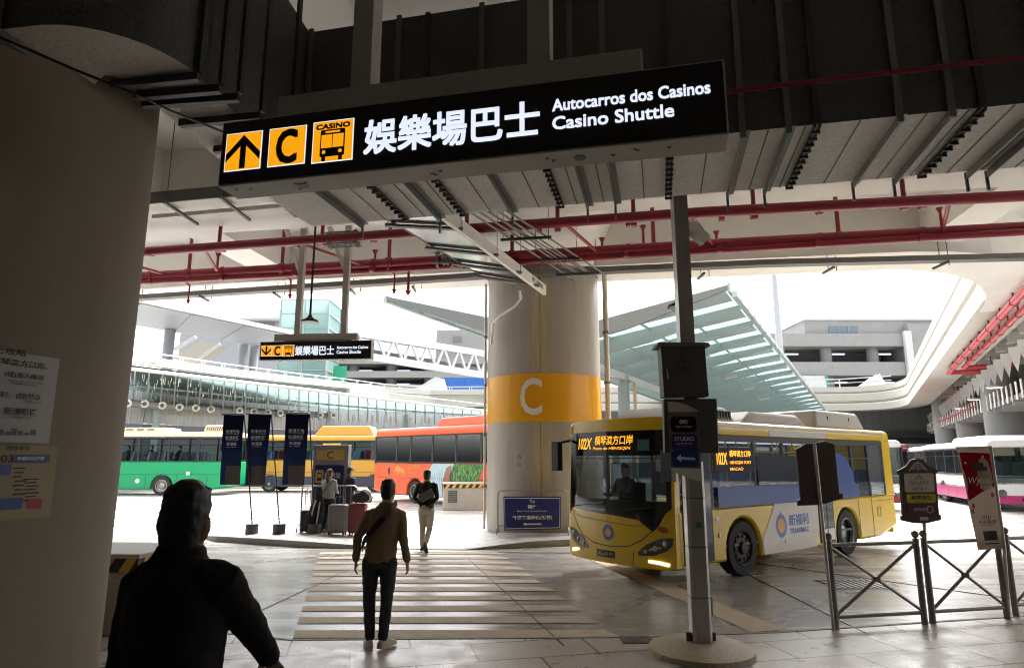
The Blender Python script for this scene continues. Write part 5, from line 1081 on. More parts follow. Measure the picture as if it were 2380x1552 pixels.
k = MB(); ftext(k, 'AB-40-92', .55, .385, .06, .36, .012, .015); obj('lettering', k, mat('plate_pale', (.42, .38, .3), .4), pl, world=False)
k = MB(); fshape(k, [(.04, .84), (.08, .82), (.11, .85), (.13, .9), (.1, .92), (.06, .91)], .006); obj('red_sticker', k, mat('sticker_red', (.4, .07, .02), .4), bus, world=False)
for t0, t1, z0, z1 in ((.9, .55, 1.15, 1.24), (.45, .15, 1.13, 1.2)):
    k = MB(); k.tube([(fx(t0 * BW, z0) - .03, t0 * BW, z0), (fx(t1 * BW, z1) - .03, t1 * BW, z1)], .012, 6); obj('wiper', k, m_black, bus, world=False)
k = MB(); k.tube([(.0, .02, 2.3), (-.25, -.12, 2.25), (-.3, -.14, 2.1)], .025, 8); k.box(-.36, -.24, -.22, -.02, 1.62, 2.1); obj('wing_mirror', k, m_rub, bus, bevel=.03, world=False)
k = MB(); k.tube([(.0, BW - .02, 2.3), (-.2, BW + .12, 2.25)], .025, 8); k.box(-.3, -.18, BW + .0, BW + .18, 1.75, 2.28); obj('wing_mirror', k, m_rub, bus, bevel=.03, world=False)
k = MB(); k.box(.05, .45, .15, BW - .15, .6, 1.22); obj('dashboard', k, m_rub, bus, bevel=.05, world=False)
k = MB(); k.box(.85, .95, 1.35, 1.95, .6, 1.55); k.box(.55, .9, 1.35, 1.95, .95, 1.05); obj('driver_seat', k, m_rub, bus, bevel=.04, world=False)
k = MB(); k.box(1.0, 1.04, 1.2, BW - .1, .55, 1.9); obj('driver_screen', k, m_tintd, bus, world=False)
k = MB(); k.quad((.7, .7, 1.35), (.7, 1.0, 1.35), (.7, 1.0, 1.75), (.7, .7, 1.75)); obj('notice_board', k, m_pan, bus, world=False)
k = MB(); k.box(BL - .01, BL + .03, .1, BW - .1, .3, 1.0); obj('rear_bumper', k, m_by, bus, bevel=.02, world=False)
# roof equipment
p1 = pod(bus, .75, 2.3, .25, BW - .25, BH - .02, .3, m_pod, 'roof_unit', .4); 
k = MB()
for i in range(11): k.box(1.15 + i * .09, 1.2 + i * .09, .27, .3, BH + .05, BH + .2)
for i in range(9): k.box(.80, .84, .45 + i * .17, .53 + i * .17, BH + .02, BH + .07)
obj('louvre', k, m_rub, p1, world=False)
pod(bus, 2.35, 4.85, .2, BW - .2, BH - .02, .26, m_pod, 'roof_unit', .5)
pod(bus, 4.95, 7.3, .12, BW - .12, BH - .02, .4, m_pod, 'battery_cover', .25)
k = MB()
for x in (5.6, 6.6): k.box(x, x + .02, .165, .19, BH + .05, BH + .25)
obj('cover_joint', k, m_rub, bus, world=False)

# ================================================================== butterfly glass canopy behind the C column
gc = thing('glass_canopy', 'pale teal butterfly glass canopy on steel ribs behind the C column', 'canopy', tuple(on(1500, 1130)))
R0, V0, L0 = at(1690, 664, 22.5), at(1296, 772, 26.5), at(900, 690, 31.0)
R1 = at(1921, 957, 66.0); dv_ = R1 - R0; V1 = V0 + dv_ + V((0, 0, .5)); L1 = L0 + dv_
N = 17
def lp(a, b, t): return a + (b - a) * t
k = MB(); k.quad(R0 + V((0, 0, .06)), R1 + V((0, 0, .06)), V1 + V((0, 0, .06)), V0 + V((0, 0, .06))); k.quad(V0 + V((0, 0, .06)), V1 + V((0, 0, .06)), L1 + V((0, 0, .06)), L0 + V((0, 0, .06))); obj('glass_roof', k, m_tealg, gc, fixn=False)
m_ribd = mat('shaded_canopy_steel', (.10, .105, .10), .5, .1, var=.08)  # near rib's shade put into a darker copy of the canopy steel
for i in range(N + 1):
    t = i / N; r, vv, l = lp(R0, R1, t), lp(V0, V1, t), lp(L0, L1, t); td = (dv_).normalized() * .06
    for (e, nm) in ((r, 'rib'), (l, 'rib')):
        k = MB(); pts = [vv + V((0, 0, -.75)), vv, e, e - V((0, 0, .16)), lp(vv, e, .45) - V((0, 0, .62))]
        k.add([p - td for p in pts] + [p + td for p in pts], [(4, 3, 2, 1, 0), (5, 6, 7, 8, 9)] + [(j, (j + 1) % 5, 5 + (j + 1) % 5, 5 + j) for j in range(5)])
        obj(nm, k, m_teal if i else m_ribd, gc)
        if i < N:
            t2 = (i + 1) / N; vv2 = lp(V0, V1, t2); e2 = lp(R0, R1, t2) if nm and e is r else lp(L0, L1, t2)
            k = MB()
            for q in (.2, .45, .7): k.bar(lp(vv, e, q) - V((0, 0, .1)), lp(vv2, e2, q) - V((0, 0, .1)), .05, .1)
            k.add([lp(lp(vv, e, .02), lp(vv2, e2, .02), .5 + o) + V((0, 0, .03)) for o in (-.24, .24)] + [lp(lp(vv, e, .97), lp(vv2, e2, .97), .5 + o) + V((0, 0, .03)) for o in (.24, -.24)], [(0, 1, 2, 3)]); obj('purlin', k, m_teal, gc)
k = MB(); k.bar(R0 + V((.25, 0, -.3)), R1 + V((.25, 0, -.3)), .18, .2); k.bar(R0 + V((.05, 0, -.05)), R1 + V((.05, 0, -.05)), .1, .32); obj('eaves_gutter', k, m_teal, gc)
for i in range(N * 2):
    p = lp(R0, R1, (i + .5) / (N * 2)); k = MB(); k.bar(p + V((.12, 0, -.1)), p + V((.4, -.05, -.42)), .06, .08); obj('gutter_bracket', k, m_whiteb, gc)
k = MB(); k.bar(V0 - V((0, 0, .85)), V1 - V((0, 0, .85)), .35, .3); obj('valley_beam', k, m_whiteb, gc)
k = MB(); k.bar(L0 + V((-.1, 0, -.1)), L1 + V((-.1, 0, -.1)), .2, .3); obj('eaves_beam', k, m_teal, gc)
for t in (.16, .45, .75):
    p = lp(V0, V1, t); k = MB(); k.tube([V((p.x, p.y, 0)), p - V((0, 0, .8))], .3, 16); obj('column', k, m_teal, gc, smooth=40)
    k = MB(); k.tube([V((p.x + .5, p.y - .4, 0)), V((p.x + .5, p.y - .4, p.z - 1.2)), p + V((.1, -.1, -1.0))], .08, 8); obj('rainwater_pipe', k, mat('pipe_gold', (.42, .34, .2), .5), gc, smooth=40)
for t, o in ((.16, .55), (.3, .5), (.42, .5), (.55, .5)):
    p = lp(lp(V0, V1, t), lp(R0, R1, t), .6) - V((0, 0, .7)); k = MB(); k.ob(p, (.3, -.15, .05), (.05, .16, 0), (0, 0, .06)); k.tube([p - V((.3, 0, 0)), p + V((-.42, .1, .3))], .02, 6); obj('floodlight', k, m_case, gc)

# ================================================================== left side of the yard: viaduct with white fence
va = thing('viaduct', 'cream viaduct edge with a white rail fence curving along the left of the yard', 'viaduct', (-22, 40, 0))
vp = [at(*q) for q in ((190, 806, 35.5), (307, 829, 40), (518, 858, 47), (623, 871, 51), (700, 880, 55), (796, 890, 60), (892, 902, 66), (1000, 908, 71), (1140, 907, 72.5), (1300, 907, 72.5))]
k = MB()
for a, b in zip(vp, vp[1:]): k.bar(a - V((0, 0, .22)), b - V((0, 0, .22)), .35, .44)
obj('coping_band', k, m_fascia, va)
k = MB()
for a, b in zip(vp[5:], vp[6:]): k.bar(a + V((.4, .6, -1.1)), b + V((.4, .6, -1.1)), .4, 1.3)
obj('fascia', k, m_fascia, va)
k = MB(); vs = [p + V((0, .4, -.5)) for p in vp] + [p + V((-2.5, 14, -.5)) for p in vp]; n = len(vp); k.add(vs, [(i, i + 1, n + i + 1, n + i) for i in range(n - 1)]); obj('roadway_slab', k, m_conc, va)
for a, b in zip(vp, vp[1:]):
    ln = (b - a).length; m_ = max(1, int(ln / 1.7))
    k = MB(); k.bar(a + V((0, 0, .42)), b + V((0, 0, .42)), .06, .1); k.bar(a + V((0, 0, .1)), b + V((0, 0, .1)), .05, .08); obj('fence_rail', k, m_whiteb, va)
    for i in range(m_):
        p = lp(a, b, i / m_); k = MB(); d = (b - a).normalized() * .12
        for s in (-1, 1): k.bar(p + d * s - V((0, 0, .05)), p + d * s + V((0, 0, .48)), .07, .07, up=(0, 1, 0))
        obj('fence_post', k, m_whiteb, va)
# long canopy below it
lc = thing('glass_canopy', 'long sloping teal glass canopy strung with icicle lights along the left side of the yard', 'canopy', (-20, 42, 0))
fe = [at(*q) for q in ((200, 840, 38.5), (305, 857, 40), (575, 889, 47), (731, 907, 51.5), (900, 929, 56), (1129, 955, 60), (1200, 962, 61))]
be = [at(*q) for q in ((200, 902, 43.5), (305, 915, 45), (575, 942, 52), (731, 954, 56.5), (900, 962, 61), (1129, 969, 65), (1200, 972, 66))]
def along(path, t):
    L_ = [0]
    for a, b in zip(path, path[1:]): L_.append(L_[-1] + (b - a).length)
    s = t * L_[-1]
    for i in range(len(path) - 1):
        if s <= L_[i + 1]: return lp(path[i], path[i + 1], (s - L_[i]) / (L_[i + 1] - L_[i]))
    return path[-1]
k = MB(); n = 40; fp = [along(fe, i / n) for i in range(n + 1)]; bp = [along(be, i / n) for i in range(n + 1)]
k.add([p + V((0, 0, .1)) for p in fp] + [p + V((0, 0, .25)) for p in bp], [(i, i + 1, n + 2 + i, n + 1 + i) for i in range(n)]); obj('glass_roof', k, m_tealg, lc, fixn=False)
for i in range(n + 1):
    a, b = fp[i], bp[i]; d = (along(fe, min(1, i / n + .01)) - along(fe, max(0, i / n - .01))).normalized() * .05
    k = MB(); pts = [a, b, b - V((0, 0, .8)), a - V((0, 0, .15))]; k.add([p - d for p in pts] + [p + d for p in pts], [(3, 2, 1, 0), (4, 5, 6, 7)] + [(j, (j + 1) % 4, 4 + (j + 1) % 4, 4 + j) for j in range(4)]); obj('rib', k, m_teal, lc)
    if i < n and i % 2 == 0: k = MB(); q = lp(b, bp[i + 1], .5); k.lathe([(.12, -.75), (.12, -.25)], q, 10); obj('spotlight', k, m_case, lc)
k = MB(); k.tube(fe, .12, 8); k.tube([p + V((0, .2, .6)) for p in fe], .06, 6); obj('front_pipe', k, m_whiteb, lc)
k = MB(); k.tube([lp(a, b, .5) + V((0, 0, -.2)) for a, b in zip(fe, be)], .08, 6); obj('purlin', k, m_teal, lc)
for t in (.12, .3, .5, .7, .9):
    p = along(be, t); k = MB(); k.tube([V((p.x, p.y, 0)), p], .22, 12); obj('column', k, m_teal, lc)
k = MB(); rnd = random.Random(3)
for i in range(420):
    t = rnd.random(); q = rnd.choice((.12, .26, .4, .54, .68, .82)); p = lp(along(fe, t), along(be, t), q); h_ = rnd.uniform(.15, .5); k.box(p.x - .01, p.x + .01, p.y - .01, p.y + .01, p.z - h_ - .1, p.z - .05)
tag(obj('icicle_lights', k, mat('icicle_white', (.75, .78, .76), .5)), 'white icicle light strings hanging under the long left canopy', 'string lights', kind='stuff')
# wall behind the coaches, with jet nozzles
bw = thing('yard_wall', 'dark corrugated wall below the long left canopy, behind the coaches', 'wall', (-20, 48, 0))
we = [p + V((.2, 1.5, 0)) for p in be]
k = MB()
for a, b in zip(we, we[1:]): k.bar(V((a.x, a.y, 2.2)), V((b.x, b.y, 2.2)), .3, 4.4)
obj('dark_base', k, m_slate, bw)
k = MB()
for a, b in zip(we, we[1:]): k.bar(V((a.x, a.y, (a.z + 4.4) / 2 + .2)), V((b.x, b.y, (b.z + 4.4) / 2 + .2)), .25, max(.5, a.z - 4.2))
obj('panel_band', k, mat('wall_panels', (.36, .37, .38), .6, var=.2, scale=2, stretch=(3, 3, .3)), bw)
k = MB()
for i in range(60): p = along(we, i / 60); k.box(p.x - .03, p.x + .03, p.y - .24, p.y - .14, 4.4, p.z)
obj('panel_ribs', k, m_case, bw)
dj = thing('air_duct', 'grey air duct carrying round white jet nozzles below the left canopy', 'air duct', (-20, 46, 5))
m_jet = mat('nozzle_white', (.72, .72, .70), .4); m_cyl = mat('duct_fabric_grey', (.22, .225, .23), .6, var=.1)
for u, v in ((296, 937), (336, 938), (377, 942), (417, 946), (455, 948), (490, 951), (557, 954), (590, 956), (623, 958), (652, 960), (688, 962), (712, 963), (745, 964), (775, 965)):
    Y = 43.5 + (u - 296) * .029; p = at(u, v, Y); k = MB(); ax_ = V((.35, -1, 0)).normalized()
    k.lathe([(.12, 0), (.25, .0), (.28, .04), (.24, .08), (.14, .03)], p, 20, axis=ax_, caps=False); nz = obj('jet_nozzle', k, m_jet, dj, smooth=40)
    k = MB(); k.lathe([(.13, .02), (.0, .025)], p, 14, axis=ax_); obj('nozzle_throat', k, m_tray, nz)
k = MB(); k.tube([at(u, v, 43.9 + (u - 296) * .029) for u, v in ((200, 930), (296, 937), (377, 942), (455, 948), (557, 954), (652, 960), (775, 965))], .27, 12); obj('duct', k, m_cyl, dj, smooth=40)
# raised kerb lines in the yard
kb = MB(); kb.bar(tuple(on(250, 1137)), tuple(on(880, 1133)), 1.0, .3); tag(obj('yard_kerb', kb, m_fascia), kind='structure')

# ================================================================== footbridge, lift tower, escalator, truss bridge
fb = thing('footbridge', 'grey flat roofed footbridge crossing high behind the left of the yard', 'footbridge', (-20, 55, 8.5))
m_fbg = mat('footbridge_soffit', (.25, .265, .29), .5, var=.05); k = MB()
c4 = [on(230, 686, 12.5), on(692, 783, 12.5), on(622, 809, 12.5), on(230, 741, 12.5)]
k.hexa(c4 + [p + V((0, 0, .35)) for p in c4]); obj('roof_slab', k, m_fbg, fb)
k = MB(); k.bar(c4[0] + V((0, -.1, .25)), c4[1] + V((0, -.1, .25)), .3, .35); obj('white_edge', k, m_whiteb, fb)
for t in (.12, .4, .68, .95): k = MB(); k.bar(lp(c4[0], c4[1], t) - V((0, 0, .02)), lp(c4[3], c4[2], t) - V((0, 0, .02)), .3, .12); obj('soffit_beam', k, m_fbg, fb)
for u, v, Y in ((393, 790, 53), (565, 810, 60), (590, 812, 61)): p = at(u, v, Y); k = MB(); k.tube([V((p.x, p.y, 6)), V((p.x, p.y, 12.45))], .42, 16); obj('column', k, m_fbg, fb, smooth=40)
es = thing('escalator', 'beige enclosed escalator slanting up behind the footbridge columns', 'escalator', tuple(at(420, 830, 64)))
k = MB(); q = [at(399, 832, 64), at(466, 791, 64), at(511, 799, 64), at(457, 838, 64)]; k.hexa(q + [p + V((0, 2.2, 0)) for p in q]); obj('balustrade', k, mat('escalator_beige', (.30, .28, .23), .5, var=.1), es)
k = MB(); k.bar(at(405, 812, 64), at(455, 783, 64), .2, .35); k.bar(at(457, 838, 63.9), at(511, 799, 63.9), .15, .3); obj('handrail', k, m_grey, es)
lt_ = thing('lift_tower', 'teal glass lift tower standing behind the far hanging sign', 'lift tower', tuple(at(700, 900, 74)))
a, b = at(643, 870, 74), at(757, 870, 74); top = at(643, 697, 74).z
k = MB(); x0, x1, y0, y1 = a.x, b.x, 74, 79
for i in range(4):
    z0, z1 = 7 + (top - 7) * i / 4, 7 + (top - 7) * (i + 1) / 4
    k.quad((x0, y0, z0 + .05), (x1, y0, z0 + .05), (x1, y0, z1 - .05), (x0, y0, z1 - .05)); k.quad((x1, y0, z0 + .05), (x1, y1, z0 + .05), (x1, y1, z1 - .05), (x1, y0, z1 - .05)); k.quad((x0, y0, z0 + .05), (x0, y1, z0 + .05), (x0, y1, z1 - .05), (x0, y0, z1 - .05)); k.quad((x0, y1, z0 + .05), (x1, y1, z0 + .05), (x1, y1, z1 - .05), (x0, y1, z1 - .05))
obj('glass_wall', k, frosted('tower_glass', (.24, .34, .33), .4), lt_, fixn=False)
k = MB()
for x in (x0, (x0 + x1) / 2, x1):
    for y in (y0 - .06, y1): k.bar((x, y, 6), (x, y, top), .14, .14, up=(0, 1, 0))
for i in range(9): z = 7 + (top - 7) * i / 8; k.bar((x0, y0 - .06, z), (x1, y0 - .06, z), .1, .1); k.bar((x1 + .05, y0, z), (x1 + .05, y1, z), .1, .1)
obj('steel_frame', k, m_teal, lt_)
k = MB(); k.box(x0 + 2.6, x1 - .6, y0 + 1, y1 - 1, 7, top - .5); obj('lift_shaft', k, m_tower, lt_)
tb = thing('truss_bridge', 'white zigzag truss footbridge left of the C column', 'footbridge', tuple(at(869, 832, 80)))
ta, tb_, ba, bb = at(720, 757, 77), at(1150, 826, 95), at(720, 806, 77), at(1150, 876, 95)
for (p, q, h_) in ((ta, tb_, .9), (ba, bb, .9)): k = MB(); k.bar(p, q, .5, h_); obj('chord', k, m_whiteb, tb)
k = MB(); k.add([ta + V((0, .6, 0)), tb_ + V((0, .6, 0)), tb_ + V((1, 5, 0)), ta + V((1, 5, 0)), ba + V((0, .6, 0)), bb + V((0, .6, 0)), bb + V((1, 5, 0)), ba + V((1, 5, 0))], [(0, 1, 2, 3), (4, 5, 6, 7)]); obj('deck', k, m_fbg, tb, fixn=False)
nz = 11
for i in range(nz):
    k = MB(); a, m_, b = lp(ba, bb, i / nz), lp(ta, tb_, (i + .5) / nz), lp(ba, bb, (i + 1) / nz); k.bar(a, m_, .3, .3); k.bar(m_, b, .3, .3); obj('zigzag_member', k, m_whiteb, tb)
k = MB(); k.bar(ba + V((.5, 4, .8)), bb + V((.5, 4, .8)), .1, 1.2); obj('parapet', k, m_conc, tb)
sr = thing('sloped_roof', 'pale ribbed glass roof sloping up behind the footbridge', 'roof', tuple(at(480, 740, 84)))
q = [at(425, 735, 84), at(545, 692, 84), at(640, 692, 100), at(560, 760, 100)]; q = [at(400, 745, 82), at(470, 692, 88), at(560, 690, 92), at(470, 770, 84)]
k = MB(); k.add(q, [(0, 1, 2, 3)]); obj('glass_roof', k, frosted('pale_roof_glass', (.42, .46, .47), .5), sr, fixn=False)
for i in range(8): k = MB(); k.bar(lp(q[0], q[1], i / 7) - V((0, .1, .1)), lp(q[3], q[2], i / 7) - V((0, .1, .1)), .12, .2); obj('glazing_bar', k, m_whiteb, sr)
q2 = [at(305, 760, 70), at(395, 733, 75), at(440, 745, 78), at(350, 775, 72)]
k = MB(); k.add(q2, [(0, 1, 2, 3)]); obj('lower_glass', k, frosted('pale_roof_glass', (.42, .46, .47), .5), sr, fixn=False)
tm = thing('ferry_terminal', 'grey terminal block with a projecting roof beside the glass lift tower', 'building', tuple(at(600, 760, 100)))
a, b = at(545, 724, 98), at(648, 800, 98); k = MB(); k.box(a.x - 8, b.x, 98, 120, 0, at(545, 732, 98).z); obj('walls', k, m_fbg, tm)
z = at(545, 722, 98).z; k = MB(); k.box(a.x - 9, b.x + .8, 96.5, 121, z - 1.6, z); obj('roof', k, m_whiteb, tm, bevel=.3)
k = MB(); k.box(a.x, b.x - 1, 97.7, 97.99, z - 4.2, z - 2.0); obj('window_band', k, m_slate, tm)

# ================================================================== garages behind
def garage(label, u0, u1, Y, dep, tops, base=0, cols=6, lights=True):
    """concrete car park: tops = [(v_top, v_bottom)] of the solid bands, dark between them"""
    x0, x1 = at(u0, 800, Y).x, at(u1, 800, Y).x; t = thing('parking_garage', label, 'building', ((x0 + x1) / 2, Y, 0))
    zs = [(at(1190, b, Y).z, at(1190, a, Y).z) for a, b in tops]
    for za, zb_ in zs: k = MB(); k.box(x0, x1, Y, Y + dep, za, zb_); obj('concrete_band', k, m_conc, t)
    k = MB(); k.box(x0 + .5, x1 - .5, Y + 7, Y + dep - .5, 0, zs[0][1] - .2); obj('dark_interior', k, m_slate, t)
    for i in range(cols): x = x0 + (x1 - x0) * (i + .4) / cols; k = MB(); k.tube([(x, Y + 2.5, 0), (x, Y + 2.5, zs[0][0])], .9, 14); obj('column', k, m_conc, t, smooth=40)
    if lights:
        for (za, zb_), (zc, zd) in zip(zs, zs[1:]):
            for i in range(cols): x = x0 + (x1 - x0) * (i + .7) / cols; k = MB(); k.box(x - 1.1, x + 1.1, Y + 3, Y + 3.3, za - .9, za - .65); obj('ceiling_lamp', k, e_white, t)
    return t, x0, x1, zs
gt, x0, x1, zs = garage('grey concrete multi storey car park seen over the far parapet on the right', 1780, 2112, 100, 30, ((775, 804), (841, 872), (903, 960)), cols=3)
k = MB(); z0 = at(0, 775, 100).z; z1 = at(0, 741, 100).z; xa = at(1877, 760, 100).x; k.box(xa, x1 + 30, 101, 128, z0 - .2, z1); obj('upper_block', k, m_conc, gt)
k = MB(); k.box(xa - .2, x1 + 30, 100.8, 128, z1, z1 + .5); obj('roof_coping', k, m_whiteb, gt)
k = MB(); xa, xb = at(1932, 760, 100).x, at(2001, 760, 100).x; k.box(xa, xb, 100.9, 101.01, at(0, 773, 100).z, at(0, 755, 100).z); lv = obj('louvre_window', k, mat('louvre_blue_grey', (.13, .17, .21), .5), gt)
k = MB()
for i in range(1, 3): x = xa + (xb - xa) * i / 3; k.box(x - .06, x + .06, 100.8, 100.9, at(0, 773, 100).z, at(0, 755, 100).z)
obj('louvre_mullion', k, m_conc, lv)
k = MB(); k.box(x1, x1 + 30, 99.6, 128, 0, zs[0][1] + 1.5); obj('solid_bay', k, m_conc, gt)
k = MB(); k.box(x1 - .9, x1 + .2, 99.3, 99.9, 0, zs[0][1] + .3); obj('corner_pier', k, m_whiteb, gt)
k = MB(); a, b = at(1867, 905, 98), at(1917, 873, 98); k.box(a.x, b.x, 98, 99.4, a.z, b.z); wc = tag(obj('site_cabin', k, m_whiteb), 'white cabin with a green edge standing on the far upper roadway', 'cabin')
k = MB(); k.box(b.x, b.x + .5, 97.9, 99.5, a.z, b.z); obj('green_edge', k, mat('cabin_green', (.03, .22, .12), .5), wc)
gt2, x0, x1, zs = garage('low grey car park with lit bays behind the viaduct, left of the C column', 690, 1140, 108, 25, ((832, 845), (862, 877), (893, 915)), cols=5)
k = MB(); a, b = at(1013, 822, 112), at(1126, 766, 112); k.box(a.x, b.x, 112, 125, 0, b.z); tw_ = tag(obj('concrete_tower', k, m_conc), 'plain concrete stair tower with one window left of the C column', 'tower')
k = MB(); a, b = at(1052, 794, 111.9), at(1072, 781, 111.9); k.box(a.x, b.x, 111.85, 111.99, a.z, b.z); obj('window', k, m_slate, tw_)
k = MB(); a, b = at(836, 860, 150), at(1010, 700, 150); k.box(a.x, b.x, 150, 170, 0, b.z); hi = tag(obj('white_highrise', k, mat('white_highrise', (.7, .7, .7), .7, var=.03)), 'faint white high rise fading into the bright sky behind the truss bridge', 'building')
k = MB(); a, b = at(1000, 906, 75), at(1180, 878, 75); ho = thing('site_hoarding', 'bright blue corrugated hoarding on the far roadway beside the C column', 'hoarding', tuple(a))
k.box(a.x, b.x, 75, 75.08, a.z, b.z); obj('panel', k, mat('hoarding_blue', (.02, .12, .42), .4), ho)
k = MB()
for i in range(36): x = a.x + (b.x - a.x) * i / 36; k.box(x, x + .09, 74.94, 75, a.z, b.z)
obj('corrugation', k, mat('hoarding_blue_rib', (.02, .12, .42), .4), ho)
k = MB(); a = at(964, 904, 73.5); k.add([a, a + V((3.6, 0, 0)), a + V((3.6, 1.6, 0)), a + V((0, 1.6, 0)), a + V((2.3, 0, 1.4)), a + V((3.2, .4, 1.2)), a + V((3.2, 1.4, 1.2)), a + V((2.3, 1.6, 1.4))], [(3, 2, 1, 0), (4, 5, 6, 7), (0, 1, 5, 4), (1, 2, 6, 5), (2, 3, 7, 6), (3, 0, 4, 7)])
tag(obj('tarpaulin', k, m_whiteb), 'white tarpaulin heap on the far roadway left of the blue hoarding', 'tarpaulin')
k = MB(); a = at(2000, 903, 73.5); k.add([a, a + V((3.2, 0, 0)), a + V((3.2, 1.6, 0)), a + V((0, 1.6, 0)), a + V((1.9, 0, 1.3)), a + V((2.6, .4, 1.7)), a + V((2.6, 1.4, 1.7)), a + V((1.9, 1.6, 1.3))], [(3, 2, 1, 0), (4, 5, 6, 7), (0, 1, 5, 4), (1, 2, 6, 5), (2, 3, 7, 6), (3, 0, 4, 7)])
tag(obj('tarpaulin', k, m_whiteb), 'white tarpaulin heap behind the far railing right of the glass canopy', 'tarpaulin')
gs = thing('direction_sign', 'small green direction sign on a thin post above the viaduct fence', 'sign', tuple(at(790, 905, 76)))
p = at(790, 868, 76); k = MB(); k.box(p.x - .8, p.x + .8, 76, 76.06, p.z - .9, p.z + .9); obj('plate', k, mat('sign_green', (.02, .28, .14), .5), gs); k = MB(); k.tube([p + V((0, .1, -3)), p + V((0, .1, .5))], .06, 6); obj('post', k, m_grey, gs)
rf = thing('roadway_railing', 'white railing along the far parapet of the upper roadway', 'railing', tuple(at(1900, 906, 73)))
fr_ = [(40.5, 69.5), (36.5, 72.6), (28, 73.0), (10, 73.0), (-2, 73.0)]
k = MB()
for a, b in zip(fr_, fr_[1:]): k.bar((*a, 10.75), (*b, 10.75), .08, .12); k.bar((*a, 10.3), (*b, 10.3), .05, .08)
obj('rail', k, m_whiteb, rf)
for i in range(26): q = lp(V((*fr_[1], 0)), V((*fr_[-1], 0)), i / 25); k = MB(); k.bar((q.x, q.y, 9.8), (q.x, q.y, 10.8), .1, .1, up=(0, 1, 0)); obj('railing_post', k, m_whiteb, rf)
mp_ = thing('light_mast', 'tall tapered grey mast rising right of the glass canopy', 'light mast', tuple(on(1824, 1100)))
p0, p1 = at(1824, 960, 85), at(1808, 610, 85); k = MB(); k.tube([V((p0.x, 85, 0)), p0, V((p0.x, 85, p1.z + 6))], [.62, .5, .3], 14); obj('mast', k, mat('mast_grey', (.35, .37, .39), .5), mp_, smooth=40)

# ================================================================== under the right hand roadway
pa, pb = on(2378, 788, 6.9), on(2160, 964, 6.9); m_pen = frosted('pennant_white', (.72, .72, .71), .3); proto = None
n = 26
for i in range(n):
    t = i / (n - 1); p = lp(pa, pb, t)
    if proto is None:
        k = MB(); k.add([(-.13, .18, 0), (.13, -.18, 0), (.15, -.15, -.35), (.04, 0, -1.15), (-.12, .2, -.3), (.06, .1, -.2), (.07, .08, -.6)], [(0, 5, 4), (0, 1, 5), (1, 2, 5), (5, 2, 6), (5, 6, 4), (6, 2, 3), (4, 6, 3)])
        proto = obj('pennant', k, m_pen, smooth=80, fixn=False); o = proto
    else: o = proto.copy(); COL.objects.link(o)
    o.location = p; tag(o, 'white triangular pennant hanging in the row under the right roadway', 'pennant', 'row of white pennants')
k = MB(); k.tube([pa + V((0, 0, .03)), pb + V((0, 0, .03))], .02, 6); tag(obj('pennant_line', k, m_dark), 'thin line carrying the row of white pennants', 'line')
proto = None; e_lamp = emit('lit_ceiling_lamp', (1, .96, .88), 1.3 * EM)
for (u, v) in ((2312, 901), (2265, 929), (2232, 949), (2188, 977), (2166, 987), (2141, 1002), (2110, 1007)):
    p = on(u, v, 5.7)
    if proto is None:
        proto = thing('ceiling_lamp', '', 'ceiling lamp'); k = MB(); k.lathe([(.4, 0), (.38, .08), (.1, .16), (0, .17)], (0, 0, 0), 20); obj('housing', k, m_case, proto, world=False); k = MB(); k.lathe([(.34, -.02), (.36, .0)], (0, 0, 0), 20); obj('lit_disc', k, e_lamp, proto, world=False)
        k = MB(); k.tube([(0, 0, .16), (0, 0, 1.7)], .02, 6); obj('stem', k, m_dark, proto, world=False); o = proto
    else: o = copy_tree(proto)
    o.location = p; tag(o, 'round lit lamp hanging under the right roadway beside the pennants', 'ceiling lamp', 'lit lamps under the right roadway')
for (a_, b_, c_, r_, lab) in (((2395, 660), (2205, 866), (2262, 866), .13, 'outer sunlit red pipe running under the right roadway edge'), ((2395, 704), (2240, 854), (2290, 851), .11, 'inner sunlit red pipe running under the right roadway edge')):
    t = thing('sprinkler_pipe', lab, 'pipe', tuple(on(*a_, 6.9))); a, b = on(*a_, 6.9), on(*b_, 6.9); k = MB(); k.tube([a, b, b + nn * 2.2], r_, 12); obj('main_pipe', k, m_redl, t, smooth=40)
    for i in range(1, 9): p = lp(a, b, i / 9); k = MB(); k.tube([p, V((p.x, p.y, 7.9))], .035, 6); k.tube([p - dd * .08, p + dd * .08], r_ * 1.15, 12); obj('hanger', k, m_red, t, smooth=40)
lsf = thing('slatted_soffit', 'grey lowered ceiling with a fringe of hanging slats under the right roadway', 'ceiling', tuple(on(2300, 950, 4.9)))
a, b = on(2440, 900, 4.9), on(2158, 1003, 4.9); u_ = (b - a).normalized(); pn = V((-u_.y, u_.x, 0)); pn = pn if pn.x > 0 else -pn
k = MB(); k.hexa([a, b, b + pn * 14, a + pn * 14] + [p + V((0, 0, .25)) for p in (a, b, b + pn * 14, a + pn * 14)]); obj('ceiling_panel', k, m_conc, lsf)
for i in range(44): p = lp(a, b, i / 43); k = MB(); k.ob(p + V((0, 0, .4)) - pn * .05, u_ * .16, pn * .02, (0, 0, .45)); obj('slat', k, m_ductb if i % 3 else m_case, lsf)
for i in range(20): p = lp(a, b, i / 19); k = MB(); k.bar(p + pn * .1 - V((0, 0, .1)), p + pn * 13 - V((0, 0, .1)), .18, .2); obj('ceiling_rib', k, m_grey, lsf)
k = MB(); k.tube([lp(a, b, .35) + V((0, 0, .5)) - pn * .1, lp(a, b, .9) + V((0, 0, .5)) - pn * .1], .05, 6); obj('red_pipe', k, m_redl, lsf)
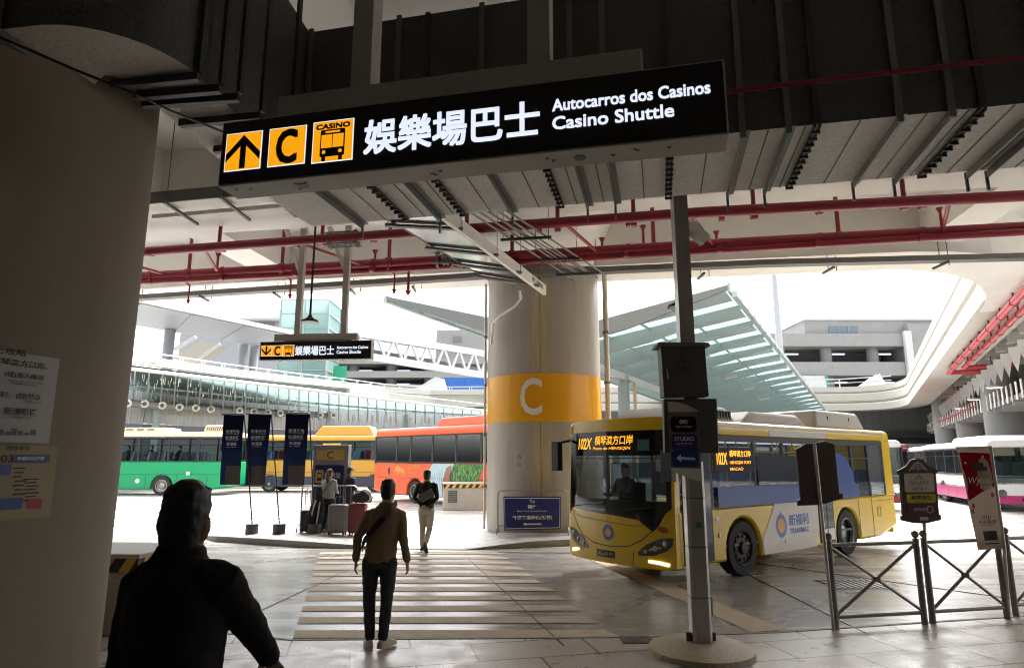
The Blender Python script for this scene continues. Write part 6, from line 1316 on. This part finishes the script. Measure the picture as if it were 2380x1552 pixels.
for (u, v, Y, r_) in ((2345, 1060, 40, 1.0), (2262, 1060, 52, .9), (2205, 1060, 62, .9)):
    p = at(u, v, Y); k = MB(); k.lathe([(r_, 0), (r_, 7.9)], (p.x, Y, 0), 28); tag(obj('round_column', k, m_conc, smooth=40), {2345: 'pale round column nearest the white coaches under the right roadway', 2262: 'pale round column between the others under the right roadway', 2205: 'pale round column farthest back under the right roadway'}[u], 'column', 'columns under the right roadway')
fw = thing('yard_wall', 'dark grey panelled wall closing the yard under the far roadway', 'wall', (25, 77, 0))
k = MB(); k.box(-6, 75, 77, 77.4, 0, 8); obj('wall', k, m_slate, fw)
k = MB(); k.box(-6, 75, 76.7, 77, 5.2, 7.9); obj('upper_panels', k, mat('far_wall_panels', (.30, .31, .32), .7, var=.2, scale=2, stretch=(2, 1, .2)), fw)
k = MB(); k.box(-6, 75, 76, 77, 4.4, 5.2); obj('pipe_shelf', k, m_tray, fw)
k = MB(); k.box(58, 58.4, 8, 77, 0, 8); obj('side_wall', k, m_slate, fw)
k = MB(); k.box(20, 57, 72.8, 76, 2.9, 3.7); obj('pale_beam', k, m_whiteb, fw)

# ================================================================== people
def limb(mb, pts, rs, n=14):
    pts = [V(p) for p in pts]; d0 = (pts[0] - pts[1]).normalized(); d1 = (pts[-1] - pts[-2]).normalized()
    g = lambda r, k: tuple(q * k for q in r) if isinstance(r, tuple) else r * k
    m_ = lambda r: (min(r) if isinstance(r, tuple) else r)
    P = [pts[0] + d0 * m_(rs[0]) * .85, pts[0] + d0 * m_(rs[0]) * .5] + pts + [pts[-1] + d1 * m_(rs[-1]) * .5, pts[-1] + d1 * m_(rs[-1]) * .85]
    Q = [g(rs[0], .45), g(rs[0], .86)] + list(rs) + [g(rs[-1], .86), g(rs[-1], .45)]
    return mb.tube(P, Q, n)
def spine(mb, secs, n=20):     # secs: (x, y, z, depth, width)
    return mb.loft([[(x + w_ * math.cos(6.2832 * i / n), y + d * math.sin(6.2832 * i / n), z) for i in range(n)] for x, y, z, d, w_ in secs])
clouds = {}
def fuse(name, mb, m, parent, vox, smooth=4, disp=0.0, dsize=.1, world=False):
    """overlapping volumes grown together into one continuous skin"""
    me = bpy.data.meshes.new('tmp'); me.from_pydata(mb.v, [], mb.f); bm = bmesh.new(); bm.from_mesh(me); bmesh.ops.recalc_face_normals(bm, faces=bm.faces); bm.to_mesh(me); bm.free()
    o = bpy.data.objects.new('tmp', me); COL.objects.link(o)
    r = o.modifiers.new('r', 'REMESH'); r.mode = 'VOXEL'; r.voxel_size = vox
    s = o.modifiers.new('s', 'SMOOTH'); s.iterations = smooth; s.factor = .5
    if disp:
        if dsize not in clouds: tx = bpy.data.textures.new('folds', 'CLOUDS'); tx.noise_scale = dsize; tx.noise_depth = 3; clouds[dsize] = tx
        d = o.modifiers.new('d', 'DISPLACE'); d.texture = clouds[dsize]; d.strength = disp; d.mid_level = .5; d.texture_coords = 'LOCAL'
    dg = bpy.context.evaluated_depsgraph_get(); m2 = bpy.data.meshes.new_from_object(o.evaluated_get(dg)); bpy.data.objects.remove(o); bpy.data.meshes.remove(me)
    m2.name = name; m2.materials.clear(); m2.materials.append(m); m2.polygons.foreach_set('use_smooth', [True] * len(m2.polygons))
    q = bpy.data.objects.new(name, m2); put(q, parent, world); return q
def hand(mb, wr, dirv, palm_n, side, s=1.0, curl=.5, r=.0085):
    """palm, four unequal bent fingers and a thumb leaving the side of the palm"""
    wr, d, nrm = V(wr), V(dirv).normalized(), V(palm_n).normalized(); x = d.cross(nrm).normalized() * side
    kn = wr + d * .085 * s
    mb.loft([[wr + d * .085 * s * t + x * c * .038 * s * (0.7 + .3 * t) + nrm * q * .014 * s for c, q in ((1, 0), (.7, .9), (0, 1), (-.7, .9), (-1, 0), (-.7, -.9), (0, -1), (.7, -.9))] for t in (-.15, .25, .6, 1)])
    for i, (o, ln) in enumerate(((.03, .072), (.011, .08), (-.009, .074), (-.028, .058))):
        p0 = kn + x * o * s - d * .01; a = d; b = (d + nrm * curl).normalized(); c = (d * .6 + nrm * curl * 1.6).normalized(); L_ = ln * s
        limb(mb, [p0, p0 + a * L_ * .42, p0 + a * L_ * .42 + b * L_ * .34, p0 + a * L_ * .42 + b * L_ * .34 + c * L_ * .26], [r * s, r * .95 * s, r * .88 * s, r * .75 * s], 8)
    t0 = wr + d * .02 * s + x * .026 * s; t1 = t0 + (x * .7 + d * .8 + nrm * .3).normalized() * .04 * s; limb(mb, [t0, t1, t1 + (d + x * .15 + nrm * .4).normalized() * .032 * s], [r * 1.25 * s, r * 1.1 * s, r * .85 * s], 8)
m_skin = mat('skin', (.42, .25, .17), .55, var=.06, scale=14); m_hair = mat('black_hair', (.010, .008, .007), .45, var=.3, scale=60, stretch=(1, 1, .2))
def person(label, loc, rz, H, top, bottom, shoe, arms, legs, hairm=m_hair, hair='short', vox=.011, group=None, headoff=(0, 0), headrot=0, lean=0.0, slim=1.0, topname='sweater', fingers=True, hem=.85, head_tilt=0.0, headz=0.0, hscale=1.0, collar=True, shoes_dir=(0, 0)):
    s = H / 1.72; t = thing('person', label, 'person', tuple(loc), rz, group)
    S = lambda p: V((p[0] * s, p[1] * s, p[2] * s)); hx, hy = headoff
    def shift(z): return lean * max(0, z - .9)
    HR = Matrix.Rotation(headrot, 3, 'Z') @ Matrix.Rotation(head_tilt, 3, 'Y'); hc = V((hx, hy, 1.6))
    def Hd(p): q = HR @ (V(p) - V((0, 0, 1.6))); q.x *= hscale; q.y *= hscale; return S(hc + q + V((shift(1.6), 0, headz)))
    # body: one continuous skin
    b = MB(); n = 20
    def hring(secs): return [[Hd((w_ * math.cos(6.2832 * i / n), y + d * math.sin(6.2832 * i / n), z)) for i in range(n)] for y, z, d, w_ in secs]
    b.loft(hring([(.055, 1.488, .022, .022), (.045, 1.505, .05, .042), (.02, 1.54, .082, .062), (.006, 1.585, .096, .072), (0, 1.63, .099, .075), (-.004, 1.67, .09, .069), (-.006, 1.7, .064, .05), (-.006, 1.716, .03, .026)]))
    limb(b, [Hd((0, .1, 1.605)), Hd((0, .112, 1.575))], [.011 * s, .017 * s], 8)                       # nose
    limb(b, [Hd((-.022, .09, 1.535)), Hd((.022, .09, 1.535))], [.009 * s, .009 * s], 8)                 # lips
    limb(b, [Hd((-.045, .086, 1.632)), Hd((0, .098, 1.628)), Hd((.045, .086, 1.632))], [.009 * s] * 3, 8)  # brow
    for e in (-1, 1): limb(b, [Hd((e * .072, -.004, 1.565)), Hd((e * .078, -.012, 1.595)), Hd((e * .076, -.012, 1.622))], [.009 * s, .014 * s, .011 * s], 8)
    limb(b, [S((shift(1.42), -.01, 1.40)), S((shift(1.46), -.008, 1.46)), Hd((0, -.01, 1.53))], [.062 * s, .056 * s, .054 * s])
    spine(b, [tuple(S((shift(z), y, z))) + (d * s * .86, w_ * s * slim * .86) for y, z, d, w_ in ((0, .86, .10, .15), (0, .95, .105, .16), (0, 1.1, .1, .14), (0, 1.28, .115, .17), (-.005, 1.40, .085, .17), (-.005, 1.45, .05, .08))])
    tp = MB(); hands = []
    spine(tp, [tuple(S((shift(z), y, z))) + (d * s, w_ * s * slim) for y, z, d, w_ in ((0, hem, .118, .162), (0, hem + .03, .124, .168), (0, .98, .128, .172), (0, 1.08, .122, .170), (0, 1.2, .13, .182), (-.005, 1.3, .132, .192), (-.01, 1.365, .12, .178), (-.012, 1.41, .10, .135), (-.01, 1.455, .075, .088)) + (((-.008, 1.485, .066, .07),) if collar else ())])
    for sd, (sh, elb, wrp, hd, pn) in zip((-1, 1), arms):
        sh, elb, wrp = S(sh), S(elb), S(wrp); sh.x += shift(1.4) * s
        limb(b, [sh, elb, wrp], [.03 * s, .028 * s, .025 * s]); limb(tp, [V((sh.x * .75, sh.y, sh.z + .01)), sh, lp(sh, elb, .5), elb, lp(elb, wrp, .5), lp(elb, wrp, .93)], [.058 * s, .059 * s, .055 * s, .050 * s, .045 * s, .040 * s])
        if fingers: hand(b, wrp, hd, pn, sd, s)
        else: limb(b, [wrp, wrp + V(hd).normalized() * .1 * s, wrp + V(hd).normalized() * .15 * s], [(.02 * s, .035 * s), (.018 * s, .036 * s), (.012 * s, .02 * s)])
    br = MB(); spine(br, [tuple(S((0, 0, z))) + (d * s, w_ * s * slim) for z, d, w_ in ((.80, .105, .155), (.86, .118, .165), (.93, .118, .16), (1.0, .108, .15))])
    for sd, (hp, kn, an, ft) in zip((-1, 1), legs):
        hp, kn, an = S(hp), S(kn), S(an); ft = V(ft).normalized()
        limb(b, [hp, kn, an], [.07 * s, .045 * s, .034 * s])
        limb(br, [hp, lp(hp, kn, .45), kn, lp(kn, an, .4), lp(kn, an, .93)], [.094 * s, .084 * s, .064 * s, .06 * s, .052 * s])
        sm = MB(); side = V((ft.y, -ft.x, 0)).normalized(); up = V((0, 0, 1)); up = (up - ft * up.dot(ft)).normalized(); heel = an - up * .075 * s - ft * .055 * s
        sm.loft([[heel + ft * q * s + side * c * wv * s + up * (max(h_, -.02) * hh * s) for c, h_ in ((1, 0), (.95, .35), (.7, .8), (0, 1), (-.7, .8), (-.95, .35), (-1, 0), (-.9, -.2), (0, -.22), (.9, -.2))] for q, wv, hh in ((-.012, .022, .045), (0, .034, .075), (.05, .038, .1), (.1, .041, .088), (.16, .048, .062), (.22, .046, .05), (.255, .03, .04), (.268, .012, .02))])
        q = obj('shoe', sm, shoe, t, smooth=50, world=False)
    fuse('body', b, m_skin, t, min(vox, .0075 if fingers else vox), 2); fuse(topname, tp, top, t, vox, 5, .022 * s, .09); fuse('trousers', br, bottom, t, vox, 5, .018 * s, .08)
    h = MB()
    if hair in ('short', 'long', 'cap'):
        h.loft(hring([(-.042, 1.508, .014, .036), (-.046, 1.53, .034, .052), (-.04, 1.56, .055, .066), (-.026, 1.6, .078, .075), (-.01, 1.645, .098, .080), (-.004, 1.685, .092, .074), (-.004, 1.712, .072, .058), (-.004, 1.732, .035, .03)]))
        if hair == 'long': limb(h, [Hd((0, -.09, 1.66)), Hd((.01, -.13, 1.56)), Hd((.02, -.125, 1.42)), Hd((.02, -.12, 1.33))], [.045 * s, .04 * s, .042 * s, .02 * s])
        if hair == 'short': 
            for q in range(22): a = random.uniform(0, 6.28); rr = random.uniform(.2, .85); c = (math.cos(a) * .075 * rr, math.sin(a) * .09 * rr - .005, 1.715 - .035 * rr * rr); limb(h, [Hd(c), Hd((c[0] * 1.15, c[1] * 1.1 + .012, c[2] + .014))], [.016 * s, .007 * s], 6)
    fuse('hair', h, hairm, t, .008, 2, .012, .03)
    if hair in ('cap',) or hair == 'longcap': pass
    return t, Hd, S, shift
def cap(t, Hd, s, m):
    k = MB(); n = 20; k.loft([[Hd((w_ * math.cos(6.2832 * i / n), y + d * math.sin(6.2832 * i / n), z)) for i in range(n)] for y, z, d, w_ in ((0, 1.64, .108, .09), (0, 1.68, .106, .088), (0, 1.715, .085, .07), (0, 1.738, .045, .04), (0, 1.744, .01, .01))])
    k.add([Hd(p) for p in ((-.075, .07, 1.645), (.075, .07, 1.645), (.06, .17, 1.635), (0, .19, 1.637), (-.06, .17, 1.635), (-.075, .07, 1.635), (.075, .07, 1.635), (.06, .17, 1.625), (0, .19, 1.627), (-.06, .17, 1.625))], [(0, 1, 2, 3, 4), (9, 8, 7, 6, 5)] + [(i, (i + 1) % 5, 5 + (i + 1) % 5, 5 + i) for i in range(5)])
    return obj('cap', k, m, t, smooth=50, world=False)
D, F_ = (0, .12, -1), (0, 1, 0)
m_tan = mat('tan_sweatshirt', (.20, .135, .075), .85, var=.1, scale=8, bump=.2, bscale=160); m_jean = mat('dark_denim', (.022, .026, .036), .8, var=.25, scale=12, bump=.2, bscale=120); m_trn = mat('worn_trainer', (.55, .47, .39), .7, var=.2)
stand = (((-.095, 0, .86), (-.10, .01, .48), (-.075, -.01, .095), (-.35, 1, 0)), ((.095, 0, .86), (.085, .01, .48), (.065, -.02, .095), (.55, 1, 0)))
hangarm = (((-.172, -.01, 1.355), (-.24, -.04, 1.12), (-.255, .0, .88), (-.05, .1, -1), (1, .15, 0)), ((.172, -.01, 1.355), (.244, -.035, 1.12), (.285, .03, .87), (.1, .15, -1), (-1, .15, 0)))
p1, Hd, S, sh_ = person('man in a tan sweatshirt and dark jeans standing at the near end of the crosswalk', (-1.42, 7.36, .004), R(0), 1.73, m_tan, m_jean, m_trn, hangarm, stand, vox=.009, lean=.09, slim=1.0, hem=.86, headrot=R(-12), collar=True)
# ribbed hem and cuffs are part of the sweatshirt; the strap is a bag's
sb = thing('sling_bag', 'black sling bag strap running diagonally across the tan sweatshirt', 'bag', (-1.42, 7.36, 1.0)); k = MB()
pts = [(.10, .07, 1.47), (.105, -.03, 1.485), (.085, -.1, 1.44), (.03, -.142, 1.36), (-.04, -.155, 1.27), (-.11, -.152, 1.18), (-.165, -.12, 1.1), (-.2, -.04, 1.03), (-.2, .05, .99)]
W_ = [V((-1.42 + x + .09 * max(0, z - .9), 7.36 + y, z + .005)) for x, y, z in pts]
vs = []
for i, p in enumerate(W_):
    d = (W_[min(i + 1, len(W_) - 1)] - W_[max(i - 1, 0)]).normalized(); n_ = V((p.x - W_[0].x * 0 + 1.42 - .03, (p.y - 7.36) * 1.4, 0)).normalized(); q = d.cross(n_).normalized() * .03; vs += [p - q, p + q, p + q + n_ * .006, p - q + n_ * .006]
k.add(vs, [(4 * i + a, 4 * i + b, 4 * i + 4 + b, 4 * i + 4 + a) for i in range(len(W_) - 1) for a, b in ((0, 1), (1, 2), (2, 3), (3, 0))]); obj('strap', k, m_black, sb, smooth=40)
k = MB(); k.ob(W_[3] + V((0, -.01, 0)), (.018, 0, -.018), (.02, 0, .02), (0, .008, 0)); obj('buckle', k, m_dark, sb, bevel=.004)

m_bk = mat('black_knit', (.008, .008, .009), .8, var=.15); m_bei = mat('beige_trousers', (.42, .385, .33), .85, var=.1, scale=9); m_bs_ = mat('black_shoe', (.012, .012, .012), .5)
walk = (((-.085, 0, .86), (-.085, .04, .48), (-.075, .0, .10), (-.2, 1, 0)), ((.085, 0, .86), (.075, .03, .47), (.06, -.26, .19), (.1, .62, -.72)))
back = (((-.185, -.01, 1.395), (-.255, -.11, 1.13), (-.04, -.19, .97), (.9, 0, -.25), (0, 1, 0)), ((.185, -.01, 1.395), (.255, -.11, 1.13), (.05, -.19, .95), (-.9, 0, -.25), (0, 1, 0)))
p2, Hd2, S2, _ = person('man in black top and beige trousers walking across, hands clasped behind his back', (-1.87, 14.75, .008), R(-6), 1.72, m_bk, m_bei, m_bs_, back, walk, vox=.013, slim=.95, hem=.88, headrot=R(-15))
gb = thing('sling_bag', 'grey flat bag worn across the back of the walking man in black', 'bag', (-1.87, 14.55, 1.2)); k = MB(); f = Frame((-1.85, 14.60, 1.19), (math.cos(R(30)), 0, math.sin(R(30))), (-math.sin(R(30)), 0, math.cos(R(30)))); f.rrect(k, -.16, -.09, .16, .09, .03, 0, .07); obj('pouch', k, mat('bag_grey', (.10, .10, .105), .6, var=.1), gb, bevel=.01)
k = MB(); k.bar((-1.98, 14.66, 1.13), (-2.03, 14.8, 1.05), .02, .03); k.bar((-1.72, 14.66, 1.28), (-1.72, 14.74, 1.46), .02, .03); obj('strap', k, m_black, gb)

m_hood = mat('grey_hoodie', (.30, .295, .30), .9, var=.08, scale=9); m_dtr = mat('navy_trousers', (.012, .013, .02), .8, var=.1)
sst = (((-.09, 0, .86), (-.095, .01, .48), (-.12, 0, .095), (-.2, 1, 0)), ((.09, 0, .86), (.1, .01, .48), (.11, -.02, .095), (.25, 1, 0)))
folded = (((-.18, 0, 1.39), (-.24, .02, 1.12), (-.12, .22, 1.08), (.8, .4, 0), (0, 0, -1)), ((.18, 0, 1.39), (.24, .02, 1.12), (.15, .24, 1.06), (-.5, .8, 0), (0, 0, -1)))
p3, Hd3, S3, _ = person('woman in a light grey hoodie and black cap with a long ponytail, waiting by luggage', (-4.73, 17.35, .13), R(-18), 1.58, m_hood, m_dtr, m_trn, folded, sst, hair='long', hairm=mat('brown_hair', (.05, .028, .016), .5, var=.3, scale=40), vox=.014, fingers=False, slim=1.08, topname='hoodie', hem=.9)
cap(p3, Hd3, 1, m_black)
cb_ = thing('crossbody_bag', 'thin dark crossbody strap over the grey hoodie', 'bag', (-4.73, 17.2, 1.2)); k = MB()
k.bar((-4.58, 17.2, 1.42), (-4.75, 17.19, 1.25), .03, .012); k.bar((-4.75, 17.19, 1.25), (-4.9, 17.25, 1.07), .03, .012); obj('strap', k, m_black, cb_)
p4, Hd4, S4, _ = person('man in a dark hoodie and dark green cap standing right of the woman', (-4.32, 17.75, .10), R(-35), 1.66, mat('charcoal_hoodie', (.022, .024, .027), .85, var=.1), m_jean, m_bs_, folded, sst, vox=.014, fingers=False, topname='hoodie', hem=.88)
cap(p4, Hd4, 1, mat('green_cap', (.02, .035, .03), .8))

# foreground man, seen from behind, pushing something with his right hand
fx0, fy0 = at(422, 1300, 2.28).x, 2.28; rzf = R(-8); inv = (Matrix.Translation((fx0, fy0, 0)) @ Matrix.Rotation(rzf, 4, 'Z')).inverted(); hf = 1.94; sf = hf / 1.72
def loc_(u, v, Y): p = inv @ at(u, v, Y); return tuple(p / sf)
m_jack = mat('black_jacket', (.007, .006, .007), .85, var=.2, scale=6)
ra = ((.14, -.01, 1.375), loc_(568, 1432, 2.38), loc_(625, 1530, 2.5), tuple(V(loc_(655, 1575, 2.6)) - V(loc_(625, 1530, 2.5))), (0, .3, -1))
la = ((-.115, -.01, 1.37), (-.14, -.02, 1.12), (-.2, .16, .95), (0, 1, -.3), (1, 0, 0))
p5, Hd5, S5, _ = person('man in a black jacket seen from behind in deep shadow, nearest the camera', (fx0, fy0, .004), rzf, hf, m_jack, mat('grey_trousers', (.05, .055, .06), .85, var=.1), m_bs_, (la, ra), sst, vox=.009, headrot=R(16), slim=.76, headz=-.065, hscale=.84, topname='jacket', hem=.82, head_tilt=R(3))
k = MB(); n = 24; k.loft([[(S5((w_ * math.cos(6.2832 * i / n), y + d * math.sin(6.2832 * i / n), z))) for i in range(n)] for y, z, d, w_ in ((-.012, 1.42, .085, .10), (-.01, 1.445, .072, .076), (-.006, 1.468, .066, .068), (-.006, 1.474, .06, .062), (-.01, 1.44, .062, .066))], caps=False); obj('collar', k, m_jack, p5, smooth=60, world=False)

# driver behind the city bus windscreen
bm_ = Matrix.Translation(bus.location) @ Matrix.Rotation(bus.rotation_euler.z, 4, 'Z'); dpos = bm_ @ V((.72, 1.65, .22))
sit = (((-.09, 0, .86), (-.11, .38, .84), (-.11, .42, .45), (0, 1, 0)), ((.09, 0, .86), (.11, .38, .84), (.11, .42, .45), (0, 1, 0)))
steer = (((-.18, 0, 1.39), (-.23, .14, 1.14), (-.16, .36, 1.16), (.3, 1, .1), (0, 0, -1)), ((.18, 0, 1.39), (.23, .14, 1.14), (.16, .36, 1.16), (-.3, 1, .1), (0, 0, -1)))
person('bus driver seated behind the windscreen of the yellow city bus', tuple(dpos), bus.rotation_euler.z + R(90), 1.66, m_dtr, m_dtr, m_bs_, steer, sit, vox=.018, fingers=False, topname='shirt')

# passengers behind the windows of the green coach
pas = None
for px, pc in ((go + 4.3, 0), (go + 5.4, 1), (go + 7.0, 0), (go + 8.4, 1)):
    if pas is None: pas, *_ = person('', (px, 38.6, 1.1), R(90), 1.66, m_dtr, m_dtr, m_bs_, steer, sit, vox=.03, fingers=False, topname='jacket'); o = pas
    else: o = copy_tree(pas); o.location = (px, 38.6 + .5 * pc, 1.1)
    tag(o, 'dim passenger seated behind a window of the green coach', 'person', 'passengers in the green coach')

# ================================================================== luggage on the island
def suitcase(label, p, w_, d_, h_, col, rz=0, handle=.42, rough=.35, group='suitcases of the waiting travellers'):
    t = thing('suitcase', label, 'suitcase', tuple(p), rz, group); m = mat('suitcase_shell', col, rough, var=.08)
    k = MB(); k.box(-w_ / 2, w_ / 2, -d_ / 2, d_ / 2, .06, h_); obj('shell', k, m, t, bevel=.045, world=False, segs=3, smooth=40)
    k = MB()
    for i in range(6): x = -w_ * .36 + i * w_ * .145; k.box(x, x + w_ * .05, -d_ / 2 - .004, -d_ / 2 + .01, .12, h_ - .06)
    obj('shell_rib', k, m, t, world=False, bevel=.004)
    for x in (-w_ * .38, w_ * .38):
        for y in (-d_ * .35, d_ * .35): k = MB(); k.lathe([(.03, -.012), (.03, .012)], (x, y, .03), 12, axis=(1, 0, 0)); k.box(x - .02, x + .02, y - .02, y + .02, .03, .07); obj('wheel', k, m_tyre, t, world=False)
    k = MB(); k.tube([(-w_ * .22, .05, h_ - .02), (-w_ * .22, .05, h_ + handle - .02), (-w_ * .18, .05, h_ + handle), (w_ * .18, .05, h_ + handle), (w_ * .22, .05, h_ + handle - .02), (w_ * .22, .05, h_ - .02)], .011, 6); obj('pull_handle', k, m_steel, t, world=False)
    return t
suitcase('black suitcase with a tall pull handle, left of the crowd of luggage', (-5.22, 17.2, .12), .27, .36, .58, (.012, .012, .013), R(10), .5)
suitcase('large taupe grey suitcase standing in front of the waiting travellers', (-4.33, 16.85, .12), .46, .28, .74, (.13, .115, .105), R(-3), .18)
rs_ = suitcase('dark red suitcase with a black bag on top, partly hidden by the man in tan', (-3.86, 16.95, .10), .42, .28, .78, (.14, .022, .025), R(-6), .3)
du = thing('duffel_bag', 'black soft bag with a pale fur trim lying on the red suitcase', 'bag', (-3.76, 16.95, .88)); k = MB(); limb(k, [(-3.9, 16.95, 1.02), (-3.76, 16.93, 1.06), (-3.62, 16.95, 1.0)], [.13, .17, .12], 16); fuse('bag_body', k, m_bk, du, .016, 4, .05, .12, world=True)
k = MB(); limb(k, [(-3.68, 16.83, 1.2), (-3.58, 16.86, 1.16), (-3.55, 16.88, 1.02), (-3.6, 16.88, .93)], [.03, .038, .038, .028], 10); fuse('fur_trim', k, mat('pale_fur', (.42, .40, .38), .95, var=.3, scale=30), du, .01, 1, .03, .03, world=True)
rk = thing('rucksack', 'bulging black rucksack and coats piled on a case left of the woman', 'bag', (-5.0, 17.1, .13)); k = MB()
limb(k, [(-5.0, 17.15, .2), (-4.98, 17.15, .5), (-4.95, 17.18, .8), (-4.93, 17.2, .98)], [(.14, .2), (.17, .21), (.15, .18), (.1, .11)], 18); limb(k, [(-5.1, 17.02, .25), (-5.08, 17.0, .55)], [.1, .11]); limb(k, [(-4.95, 17.18, 1.1), (-4.94, 17.18, 1.2)], [.09, .09], 16); fuse('sack', k, m_bk, rk, .016, 3, .06, .12, world=True)
k = MB(); k.tube([(-4.95, 17.0, .95), (-5.0, 16.93, .7), (-5.05, 16.95, .4)], .018, 6); k.tube([(-4.85, 17.02, .9), (-4.86, 16.94, .6), (-4.9, 16.96, .35)], .018, 6); obj('strap', k, m_grey, rk, smooth=40)
